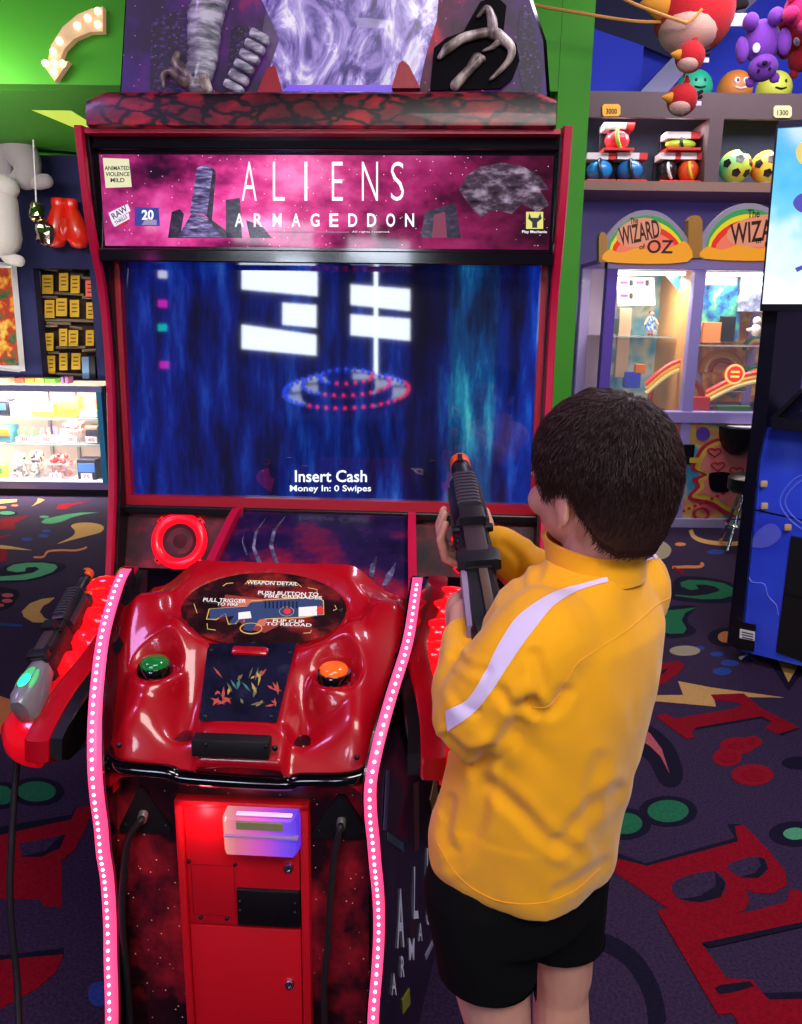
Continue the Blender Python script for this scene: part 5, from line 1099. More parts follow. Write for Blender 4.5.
# white plush toys at the left edge
PLW = mat('plush_white', '#d8d0d2', .95, sheen=.4, bump=(120, .5, .01)); PLG = mat('plush_grey', '#a8a0a8', .95, sheen=.4, bump=(120, .5, .01))
def plush(name, label, cat_, org, m, blobs, extra=(), group=None):
    r = thing(name, label, cat_, org, 0, group)
    for nm, pts, rs in blobs:
        bm = fresh(); P = [V(p) for p in pts]
        if len(P) == 1: sphere(bm, P[0], rs, 20, 14)
        else:
            q = smoothpath(P, 4); n_ = len(q)-1; capsule(bm, q, [rs[0]+(rs[-1]-rs[0])*i/n_ for i in range(n_+1)], 14)
        obj(nm, bm, m if nm not in ('eye', 'nose', 'badge', 'tag', 'beak', 'belly', 'wing', 'tail', 'pupil', 'ribbon', 'muzzle', 'patch', 'back_feathers') else dict(extra)[nm], r, 60)
    return r
pf_ = Wy(6.75)
def rel(pts, fn, org): return [fn(u, v)-org for u, v in pts]
o = pf_(14, 165); plush('plush_toy', 'grey-white plush toy with long legs hanging from the soffit', 'plush toy', o, PLG, [('body', [(-.16, 0, .12)], (.16, .12, .18)), ('leg', rel([(20, 150), (27, 165), (26, 178)], pf_, o), (.13, .09)), ('foot', rel([(25, 176), (36, 182), (46, 181)], pf_, o), (.06, .055)), ('foot', rel([(2, 178), (14, 180), (20, 174)], pf_, o), (.05, .055)), ('leg', rel([(-6, 145), (0, 160), (2, 176)], pf_, o), (.11, .08)), ('ear', rel([(2, 148), (5, 140)], pf_, o), (.04, .05))], group='white plush toys on the left wall')
pf_ = Wy(6.6); o = pf_(3, 205)
plush('plush_toy', 'white plush toy with round eye and long limbs below the grey one', 'plush toy', o, PLW, [('head', rel([(2, 188)], pf_, o), (.13, .11, .10)), ('body', rel([(0, 200), (1, 220), (2, 238)], pf_, o), (.13, .15)), ('arm', rel([(6, 208), (11, 220), (11, 230)], pf_, o), (.05, .05)), ('foot', rel([(3, 250), (9, 258), (19, 261)], pf_, o), (.05, .045)), ('leg', rel([(3, 236), (3, 250)], pf_, o), (.09, .06)),
      ('eye', [pf_(1, 186)-o+V((0, -.10, 0))], (.035, .02, .035)), ('pupil', [pf_(1, 186)-o+V((0, -.115, 0))], (.018, .012, .02)), ('badge', [pf_(0, 217)-o+V((0, -.14, 0))], (.03, .008, .03))], {'eye': WHITE, 'pupil': BLACK, 'badge': mat('badge_green', '#5aa080', .6)}, 'white plush toys on the left wall')
# framed poster
fo = Wy(7.07); o = fo(8, 320); t = thing('framed_poster', 'brightly coloured poster in a white frame beside the card rack', 'poster', o)
flat('poster_print', [(-12, 268), (13, 268), (20, 365), (-12, 366)], printmat('poster_print', [(.25, '#181028'), (.4, '#3a6a40'), (.5, '#c02828'), (.6, '#e8b838'), (.75, '#f0e8d8')], (7, 7, 7), detail=3, rough=.3), t, fo, 0, .01)
bm = fresh()
for p, q in (((13, 264), (22, 371)), ((-12, 366), (20, 369)), ((-12, 265), (13, 266))):
    a = fo(*p)-o; b = fo(*q)-o; tube(bm, [a, b], .028, 4)
obj('poster_frame', bm, WHITE, t, 0)
# cards on the rack in the niche
cN = crop(0, 250, .1372); nf = Wy(WY+.14)
YC = mat('card_yellow', '#d8a81c', .6); RC = mat('card_coral', '#f0604a', .6); INKB = mat('ink_brown', '#3a2a10', .7)
rack = thing('card_rack', 'brown wall rack with pale shelf rails in the navy wall niche', 'rack', V((NI0.x, WY+.2, NI1.z)))
for pts in (((235, 340), (410, 345)), ((390, 312), (600, 325)), ((590, 345), (690, 348)), ((245, 505), (690, 518)), ((330, 530), (505, 538)), ((260, 750), (420, 750)), ((400, 712), (610, 708)), ((590, 735), (700, 728)), ((330, 900), (640, 915)), ((300, 132), (410, 148)), ((410, 128), (515, 138)), ((505, 170), (595, 180)), ((585, 200), (685, 208)), ((325, 555), (410, 552)), ((500, 560), (590, 575))):
    bm = fresh(); a = nf(*cN(*pts[0])); b = nf(*cN(*pts[1])); o_ = V((NI0.x, WY+.2, NI1.z)); x = (b-a)
    tube(bm, [a-o_+V((0, .03, 0)), b-o_+V((0, .03, 0))], .012, 5); obj('shelf_rail', bm, mat('rail_pale', '#8a7a6c', .5), rack, 0)
bm = fresh(); tube(bm, [nf(*cN(285, 150))-V((NI0.x, WY+.2, NI1.z)), nf(*cN(340, 930))-V((NI0.x, WY+.2, NI1.z))], .010, 6); obj('upright', bm, CHROME, rack)
for k, (x0, y0, x1, y1, m) in enumerate(((312, 182, 390, 320, YC), (435, 168, 500, 298, YC), (518, 186, 583, 316, YC), (628, 222, 684, 340, RC), (330, 365, 400, 495, YC), (412, 352, 490, 482, YC), (514, 364, 580, 488, YC), (633, 382, 690, 500, YC), (330, 605, 392, 735, YC), (436, 574, 494, 700, YC), (504, 584, 572, 700, YC), (628, 584, 686, 698, YC), (348, 770, 405, 900, YC), (436, 752, 494, 875, YC), (524, 752, 588, 870, YC))):
    row = ('top', 'second', 'third', 'bottom')[(0, 0, 0, 0, 1, 1, 1, 1, 2, 2, 2, 2, 3, 3, 3)[k]]; place = ('first', 'second', 'third', 'last')[(0, 1, 2, 3, 0, 1, 2, 3, 0, 1, 2, 3, 0, 1, 3)[k]]
    px = [cN(x0, y0), cN(x1, y0), cN(x1, y1), cN(x0, y1)]
    o = nf(*cN((x0+x1)/2, (y0+y1)/2)); r = thing('printed_card', '%s card from the left in the %s row of the wall niche' % (place+(' yellow' if m is YC else ' coral'), row), 'card', o, 0, 'cards on the niche rack')
    tl = (k % 3-1)*4
    flat('card_sheet', [(px[0][0]+tl*.05, px[0][1]), (px[1][0]+tl*.05, px[1][1]), px[2], px[3]], m, r, nf, 0, .012)
    for q in range(3): flat('card_line', [cN(x0+14, y0+26+q*28), cN(x1-14, y0+26+q*28), cN(x1-14, y0+34+q*28), cN(x0+14, y0+34+q*28)], INKB, r, nf, .012, .001)
for k, (x0, x1, m, nm) in enumerate(((610, 660, '#7aa0d0', 'pale blue'), (662, 705, '#15131c', 'black'))):
    px = [cN(x0, 778), cN(x1, 778), cN(x1+6, 935), cN(x0+8, 935)]; bm = fresh(); prism(bm, [nf(u, v) for u, v in px], (0, -.05, 0)); mesh_thing('box', bm, mat('box_%d' % k, m, .5), nm+' upright box at the bottom right of the wall niche', 'box', 0)
# ---- glass display counter
CY0 = 6.29; cf = Wy(CY0); cG = crop(0, 370, .1372)
cx1 = cf(104, 440).x; cx0 = cx1-1.9; zt = cf(60, 386).z; zg = cf(60, 482).z; cbk = WY-.25
cnt = thing('display_counter', 'lit glass display counter full of candy below the navy wall', 'display case', V((cx1, CY0, 0)))
o_ = V((cx1, CY0, 0))
def cbx(name, lo, hi, m, bev=0, lb=None): bm = fresh(); box(bm, V(lo)-o_, V(hi)-o_, bev); return obj(name, bm, m, cnt, 0, label=lb)
cbx('base', (cx0, CY0+.03, 0), (cx1, cbk, zg-.03), mat('counter_black', '#0c0b12', .5)); cbx('plinth_rail', (cx0, CY0, zg-.06), (cx1+.01, CY0+.03, zg), mat('rail_lilac', '#8a86b0', .4, .3))
FRM = mat('counter_frame', '#9a9ad0', .35, .4)
cbx('top_rail', (cx0, CY0-.005, zt-.045), (cx1+.01, CY0+.03, zt), FRM); cbx('end_post', (cx1-.035, CY0-.004, zg), (cx1+.005, CY0+.035, zt), mat('post_teal', '#3a9ac8', .35, .3)); cbx('end_post', (cx1-.03, cbk-.03, 0), (cx1+.005, cbk, zt), FRM)
cbx('end_panel', (cx1+.006, CY0+.02, 0), (cx1+.03, cbk, zt+.0), mat('counter_side', '#141830', .5)); cbx('bottom_deck', (cx0, CY0+.03, zg-.02), (cx1, cbk, zg), WHITE); cbx('back_panel', (cx0, cbk-.02, zg), (cx1, cbk, zt), mat('counter_back', '#b0988c', .7))
cbx('front_pane', (cx0, CY0+.008, zg), (cx1-.03, CY0+.014, zt-.045), GLASS); cbx('top_pane', (cx0, CY0+.02, zt-.008), (cx1, cbk, zt), GLASS)
zs = [cf(60, 418.5).z, cf(60, 445).z]
for z in zs: cbx('glass_shelf', (cx0, CY0+.06, z-.022), (cx1-.01, cbk-.03, z-.006), mat('shelf_glass', '#c8d4d0', .1, alpha=.55))
for k in range(3):
    x = cf((22, 51, 78)[k], 440).x; cbx('shelf_upright', (x-.012, cbk-.045, zg), (x+.012, cbk-.02, zt-.05), mat('upright_grey', '#7a7478', .5))
cbx('lamp_tube', (cx0, CY0+.05, zt-.045), (cx1-.05, CY0+.08, zt-.02), glow('counter_lamp', '#fff2e0', 14.0), 0, 'white lamp tube')
area('counter_lamp_light', (cx1-.95, CY0+.09, zt-.05), (cx1-.95, CY0+.30, zg), 1.7, .08, 46, (1, .95, .86))
for z in zs: area('case_shelf_fill', (cx1-.95, CY0+.08, z-.03), (cx1-.95, CY0+.22, z-.5), 1.7, .05, 16, (1, .95, .88))  # fill added under each shelf to brighten the candy, no tube modelled
def candy(name, x0, y0, x1, y1, m, label, kind='box', tagtxt=None, cat_='candy'):
    d = .10+.0; z0 = {0: zs[0], 1: zs[1], 2: zg}[kind_row]
    fn = Wy(CY0+.10); a = fn(*cG(x0, y0)); b = fn(*cG(x1, y1)); zb = z0; w = b.x-a.x; h = max(a.z-zb, .05); org = V(((a.x+b.x)/2, CY0+.10, zb+.001))
    r = thing(name, label, cat_, org, 0, 'candy in the display counter')
    if kind == 'box':
        bm = fresh(); box(bm, (-w/2, 0, 0), (w/2, .16, h*.92), .006); obj('carton', bm, m[0], r, 0)
        bm = fresh(); box(bm, (-w/2+.01, -.004, h*.35), (w/2-.01, .0, h*.75)); obj('carton_label', bm, m[1], r, 0)
    elif kind == 'sticks':
        bm = fresh(); box(bm, (-w/2, 0, 0), (w/2, .14, h*.35), .004); obj('tray', bm, m[0], r, 0)
        n_ = max(5, int(w/.028))
        for i in range(n_):
            bm = fresh(); x = -w/2+.014+(w-.028)*i/(n_-1); tube(bm, [V((x, .05+.03*(i % 2), .02)), V((x+random.uniform(-.01, .01), .05+.03*(i % 2), h*random.uniform(.85, 1)))], .010, 8); obj('stick', bm, m[1+i % (len(m)-1)], r, 40)
    else:                                        # tub or bag of wrapped candies
        bm = fresh(); box(bm, (-w/2, -.003, 0), (w/2, .19, h*.62), .006); obj('clear_tub', bm, mat('tub_clear', '#f0ecec', .1, alpha=.22), r, 0)
        ms = [bpy.data.meshes.new('wrapped_candy')]; b_ = fresh(); sphere(b_, (0, 0, 0), (.030, .018, .017), 8, 6); b_.to_mesh(ms[0]); b_.free()
        meshes = []
        for mm in m:
            q = ms[0].copy(); q.materials.append(mm); q.shade_smooth(); meshes.append(q)
        for i in range(46):
            c = bpy.data.objects.new('wrapped_candy', meshes[i % len(meshes)]); COL.objects.link(c); c.parent = r
            zz = random.uniform(.02, h*.95); c.location = (random.uniform(-w/2+.03, w/2-.03), random.uniform(.0, .15)*(1 if zz < h*.6 else .7)+.02, zz); c.rotation_euler = (random.uniform(-.6, .6), random.uniform(-1.5, 1.5), random.uniform(0, 3))
    if tagtxt:
        bm = fresh(); box(bm, (-.045, -.012, .004), (.045, -.006, .055)); tg = obj('price_tag', bm, WHITE, r, 0)
        text('lettering', tagtxt, mat('price_red', '#b82838', .6), tg, basis(V((0, -.0125, .03)), V((1, 0, 0)), V((0, 0, 1)), V((0, -1, 0))), .05, .028, .001, .01)
cw = mat('carton_white', '#f4f2ec', .6); cl = mat('carton_lime', '#c8e040', .6); cye = mat('carton_yellow', '#f0e850', .6); cgr = mat('carton_green', '#4a9a4a', .6); cr_ = mat('carton_red', '#d83a3a', .6); cor = mat('carton_orange', '#f08a30', .6); cbl = mat('carton_blue', '#4a80d0', .6); cpk = mat('carton_pink', '#f060b0', .6); ckk = mat('carton_dark', '#201c30', .6); cbr = mat('carton_brown', '#7a5a40', .6); csal = mat('candy_salmon', '#f08070', .45); ccr = mat('candy_cream', '#e8d8c0', .45); cdk = mat('candy_dark', '#2c2638', .45)
kind_row = 0
candy('candy_carton', -20, 215, 55, 330, (ckk, cbl), 'dark box at the left end of the upper counter shelf')
candy('candy_carton', 65, 225, 225, 335, (cw, mat('carton_ivory', '#f8f0dc', .6)), 'white carton on the upper counter shelf')
candy('candy_carton', 230, 240, 395, 340, (cye, cw), 'pale yellow carton on the upper counter shelf')
candy('candy_carton', 405, 190, 560, 342, (cl, cye), 'tall lime green carton on the upper counter shelf')
candy('candy_sticks', 570, 205, 705, 345, (cw, cor, cye, cpk, cw), 'tray of orange and pink candy sticks, right end of upper counter shelf', 'sticks')
kind_row = 1
candy('candy_carton', -30, 400, 80, 520, (mat('carton_teal', '#4a8090', .6), cor), 'teal box at the left end of the middle counter shelf')
candy('candy_sticks', 105, 425, 250, 530, (mat('tray_clear', '#c8d0c0', .3), cgr, mat('stick_light_green', '#7ab86a', .5)), 'tray of green candy sticks on the middle counter shelf', 'sticks', '30')
candy('candy_sticks', 262, 415, 418, 535, (cw, cbl, cr_, cw, cpk), 'tray of red, blue and white candy sticks on the middle counter shelf', 'sticks', '50')
candy('candy_tub', 428, 370, 600, 540, (csal, cr_, ccr), 'tall tub of red and white candies on the middle counter shelf', 'tub', '100')
candy('candy_carton', 612, 400, 720, 540, (cbr, ckk), 'brown box at the right end of the middle counter shelf', 'box', '400')
kind_row = 2
candy('candy_carton', -30, 690, 30, 790, (cye, cgr), 'yellow and green box at the left end of the counter deck')
candy('candy_tub', 50, 620, 180, 790, (ccr, cdk, ccr), 'tub of black and white wrapped candies on the counter deck', 'tub', '5')
candy('candy_tub', 185, 605, 300, 790, (ccr, mat('candy_tan', '#b89a78', .5), cdk), 'tub of cream and brown candies on the counter deck', 'tub')
candy('candy_tub', 305, 615, 500, 795, (csal, cr_, mat('candy_maroon', '#70202c', .5)), 'wide tub of dark red candies on the counter deck', 'tub', '15')
candy('candy_carton', 555, 640, 705, 800, (ckk, cbl), 'dark blue patterned box, right end of counter deck', 'box', '75')
for k, (x0, x1, c, nm) in enumerate(((105, 175, '#e85a40', 'red'), (180, 250, '#f0a040', 'orange'), (255, 320, '#d8d060', 'yellow'), (325, 400, '#6ab04a', 'green'), (440, 462, '#7a5ab0', 'purple'), (472, 494, '#b05a9a', 'magenta'), (-40, 60, '#c8b8a0', 'beige'))):
    fn = Wy(CY0+.2); a = fn(*cG(x0, 75 if k < 4 or k == 6 else 50)); b = fn(*cG(x1, 95)); bm = fresh(); hgt = max(.03, (a.z-zt) if a.z > zt+.03 else .04)
    box(bm, (a.x, CY0+.2, zt+.001), (b.x, CY0+.32, zt+hgt), .004); mesh_thing('candy_packet', bm, mat('packet_%d' % k, c, .5), nm+' packet lying on top of the glass counter', 'candy packet', 0, 'packets on the counter top')

# ================================================================== BACKGROUND, RIGHT: shelf
SY = 6.2; sf = Wy(SY); zb0, zb1 = sf(680, 191).z, sf(680, 181.5).z; zf0, zf1 = sf(680, 118).z, sf(680, 92).z
SHM = mat('shelf_taupe', '#5c4a4c', .7, var=(6, .08)); sx0 = 1.06; sx1 = 5.5; o_ = V((sx0, SY, zb0))
shelf = thing('display_shelf', 'taupe wall shelf with two dark cubbies holding toy balls', 'shelf', o_)
def sbx(name, lo, hi, m, bev=0): bm = fresh(); box(bm, V(lo)-o_, V(hi)-o_, bev); return obj(name, bm, m, shelf, 0)
sbx('bottom_board', (sx0, SY, zb0), (sx1, 6.74, zb1), mat('shelf_tan', '#8a6a58', .6)); sbx('top_board', (sx0, SY, zf1-.02), (sx1, 7.55, zf1), SHM); sbx('fascia', (sx0, SY, zf0), (sx1, SY+.04, zf1-.02), SHM)
sbx('back_panel', (sx0, 6.70, zb1), (sx1, 6.74, zf1-.02), mat('cubby_back', '#3c4258', .8)); d0, d1_ = sf(707, 150).x, sf(721, 150).x
sbx('divider', (d0, SY, zb1), (d1_, 6.70, zf0), SHM); sbx('divider', (d1_+1.35, SY, zb1), (d1_+1.48, 6.70, zf0), SHM)
area('cubby_lamp_light', (1.65, SY+.12, zf0-.01), (1.65, SY+.25, 0), .9, .06, 8.0, (1, .95, 1)); area('cubby_lamp_light', (2.75, SY+.12, zf0-.01), (2.75, SY+.25, 0), .9, .06, 8.0, (1, .95, 1))
area('shelf_top_lamp', (2.7, 6.75, zf1+.02), (2.7, 6.95, zf1+1.0), 2.2, .06, 8, (.8, .85, 1))
for k, (u, v, tx, c) in enumerate(((611, 110.5, '3000', '#f0a81c'), (782, 112, '1300', '#e0dc9a'))):
    o = sf(u, v); r = thing('price_sign', ('orange' if k == 0 else 'pale')+' ticket-shaped price sign reading '+tx, 'price sign', o, 0, 'price signs on the shelf')
    flat('sign_board', [(u-9, v-4), (u-7, v-6), (u+7, v-6), (u+9, v-4), (u+9, v+4), (u+7, v+6), (u-7, v+6), (u-9, v+4)], mat('sign_%d' % k, c, .5, emit=c, es=.15), r, sf, .0, .012); wtext('lettering', tx, INK, r, sf, (u-5.5, v-1.5, u+5.5, v+4), .014, .02)
def boxed_ball(u0, v0, u1, v1, zbase, y, cols, label, oblong=False):
    fn = Wy(y); a = fn(u0, v0); b = fn(u1, v1); w = b.x-a.x; h = a.z-zbase; org = V(((a.x+b.x)/2, y, zbase))
    r = thing('boxed_ball', label, 'boxed ball', org, 0, 'boxed balls on the shelf')
    bm = fresh(); box(bm, (-w/2, .12, 0), (w/2, .16, h), .003); obj('back_card', bm, mat('pack_black', '#14121a', .5), r, 0)
    bm = fresh(); box(bm, (-w/2, -.06, 0), (w/2, .16, .018), .003); obj('tray', bm, mat('pack_red', '#d02c24', .5), r, 0)
    bm = fresh(); box(bm, (-w/2, -.02, h-.045), (w/2*.45, .13, h)); obj('header_card', bm, mat('pack_white', '#e8dcd8', .5), r, 0)
    bm = fresh(); box(bm, (w/2*.45, -.02, h-.045), (w/2, .13, h)); obj('header_tab', bm, mat('pack_red', '#d02c24', .5), r, 0)
    rr = min(w, h)*.46; bm = fresh(); sphere(bm, (0, .03, .018+(h-.06)/2), (w*.46 if oblong else rr, rr*.9, (h-.07)/2+.01), 24, 16); bl = obj('ball', bm, mat('ball_'+label[:12], cols[0], .35, coat=.3), r, 60)
    bm = fresh(); torus(bm, (0, 0, 0), rr*.80, rr*.16, 28, 8, Matrix.Translation((rr*.18, .02-rr*.18, .018+(h-.06)/2)) @ Matrix.Rotation(1.3, 4, 'Y') @ Matrix.Rotation(.5, 4, 'X')); obj('stripe', bm, mat('bstripe_'+label[:12], cols[1], .35), r, 60)
boxed_ball(587, 153, 614, 180, zb1+.001, SY+.12, ('#1f8ad0', '#12304a'), 'boxed bright blue ball at the left end of the cubby')
boxed_ball(617, 153, 645, 180, zb1+.001, SY+.12, ('#2476b8', '#181c20'), 'boxed blue ball with black stripe, second in lower row')
boxed_ball(604, 123, 632, 152, Wy(SY+.12)(600, 152).z+.002, SY+.12, ('#e83a4a', '#a8d040'), 'boxed red ball stacked on the blue ball boxes')
boxed_ball(660, 153, 678, 180, zb1+.001, SY+.12, ('#14141c', '#e8e4e0'), 'boxed black ball with white laces in lower row')
boxed_ball(680, 153, 700, 180, zb1+.001, SY+.12, ('#e0501c', '#f0c030'), 'boxed orange and yellow striped ball, right end of the cubby')
boxed_ball(666, 132, 698, 152, Wy(SY+.12)(680, 152).z+.002, SY+.12, ('#a8d83a', '#14181c'), 'boxed lime ball with black band stacked on two boxes', True)
def rainbow(name, cols):
    m = printmat(name, cols, (3.2, 3.2, 3.2), detail=0, rough=.5, coat=.0); return m
for k, (u, v, cols, lb) in enumerate(((735.5, 164, [(.3, '#2060d0'), (.42, '#30c080'), (.55, '#c8e040'), (.7, '#f06a30')], 'rainbow football, green and blue, in the right cubby'), (767, 163, [(.3, '#f0307a'), (.42, '#f06a20'), (.55, '#f0e040'), (.7, '#30c890')], 'rainbow football, pink and yellow, beside the screen'))):
    fn = Wy(SY+.20); a = fn(u, v); rr = .118; org = V((a.x, SY+.20, zb1)); r = thing('soccer_ball', lb, 'ball', org, 0, 'rainbow footballs')
    bm = fresh(); sphere(bm, (0, 0, rr+.02), rr, 28, 20); obj('ball_skin', bm, rainbow('rainbow_%d' % k, cols), r, 60)
    bm = fresh(); lathe(bm, [(.05, 0), (.055, .01), (.045, .03)], 16); obj('stand_ring', bm, WHITE, r)
    for d in ((-.1, -1, .35), (.75, -.7, .2), (-.75, -.6, .1), (-.25, -.9, -.5), (.5, -.75, -.5), (.3, -.55, .9)):
        n_ = V(d).normalized(); q = n_.to_track_quat('Z', 'Y').to_matrix().to_4x4(); bm = fresh(); lathe(bm, [(.034, -.004), (.034, .001), (.0005, .003)], 5, Matrix.Translation(V((0, 0, rr+.02))+n_*rr*.985) @ q); obj('pentagon_patch', bm, BLACK, r, 0)
for k, (u, v, c, nm) in enumerate(((695.5, 78, '#1fa880', 'teal'), (735.8, 78, '#c87a34', 'orange'), (775, 80, '#c8d04a', 'yellow'))):
    fn = Wy(6.6); a = fn(u, v); rr = .128; r = thing('face_ball', nm+' round ball with a printed face on top of the shelf', 'ball', V((a.x, 6.6, zf1)), 0, 'face balls on top of the shelf')
    bm = fresh(); sphere(bm, (0, 0, rr), rr, 28, 20); obj('ball_skin', bm, mat('face_ball_'+nm, c, .5), r, 60)
    for s in (-1, 1):
        bm = fresh(); sphere(bm, (s*.032, -rr*.93, rr*1.22), (.022, .012, .024) if k == 1 else (.010, .008, .014), 12, 8); e_ = obj('eye', bm, WHITE if k == 1 else BLACK, r)
        if k == 1: bm = fresh(); sphere(bm, (s*.030, -rr*.93-.010, rr*1.22), (.010, .006, .012), 10, 6); obj('pupil', bm, BLACK, e_)
    bm = fresh(); tube(bm, smoothpath([V((-.04, -rr*.93, rr*.88)), V((0, -rr*1.0, rr*.80)), V((.04, -rr*.93, rr*.88))], 5), .006, 6); obj('mouth', bm, BLACK if k != 1 else WHITE, r)

# plush toys hanging at the top right
RDP = mat('plush_red', '#b8141e', .95, sheen=.08, bump=(150, .5, .008)); CRP = mat('plush_cream', '#cfa692', .95, sheen=.08, bump=(150, .5, .008)); YLP = mat('plush_yellow', '#e0982a', .9, sheen=.05); BKP = mat('plush_black', '#121016', .95); WHP = mat('tag_white', '#d8d4e4', .5)
CORD = mat('yellow_cord', '#c08a3c', .7)
def bird(label, u, v, y, R, up_):
    org = W(u, v, 'y', y)
    ex = {'belly': CRP, 'beak': YLP, 'tail': BKP, 'tag': WHP, 'eye': WHITE, 'back_feathers': RDP}
    r = thing('plush_bird', label, 'plush toy', org, 0, 'red plush birds on a cord')
    def part(nm, c, rr, m, rot=None): bm = fresh(); sphere(bm, V(c)*R, V(rr)*R, 22, 14, rot); return obj(nm, bm, m, r, 60)
    part('body', (0, 0, 0), (1, .9, 1), RDP); part('belly', (-.14, -.17, -.46), (.74, .72, .56), CRP); bm = fresh()
    lathe(bm, [(.36*R, 0), (.30*R, .2*R), (.14*R, .5*R), (.01*R, .66*R)], 14, Matrix.Translation((-.78*R, -.25*R, .05*R)) @ Matrix.Rotation(-math.pi/2*.95, 4, 'Y')); obj('beak', bm, YLP, r, 60)
    bm = fresh(); tube(bm, [V((.05, .1, .8))*R, V((.05, .1*R/R, .8))*R+V((0, 0, up_))], .004, 5); obj('hanging_string', bm, CORD, r)
    bm = fresh(); capsule(bm, [V((.1, 0, .85))*R, V((.25, 0, 1.15))*R, V((.20, 0, 1.4))*R], [.2*R, .18*R, .10*R], 10); obj('crest', bm, RDP, r, 60)
    for q in range(3): bm = fresh(); capsule(bm, [V((.85, .05, -.05+q*.2))*R, V((1.25, .05, -.1+q*.32))*R], [.13*R, .12*R], 8); obj('tail_feather', bm, BKP, r, 60)
    bm = fresh(); box(bm, (.80*R, -.35*R, -.42*R), (1.2*R, -.30*R, -.12*R), .004); obj('tag', bm, WHP, r, 0)
    return r
bird('large red and cream plush bird hanging under the ceiling', 694, 12, 4.6, .205, 1.2)
bird('small red plush bird hanging below the large bird', 690, 57, 4.46, .074, .25)
bird('smallest red plush bird hanging in front of the shelf fascia', 682, 100, 4.5, .078, .30)
CORD = mat('yellow_cord', '#c08a3c', .7)
bm = fresh(); fn = Wy(4.55); tube(bm, smoothpath([fn(*p) for p in ((470, -12), (530, 4), (580, 13), (632, 21), (668, 22))], 5), .008, 6); mesh_thing('cord', bm, CORD, 'yellow cord stretched from the ceiling to the large plush bird', 'cord')
bm = fresh(); fn = Wy(4.36); tube(bm, smoothpath([fn(*p) for p in ((600, -14), (630, 2), (660, 14), (686, 23))], 5)+smoothpath([fn(*p) for p in ((687, 23), (694, 18), (702, 9))], 4), .008, 6); mesh_thing('cord', bm, CORD, 'yellow cord looped in front of the large plush bird', 'cord')
def bear(label, u, v, y, m, S_, rz, ry):
    org = W(u, v, 'y', y); r = thing('plush_bear', label, 'plush toy', org, 0, 'plush bears at the top right'); M = (Matrix.Rotation(ry, 4, 'Y') @ Matrix.Rotation(rz, 4, 'Z')) @ Matrix.Scale(S_, 4)
    def part(nm, c, rr, mm=None): bm = fresh(); sphere(bm, c, rr, 18, 12); bm.transform(M); return obj(nm, bm, mm or m, r, 60)
    part('toy_tag', (.3, -.68, .35), (.16, .05, .20), WHP); part('body', (0, 0, 0), (.75, .65, .9)); part('head', (0, -.25, 1.1), (.62, .55, .55)); mz = part('muzzle', (0, -.72, 1.0), (.30, .25, .22)); part('nose', (0, -.95, 1.06), (.12, .08, .09), BKP)
    for s in (-1, 1):
        part('ear', (s*.48, -.1, 1.55), (.22, .14, .22)); part('eye', (s*.22, -.72, 1.28), (.07, .05, .08), BKP); part('arm', (s*.85, -.35, .25), (.28, .30, .55)); part('leg', (s*.5, -.55, -.75), (.34, .45, .36))
    return r
VIO = mat('plush_violet', '#7a3cb0', .95, sheen=.12, bump=(150, .5, .008)); MAG = mat('plush_magenta', '#d02068', .95, sheen=.12, bump=(150, .5, .008)); DRD = mat('plush_dark_red', '#a01020', .95, sheen=.08, bump=(150, .5, .008))
bear('purple plush bear hanging upside down at the top right', 762, 42, 4.5, VIO, .115, .3, math.pi*.96)
bear('dark red plush bear hanging behind the purple one', 790, 38, 4.62, DRD, .11, -.2, math.pi*.85)
bear('magenta plush bear at the top right corner', 800, 8, 4.4, MAG, .10, .2, .5)
# ================================================================== COIN PUSHER MACHINES
MYF = 5.57; mf = Wy(MYF); LILAC = mat('machine_lilac', '#a79ad6', .4, coat=.1); LILD = mat('machine_violet', '#6a4cb8', .4)
mo = V((mf(597, 525).x, MYF, 0)); mz0 = mf(690, 523).z; mzr = mf(690, 416).z; mzt = mf(690, 259).z; mxr = mf(702, 300).x
xl, xm0, xm1, xr0, xr1 = mf(598, 400).x, mf(689, 340).x, mf(702, 340).x, mf(796, 340).x, mf(808, 340).x
mach = thing('coin_pusher', 'lilac twin coin pusher machine with rainbow arched headers', 'arcade machine', mo); MB = MYF+.85
def mbx(name, lo, hi, m, bev=0, lb=None): bm = fresh(); box(bm, V(lo)-mo, V(hi)-mo, bev); return obj(name, bm, m, mach, 0, label=lb)
pw = .075
for x, m in ((xl, LILD), (xm0, LILAC), (xr0, LILAC)): mbx('front_post', (x, MYF, mz0), (x+pw, MYF+.08, mzt), m, .008)
for x in (xl, xr0): mbx('rear_post', (x, MB-.08, mz0), (x+pw, MB, mzt), LILAC, .008)
mbx('top_beam', (xl, MYF-.005, mzt-.07), (xr1, MYF+.08, mzt+.01), LILAC, .006); mbx('waist_rail', (xl, MYF-.012, mzr-.05), (xr1, MYF+.08, mzr+.03), LILAC, .006); mbx('base_rail', (xl, MYF-.01, mz0-.04), (xr1, MYF+.1, mz0+.035), mat('machine_pale', '#b0a8cc', .4), .006)
mbx('roof', (xl, MYF+.02, mzt-.02), (xr1, MB, mzt+.01), LILD); mbx('side_panel', (xl-.02, MYF+.03, mz0), (xl+.01, MB, mzr), LILD); mbx('side_glass', (xl, MYF+.08, mzr), (xl+.008, MB-.08, mzt-.05), GLASS); mbx('back_panel', (xl, MB-.03, mz0), (xr1, MB, mzt), mat('machine_back', '#c8b8d8', .6)); mbx('floor_panel', (xl, MYF+.05, mzr-.06), (xr1, MB, mzr-.02), mat('deck_brown', '#6a4a40', .5))
for x0, x1 in ((xl+pw, xm0), (xm0+pw, xr0)): mbx('front_pane', (x0, MYF+.03, mzr+.03), (x1, MYF+.036, mzt-.07), GLASS)
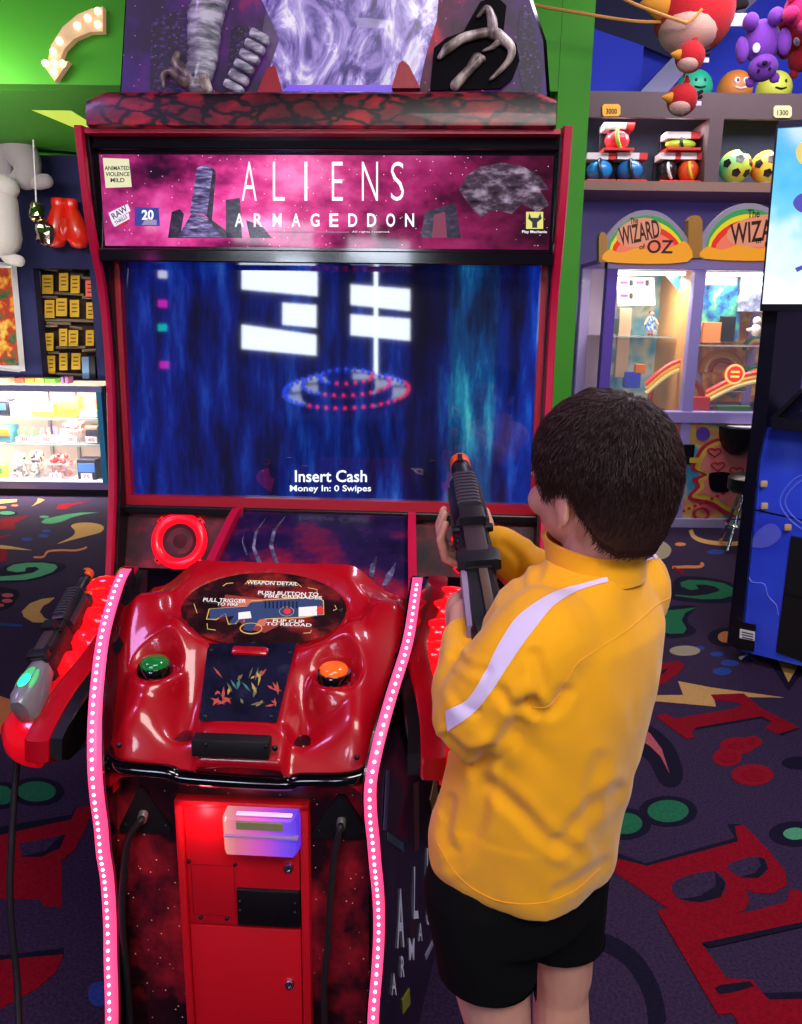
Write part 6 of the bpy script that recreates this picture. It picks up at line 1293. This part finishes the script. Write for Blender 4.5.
mbx('inner_divider', (xm0+.02, MYF+.08, mzr), (xm0+.05, MB, mzt-.05), mat('divider_rainbow', '#e8a860', .5))
for x0, x1 in ((xl+pw, xm0), (xm0+pw, xr0)):
    mbx('lamp_bar', (x0+.03, MYF+.10, mzt-.10), (x1-.03, MYF+.16, mzt-.075), glow('machine_lamp', '#fff0dc', 4.0), 0, 'white lamp bar')
    area('coin_pusher_lamp', ((x0+x1)/2, MYF+.25, mzt-.11), ((x0+x1)/2, MYF+.45, mzr), .5, .2, 8.5, (1, .92, .82))
# printed lower panels
LOWM = printmat('lower_panel_print', [(.30, '#3a90c8'), (.42, '#4ab0c0'), (.5, '#d8c860'), (.6, '#e89060'), (.72, '#e06078')], (4, 4, 4), detail=2, rough=.35)
lf = Wy(MYF+.015)
for x0, x1 in ((xl+pw, xm0), (xm0+pw, xr0)): mbx('lower_panel', (x0, MYF+.018, mz0+.035), (x1, MYF+.03, mzr-.05), LOWM)
cK = crop(660, 380, .177)
def mflat(nm, px, m, off=.001, th=.002, y=None): return flat(nm, px, m, mach, lf if y is None else Wy(y), off, th)
PKD = mat('print_crimson', '#c02040', .5); PYL = mat('print_yellow', '#e0c040', .5); PTL = mat('print_teal', '#3a98a8', .5); PPK = mat('print_pink', '#e88a78', .5)
mflat('cloud_print', smclosed([cK(*p) for p in ((180, 480), (230, 380), (320, 330), (430, 330), (490, 330), (490, 780), (380, 770), (290, 710), (190, 690), (155, 660), (200, 600), (180, 560), (240, 530), (180, 510))]), PKD, .001)
mflat('cloud_print', smclosed([cK(*p) for p in ((200, 480), (250, 390), (330, 345), (430, 345), (490, 345), (490, 755), (390, 745), (300, 690), (210, 670), (180, 655), (225, 605), (215, 565), (265, 535), (205, 505))]), PYL, .0035)
mflat('cloud_print', smclosed([cK(*p) for p in ((225, 480), (270, 405), (340, 362), (430, 362), (490, 362), (490, 720), (390, 710), (310, 660), (240, 645), (205, 645), (250, 605), (245, 565), (295, 535), (235, 505))]), PPK, .006)
for cx_, cy_ in ((305, 405), (325, 485), (430, 515)):
    H = [cK(cx_+s*(38*math.sin(t)**3), cy_-28*(.81*math.cos(t)-.32*math.cos(2*t)-.12*math.cos(3*t)-.06*math.cos(4*t))) for s in (1,) for t in [2*math.pi*i/20 for i in range(20)]]
    bm = fresh(); P = [lf(u, v)+V((0, -.010, 0))-mo for u, v in H]; tube(bm, P+[P[0]], .006, 5); obj('heart_print', bm, PKD, mach, 0)
bm = fresh(); P = [lf(*cK(230+42*math.cos(t), 750+34*math.sin(t)))+V((0, -.006, 0))-mo for t in [2*math.pi*i/20 for i in range(21)]]; tube(bm, P, .012, 5); obj('ring_print', bm, PKD, mach, 0)
for k in range(8): x = 130+k*32; y = 738-k*14; mflat('dot_print', [cK(x+11*math.cos(a*.785), y+8*math.sin(a*.785)) for a in range(8)], PKD, .009)
mbx('coin_slot', (lf(*cK(150, 0)).x, MYF-.015, lf(*cK(0, 470)).z), (lf(*cK(228, 0)).x, MYF+.02, lf(*cK(0, 360)).z), STEEL, .005)
a = lf(*cK(160, 435)); b = lf(*cK(212, 465)); mbx('coin_slot_label', (a.x, MYF-.018, b.z), (b.x, MYF-.014, a.z), PYL); 
mflat('round_badge', [cK(242+40*math.cos(a*.393), 305+40*math.sin(a*.393)) for a in range(16)], LILD, .002); mflat('yellow_patch', [cK(150, 250), cK(200, 250), cK(205, 340), cK(150, 340)], PYL, .0005)
mflat('prize_chute', smclosed([cK(*p) for p in ((272, 545), (290, 522), (380, 520), (398, 550), (390, 610), (370, 632), (300, 628), (278, 600))]), BLACKG, .008, .006)
# black control bowl
c = lf(*cK(410, 262)); bm = fresh(); rings = []
for t in range(7):
    k_ = math.cos(t/6*math.pi/2*.93); zz = -.20*math.sin(t/6*math.pi/2); rings.append([c-mo+V((.135*k_*math.cos(a)+.04, -.02-.14*k_*abs(math.sin(a)) if math.sin(a) < 0 else .0, zz)) for a in [2*math.pi*i/20 for i in range(20)]])
loft(bm, rings); obj('control_bowl', bm, BLACK, mach, 50, label='black control bowl')
bm = fresh(); P = [c-mo+V((.105*math.cos(a)+.055, -.022-.11*max(0, -math.sin(a)), .004)) for a in [2*math.pi*i/20 for i in range(20)]]; prism(bm, P, (0, 0, .006)); obj('control_plate', bm, WHITE, mach, 0)
bm = fresh(); tube(bm, [c-mo+V((.17, -.06, .0)), c-mo+V((.17, -.06, .09))], .018, 10); obj('control_knob', bm, BLACK, mach)
bm = fresh(); 
for x in (xl+.12, xm0+.0): 
    bm = fresh(); lathe(bm, [(.035, -.02), (.045, -.012), (.045, .012), (.035, .02)], 16, Matrix.Translation(V((x, MYF+.08, .046))-mo) @ Matrix.Rotation(math.pi/2, 4, 'Y')); obj('caster', bm, RUBBER, mach)
    bm = fresh(); box(bm, V((x-.02, MYF+.05, .04))-mo, V((x+.02, MYF+.11, mz0-.03))-mo); obj('caster_bracket', bm, STEEL, mach, 0)
# headers
def header(u0, u1, vb, vt, txts, sc):
    hy = MYF-.015; hf = Wy(hy); w = u1-u0
    def arch(k, vb_=None, top=1.0):
        vb2 = vb if vb_ is None else vb_; um = (u0+u1)/2; out = []
        for i in range(17):
            t = -1+2*i/16; out.append((um+t*w/2*k, vb-22-((vb-22-vt)*(1-abs(t)**2.2))*1.0*top if k == 1 else vb-(vb-vt)*top*max(0, 1-t*t)**.55))
        return [(um-w/2*k, vb2)]+out+[(um+w/2*k, vb2)]
    bm = fresh(); prism(bm, [hf(u, v)-mo for u, v in arch(1)], (0, .05, 0)); h = obj('header', bm, mat('header_clear', '#8a8490', .3, emit='#8a7a90', es=.25), mach, 0, label='arched rainbow header')
    org = mo
    def band(k, top, col, off, es=.9):
        bm = fresh(); prism(bm, [hf(u, v)+V((0, -off, 0))-mo for u, v in arch(k, None, top)], (0, -.002, 0)); obj('rainbow_band', bm, glow('band_'+col[1:], col, es), h, 0)
    band(.99, .90, '#3a9a50', .002); band(.95, .80, '#f0d020', .006); band(.90, .70, '#e83020', .010); band(.80, .58, '#f4785c', .014); 
    bm = fresh(); prism(bm, [hf(*p)+V((0, -.018, 0))-mo for p in smclosed([(u0+3, vb), (u0+4, vb-12), (u0+w*.2, vb-9), (u0+w*.4, vb-14), (u0+w*.6, vb-10), (u0+w*.8, vb-15), (u1-4, vb-20), (u1-3, vb)])], (0, -.002, 0)); obj('flame_print', bm, glow('band_orange', '#f8a020', .9), h, 0)
    DK = mat('header_ink', '#3a1408', .5)
    for tx, cu, cv, ww, hh, ang in txts:
        o = hf(cu, cv)-mo; a = math.radians(ang); k = (hf(cu+10, cv)-hf(cu, cv)).length/10
        bm = fresh(); x_, y_ = V((math.cos(a), 0, math.sin(a))), V((-math.sin(a), 0, math.cos(a)))
        if len(tx) > 3: 
            prism(bm, [o+x_*(ww*k*.56*math.cos(t))+y_*(hh*k*.75*math.sin(t))+V((0, -.021, 0)) for t in [2*math.pi*i/20 for i in range(20)]], (0, -.001, 0)); obj('letter_halo', bm, glow('halo_coral', '#f09a78', .8), h, 0)
        else: bm.free()
        text('lettering', tx, DK, h, basis(o, x_, y_, V((0, -1, 0))), ww*k, hh*k, .026, .02)
header(604, 689, 262, 210, (('The', 633, 221, 8, 6, 8), ('WIZARD', 638, 233, 40, 18, 13), ('of', 641, 247, 6, 5, 8), ('OZ', 659, 247, 26, 13, 0)), 1)
header(702, 796, 259, 203, (('The', 752, 214, 12, 8, 4), ('WIZARD', 760, 231, 62, 20, 8), ('of', 757, 241, 6, 5, 8), ('OZ', 776, 244, 26, 12, 4)), 1)
GOLD = mat('gold_post', '#b8863a', .45, .3)
for u, vb, vt, w_ in ((603, 262, 232, 4), (695.5, 258, 215, 7), (801, 258, 210, 7)):
    bm = fresh(); hf = Wy(MYF-.03); P = [hf(u-w_, vb), hf(u-w_, vt+5), hf(u-w_*.6, vt+1), hf(u, vt), hf(u+w_*.6, vt+1), hf(u+w_, vt+5), hf(u+w_, vb)]; prism(bm, [p-mo for p in P], (0, .07, 0)); obj('header_post', bm, GOLD, mach, 0)
# things inside, each on the deck or on the inner shelf
def inbox(name, u0, v0, u1, v1, y, th, m, label, cat_):
    fn = Wy(y); a = fn(u0, v0); b = fn(u1, v1); bm = fresh(); box(bm, (a.x, y, b.z), (b.x, y+th, a.z), .004); return mesh_thing(name, bm, m, label, cat_, 0)
yb = MB-.06
bm = fresh(); box(bm, V((xl+pw, MYF+.30, Wy(MYF+.3)(640, 336).z-.01))-mo, V((xm0, MB-.04, Wy(MYF+.3)(640, 336).z))-mo); obj('glass_shelf', bm, mat('shelf_glass', '#c8d4d0', .1, alpha=.55), mach, 0)
bm = fresh(); box(bm, V((xm0+pw, MYF+.30, Wy(MYF+.3)(640, 344).z-.01))-mo, V((xr0, MB-.04, Wy(MYF+.3)(640, 344).z))-mo); obj('glass_shelf', bm, mat('shelf_glass', '#c8d4d0', .1, alpha=.55), mach, 0)
def backprint(nm, px, m, y=None, off=.002): return flat(nm, px, m, mach, Wy(y or yb), off, .006)
SKYP = printmat('pusher_sky_print', [(.3, '#2a70c0'), (.45, '#60c0d8'), (.6, '#d8ecd8'), (.75, '#6ab060')], (5, 5, 5), detail=2, rough=.4)
backprint('back_picture', [(610, 270), (662, 270), (662, 400), (610, 400)], SKYP); backprint('back_picture', [(662, 270), (690, 270), (690, 400), (662, 400)], printmat('pusher_rainbow_print', [(.3, '#2a9a70'), (.42, '#3080c0'), (.55, '#e8b040'), (.7, '#e05a40')], (5, 5, 5), detail=1, distort=1, rough=.4), off=.004)
backprint('back_picture', [(702, 268), (796, 268), (796, 402), (702, 402)], printmat('pusher_warm_print', [(.28, '#2a7a70'), (.42, '#e87a30'), (.52, '#f8d060'), (.64, '#f08a70'), (.78, '#f8ecc0')], (5, 5, 5), detail=2, distort=1, rough=.4))
sheet = flat('notice_sheet', [(616, 276), (654, 278), (655, 305), (618, 306)], mat('paper_white', '#f0ecf4', .7), mach, Wy(MYF+.45), 0, .004)
for q, (u, v) in enumerate(((620, 283), (636, 283), (620, 296))):
    flat('notice_heading', [(u, v-2), (u+8, v-2), (u+8, v+1), (u, v+1)], mat('print_magenta', '#c02a6a', .5), mach, Wy(MYF+.445), .002, .001); flat('notice_picture', [(u+9, v-3), (u+13, v-3), (u+13, v+3), (u+9, v+3)], INK, mach, Wy(MYF+.445), .002, .001)
backprint('blue_wedge', [(662, 272), (688, 272), (688, 302)], mat('wedge_blue', '#2a80d8', .4), MYF+.35)
for cu, cv, R_, cols in ((676, 400, 26, ('#e04a40', '#f0c040', '#40a070')), (722, 372, 20, ('#e8a030', '#f0e080', '#d04040')), (756, 384, 17, ('#3a9a80', '#f0d060', '#e05a50')), (757, 350, 12, ('#3a9a80', '#f0d060', '#e05a50'))):
    for q, c in enumerate(cols):
        fn = Wy(yb-.02-.004*q); r_ = R_-q*R_*.2; bm = fresh(); P = [fn(cu+r_*math.cos(a), cv-r_*math.sin(a))-mo for a in [math.pi*i/14 for i in range(15)]]; tube(bm, P, .022, 6); obj('rainbow_arc', bm, mat('arc_'+c[1:], c, .4), mach, 60)
# doll on the shelf
dz = Wy(MYF+.4)(650, 336).z; dp = Wy(MYF+.4)(650, 336); dl = thing('doll', 'small doll in blue gingham dress standing on the machine shelf', 'doll', V((dp.x, MYF+.4, Wy(MYF+.3)(640, 336).z)))
k = .0068
for nm, fnm in (('leg', lambda b: [capsule(b, [V((s*1.6*k, 0, 0)), V((s*1.6*k, 0, 8*k))], [1.3*k, 1.4*k], 8) for s in (-1, 1)]), ('shoe', lambda b: [sphere(b, V((s*1.7*k, -.6*k, .9*k)), V((1.6, 2.4, 1.1))*k, 10, 6) for s in (-1, 1)]),):
    for s in (-1, 1):
        bm = fresh()
        if nm == 'leg': capsule(bm, [V((s*1.6*k, 0, k)), V((s*1.6*k, 0, 8*k))], [1.2*k, 1.3*k], 8)
        else: sphere(bm, V((s*1.7*k, -.6*k, 1.1*k)), V((1.6, 2.4, 1.1))*k, 10, 6)
        obj(nm, bm, SKIN if nm == 'leg' else mat('shoe_red', '#c01020', .3), dl, 60)
bm = fresh(); lathe(bm, [(6.5*k, 6*k), (5.2*k, 10*k), (3*k, 14*k), (3.4*k, 19*k), (2*k, 21*k)], 16); obj('dress', bm, printmat('gingham_blue', [(.4, '#103878'), (.5, '#2a60b0'), (.6, '#8aa8d8')], (60, 60, 60), detail=0, rough=.7), dl, 50)
for s in (-1, 1): bm = fresh(); capsule(bm, [V((s*3.2*k, 0, 18.5*k)), V((s*5.8*k, -.5*k, 14*k)), V((s*7*k, -1.5*k, 12*k))], [1.2*k, 1.1*k, 1*k], 8); obj('arm', bm, SKIN, dl, 60)
bm = fresh(); sphere(bm, (0, 0, 23.5*k), V((2.7, 2.7, 3.1))*k, 14, 10); obj('head', bm, SKIN, dl, 60)
bm = fresh(); sphere(bm, (0, .5*k, 24.3*k), V((3.2, 2.9, 2.9))*k, 14, 10); obj('hair', bm, mat('doll_hair', '#4a2818', .5), dl, 60)
inbox('box', 620, 308, 627, 378, MYF+.34, .05, mat('tan_board', '#b89a78', .6), 'tall tan board standing in the left machine bay', 'board')
inbox('toy_box', 612, 318, 619, 334, MYF+.34, .05, mat('toy_dark_green', '#183828', .6), 'small dark green toy on the shelf of the left bay', 'toy')
inbox('toy_box', 626, 372, 640, 388, MYF+.3, .08, mat('toy_cobalt', '#2848c8', .4), 'cobalt blue prize lying on the left pusher deck', 'prize')
inbox('toy_box', 636, 364, 645, 374, MYF+.3, .05, mat('toy_orange', '#e08030', .4), 'orange prize beside the cobalt one', 'prize')
# arched coin ramp in each bay
for u0, u1, v0, v1, lb in ((646, 686, 384, 360, 'rainbow coin ramp in the left bay'), (706, 764, 392, 372, 'rainbow coin ramp in the right bay')):
    r = thing('coin_ramp', lb, 'game ramp', Wy(MYF+.2)(u0, v0)); fn = Wy(MYF+.2)
    for q, c in enumerate(('#e03a30', '#f0b030', '#f4e890')):
        bm = fresh(); P = [fn(u0+(u1-u0)*t/10, v0-(v0-v1)*math.sin(t/10*math.pi*.5)+q*4.5) - fn(u0, v0) for t in range(11)]; tube(bm, P, .016, 6); obj('ramp_band', bm, mat('ramp_%d' % q, c, .3, emit=c, es=.25), r, 60)
o = Wy(MYF+.12)(733.5, 374); r = thing('lit_round_sign', 'round red lit sign with two bars in the right machine bay', 'sign', o); m = basis(V((0, 0, 0)), V((1, 0, 0)), V((0, 0, 1)), V((0, -1, 0)))
bm = fresh(); lathe(bm, [(.068, 0), (.068, .02), (.055, .026), (.0005, .026)], 24, m); obj('sign_disc', bm, glow('disc_red', '#f03018', 1.1), r, 40); bm = fresh(); torus(bm, (0, 0, .022), .062, .008, 24, 8, m); obj('sign_ring', bm, glow('ring_orange', '#ffb060', 1.6), r)
for z in (-.016, .016): bm = fresh(); box(bm, (-.03, -.031, z-.007), (.03, -.026, z+.007)); obj('sign_bar', bm, glow('bar_yellow', '#ffe060', 1.2), r, 0)
inbox('prize_box', 692.5, 397, 709, 414, MYF+.12, .06, mat('prize_red', '#d02030', .5), 'red prize box at the foot of the right bay', 'box')
for k in range(4): inbox('prize_box', 718+k*8.2, 406, 725.5+k*8.2, 415, MYF+.12, .06, mat('prize_green', '#2a7a40', .5), ('first', 'second', 'third', 'fourth')[k]+' green prize box from the left in the right bay', 'box')
inbox('prize_bag', 704, 270, 738, 342, MYF+.42, .03, printmat('prize_bag_print', [(.3, '#0c1c30'), (.45, '#2a5a90'), (.58, '#3a9a70'), (.75, '#d8d0a0')], (9, 9, 9), detail=3, rough=.15, coat=.6), 'large shiny blue and green prize bag in the right bay', 'prize')
inbox('prize_bag', 742, 272, 766, 312, MYF+.38, .03, printmat('prize_bag_print_b', [(.35, '#3a3a50'), (.5, '#707890'), (.65, '#c0c4d0')], (9, 9, 9), detail=3, rough=.1, coat=.8), 'silvery prize bag behind the lit screen', 'prize')
inbox('prize_figure', 722, 316, 734, 342, MYF+.36, .04, BLACK, 'black boxed prize figure on the shelf of the right bay', 'prize')
inbox('prize_figure', 704, 322, 721, 343, MYF+.36, .04, mat('prize_brown', '#c07840', .5), 'brown plush prize on the shelf of the right bay', 'prize')
bm = fresh(); c = Wy(MYF+.33)(756, 330); sphere(bm, c, (.035, .03, .045), 14, 10); sphere(bm, c+V((0, 0, .065)), .028, 12, 8); sphere(bm, c+V((-.04, 0, .0)), (.03, .015, .015), 10, 6); mesh_thing('plush_figure', bm, mat('plush_ivory', '#e8dcd0', .9), 'small ivory plush figure left of the dark post', 'plush toy')
bm = fresh(); c = Wy(MYF+.33)(787, 365); sphere(bm, c+V((0, 0, .06)), (.05, .03, .06), 14, 10); sphere(bm, c+V((0, 0, .15)), .038, 12, 8); sphere(bm, c+V((.06, 0, .09)), (.03, .015, .015), 10, 6); mesh_thing('plush_figure', bm, mat('plush_lemon', '#e8d060', .9), 'lemon yellow plush figure right of the dark post', 'plush toy')
bm = fresh(); box(bm, Wy(MYF+.2)(716, 392)-V((0, 0, .0)), Wy(MYF+.2)(748, 386)+V((0, .15, .0)), .008); mesh_thing('coin_tray', bm, CHROME, 'shiny metal coin tray below the round sign', 'tray', 30)
# stool in front of the machines
so_ = W(743, 549, 'z', 0); st = thing('bar_stool', 'chrome stool with a black seat standing by the blue machine', 'stool', so_)
bm = fresh(); lathe(bm, [(.12, .38), (.14, .40), (.14, .47), (.11, .49), (.0005, .49)], 24); obj('seat', bm, BLACK, st); bm = fresh(); torus(bm, (0, 0, .17), .13, .010, 28, 8); obj('foot_ring', bm, CHROME, st)
for k in range(4): a = k*math.pi/2+.6; bm = fresh(); tube(bm, smoothpath([V((.06*math.cos(a), .06*math.sin(a), .39)), V((.12*math.cos(a), .12*math.sin(a), .18)), V((.17*math.cos(a), .17*math.sin(a), .012))], 4), .011, 8); obj('leg', bm, CHROME, st)

# ================================================================== BLUE MACHINE AT THE RIGHT EDGE
P0 = W(753, 655, 'z', .05); P1 = W(802, 668, 'z', .05); P0.z = 0; P1.z = 0
bxh = (P1-P0).normalized(); byh = V((-bxh.y, bxh.x, 0)); bo = P0.copy(); blu = thing('video_game_cabinet', 'blue arcade cabinet with bright sky screen at the right edge', 'arcade machine', bo)
def BF(d): return lambda u, v: CAM + ray(u, v)*((bo+byh*d-CAM).dot(byh)/ray(u, v).dot(byh))
def bprism(nm, px, m, d, th, sm=0, lb=None, par=None):
    bm = fresh(); prism(bm, [BF(d)(u, v)-bo for u, v in px], byh*th); return obj(nm, bm, m, par or blu, sm, label=lb)
BLP = printmat('blue_cabinet_print', [(.35, '#2a3ccc'), (.55, '#3654ea'), (.75, '#6080ff')], (2.5, 2.5, 2.5), detail=2, rough=.35, coat=.3); BLK2 = mat('navy_black', '#070716', .4)
bprism('lower_body', [(741, 651), (900, 690), (925, 440), (764, 428)], BLP, 0, .7); bprism('panel_seam', [(755, 510.5), (900, 542), (900, 541), (755, 509)], BLK2, -.002, .003)
pb = bprism('side_post', [(763, 308), (778, 308), (766, 425), (758.5, 460), (740, 651), (727, 642), (747, 460), (753, 412)], mat('post_black', '#08081a', .35, coat=.3), -.03, .45)
bprism('coin_door', [(791, 536), (900, 560), (880, 688), (776, 652)], mat('door_black', '#08080c', .5), -.012, .02); bprism('door_slot', [(784, 595), (900, 618), (900, 616), (784, 593)], STEEL, -.014, .003)
bprism('control_shelf', [(770, 421), (900, 434), (900, 442), (772, 429)], BLK2, -.10, .5); bprism('display_hood', [(770, 418), (802, 388), (900, 330), (900, 334), (803, 391), (778, 417), (802, 421), (900, 433), (900, 436), (772, 424)], BLK2, -.06, .3)
bprism('hood_glass', [(780, 416), (803, 392), (900, 336), (900, 432), (802, 420)], mat('smoked_glass', '#1c1c34', .1, alpha=.6), -.02, .004)
SKY = printmat('sky_screen', [(.2, '#48b8f0'), (.45, '#7ad4f8'), (.6, '#d8f4ff'), (.8, '#ffffff')], (3, 3, 3.2), detail=3, rough=.1, es=1.15, bias=('Z', 1.45, 2.1, -.35))
sc_ = bprism('screen', [(778, 128), (930, 118), (930, 306), (762, 306)], SKY, -.06, .08, 0, 'bright sky picture')
bprism('screen_frame', [(776, 128), (779, 121), (930, 110), (930, 118)], BLK2, -.07, .12); bprism('screen_frame', [(760, 304), (930, 304), (930, 312), (760, 311)], BLK2, -.07, .12); bprism('screen_housing', [(776, 126), (930, 112), (930, 310), (760, 309)], BLK2, .03, .3)
bprism('sky_figure', smclosed([(793, 203), (800, 194), (815, 194), (815, 212), (800, 212)]), glow('figure_purple', '#5a58c8', .9), -.064, .003, 0, None, sc_); bprism('sky_figure', smclosed([(796, 150), (803, 142), (815, 150), (815, 165), (800, 163)]), glow('figure_yellow', '#f0d878', 1.0), -.064, .003, 0, None, sc_); bprism('sky_figure', [(795, 268), (810, 262), (811, 265), (797, 272)], glow('figure_purple', '#5a58c8', .9), -.064, .003, 0, None, sc_)
LN = mat('panel_line', '#6a7cf0', .4)
for pts in (((830, 470), (800, 476), (786, 488), (780, 502), (786, 515), (800, 528), (830, 545)), ((830, 474), (803, 480), (790, 491), (785, 502), (790, 513), (803, 524), (830, 540)), ((747, 572), (752, 582), (764, 584), (768, 596), (776, 605), (778, 615))):
    bm = fresh(); tube(bm, [BF(-.001)(*p)-bo for p in smoothpath([V((a, b, 0)) for a, b in pts], 4) for p in [(p.x, p.y)]], .003, 5); obj('panel_line', bm, LN, blu, 0)
bprism('cloud_print', smclosed([(751, 545), (757, 532), (768, 524), (777, 526), (781, 536), (772, 545), (760, 548)]), mat('cloud_violet', '#5a64d8', .5), -.002, .002)
for u, v in ((764, 484), (764.5, 506), (788, 527.5)):
    bm = fresh(); c = BF(-.004)(u, v)-bo; box(bm, c-V((.015, .006, .014)), c+V((.015, .006, .014)), .005); obj('gold_block', bm, mat('block_tan', '#c8a878', .5), blu, 30)
bprism('sticker', [(741, 622), (756, 625), (754, 652), (738, 648)], BLACK, -.034, .003); bprism('sticker_label', [(740, 629), (755, 632), (754.5, 641), (739.5, 638)], WHITE, -.037, .003)
for q in range(3): bprism('sticker_line', [(742, 631.5+q*2.6), (753, 634+q*2.6), (753, 635+q*2.6), (742, 632.5+q*2.6)], INK, -.0385, .001)
f = W(746.5, 660, 'z', 0); bm = fresh(); lathe(bm, [(.030, 0), (.032, .006), (.012, .016), (.006, .02), (.006, .08)], 18, Matrix.Translation(f-bo)); obj('levelling_foot', bm, CHROME, blu)
# ================================================================== BEHIND THE CAMERA: what the screen mirrors
def refl(u, v, Y):
    p = fromL(SF(u, v)); n = (AY*math.cos(TT) - AZ*math.sin(TT)).normalized(); d = (p-CAM).normalized(); r = d-n*(2*d.dot(n))
    return p + r*((Y-p.y)/r.y)
RY = -3.0
cS = crop(100, 250, .5736)
PAN = glow('white_light_panel', '#e4eeff', 22.0)
for k, q in enumerate((((247, 28), (378, 38), (378, 80), (247, 68)), ((318, 92), (376, 96), (376, 135), (318, 130)), ((247, 130), (376, 148), (376, 184), (247, 172)), ((437, 60), (540, 68), (540, 106), (437, 95)), ((437, 112), (540, 120), (540, 158), (437, 148)))):
    P = [refl(*cS(*p), RY) for p in q]; o = (P[0]+P[2])/2; t = thing('light_box', 'white light box on the wall behind the viewer, %s' % ('upper of the left stack', 'middle of the left stack', 'lower of the left stack', 'upper of the right stack', 'lower of the right stack')[k], 'light box', o, 0, 'light boxes mirrored in the screen')
    bm = fresh(); prism(bm, [p-o for p in P], (0, -.03, 0)); obj('lit_face', bm, PAN, t, 0)
    bm = fresh(); prism(bm, [(p-o)*1.04+V((0, -.03, 0)) for p in P], (0, -.06, 0)); obj('box_body', bm, BLACK, t, 0)
a, b = refl(*cS(481, 26), RY+.1), refl(*cS(481, 232), RY+.1); bm = fresh(); tube(bm, [a, b], .018, 8); mesh_thing('light_tube', bm, glow('tube_white', '#e8f4ff', 22.0), 'vertical white light tube between the light boxes', 'light tube')
# ringed light carousel
RC_ = refl(*cS(430, 245), -1.9); car = thing('light_carousel', 'round game table ringed with red and blue lights behind the viewer', 'arcade machine', V((RC_.x, -1.9, 0)))
zt_ = RC_.z
bm = fresh(); lathe(bm, [(.42, 0), (.42, zt_-.35), (.48, zt_-.24), (.48, zt_-.20), (.0005, zt_-.20)], 32); obj('table_body', bm, BLACKG, car)
LB, LR = glow('led_blue', '#2848ff', 14.0), glow('led_red', '#ff2a50', 12.0)
TL = Matrix.Translation((0, 0, zt_+.02)) @ Matrix.Rotation(math.radians(-16), 4, 'X')
for R_, h, n in ((.47, .0, 44), (.33, .05, 30), (.20, .10, 18)):
    bm = fresh(); lathe(bm, [(R_+.02, h-.05), (R_+.02, h-.02), (R_-.05, h-.015), (.0005, h-.015)], 32, TL); obj('tier', bm, BLACKG, car)
    for i in range(n):
        a = 2*math.pi*i/n; bm = fresh(); sphere(bm, TL @ V((R_*math.cos(a), R_*math.sin(a), h-.008)), .0135, 8, 6); obj('led_lamp', bm, LR if math.sin(a*1.0+.8) > .25 else LB, car)
for k, (x, y, c) in enumerate(((107, 42, '#ffffff'), (107, 93, '#ff20d0'), (107, 135, '#10e0d0'), (110, 200, '#f020c0'))):
    P = [refl(*cS(x+dx, y+dy), -2.5) for dx, dy in ((-6, -6), (6, -6), (6, 6), (-6, 6))]; bm = fresh(); prism(bm, P, (0, -.05, 0)); mesh_thing('square_lamp', bm, glow('square_%d' % k, c, 9.0), ('white', 'magenta, upper', 'cyan', 'magenta, lower')[k]+' square lamp on the wall behind the viewer', 'lamp', 0)
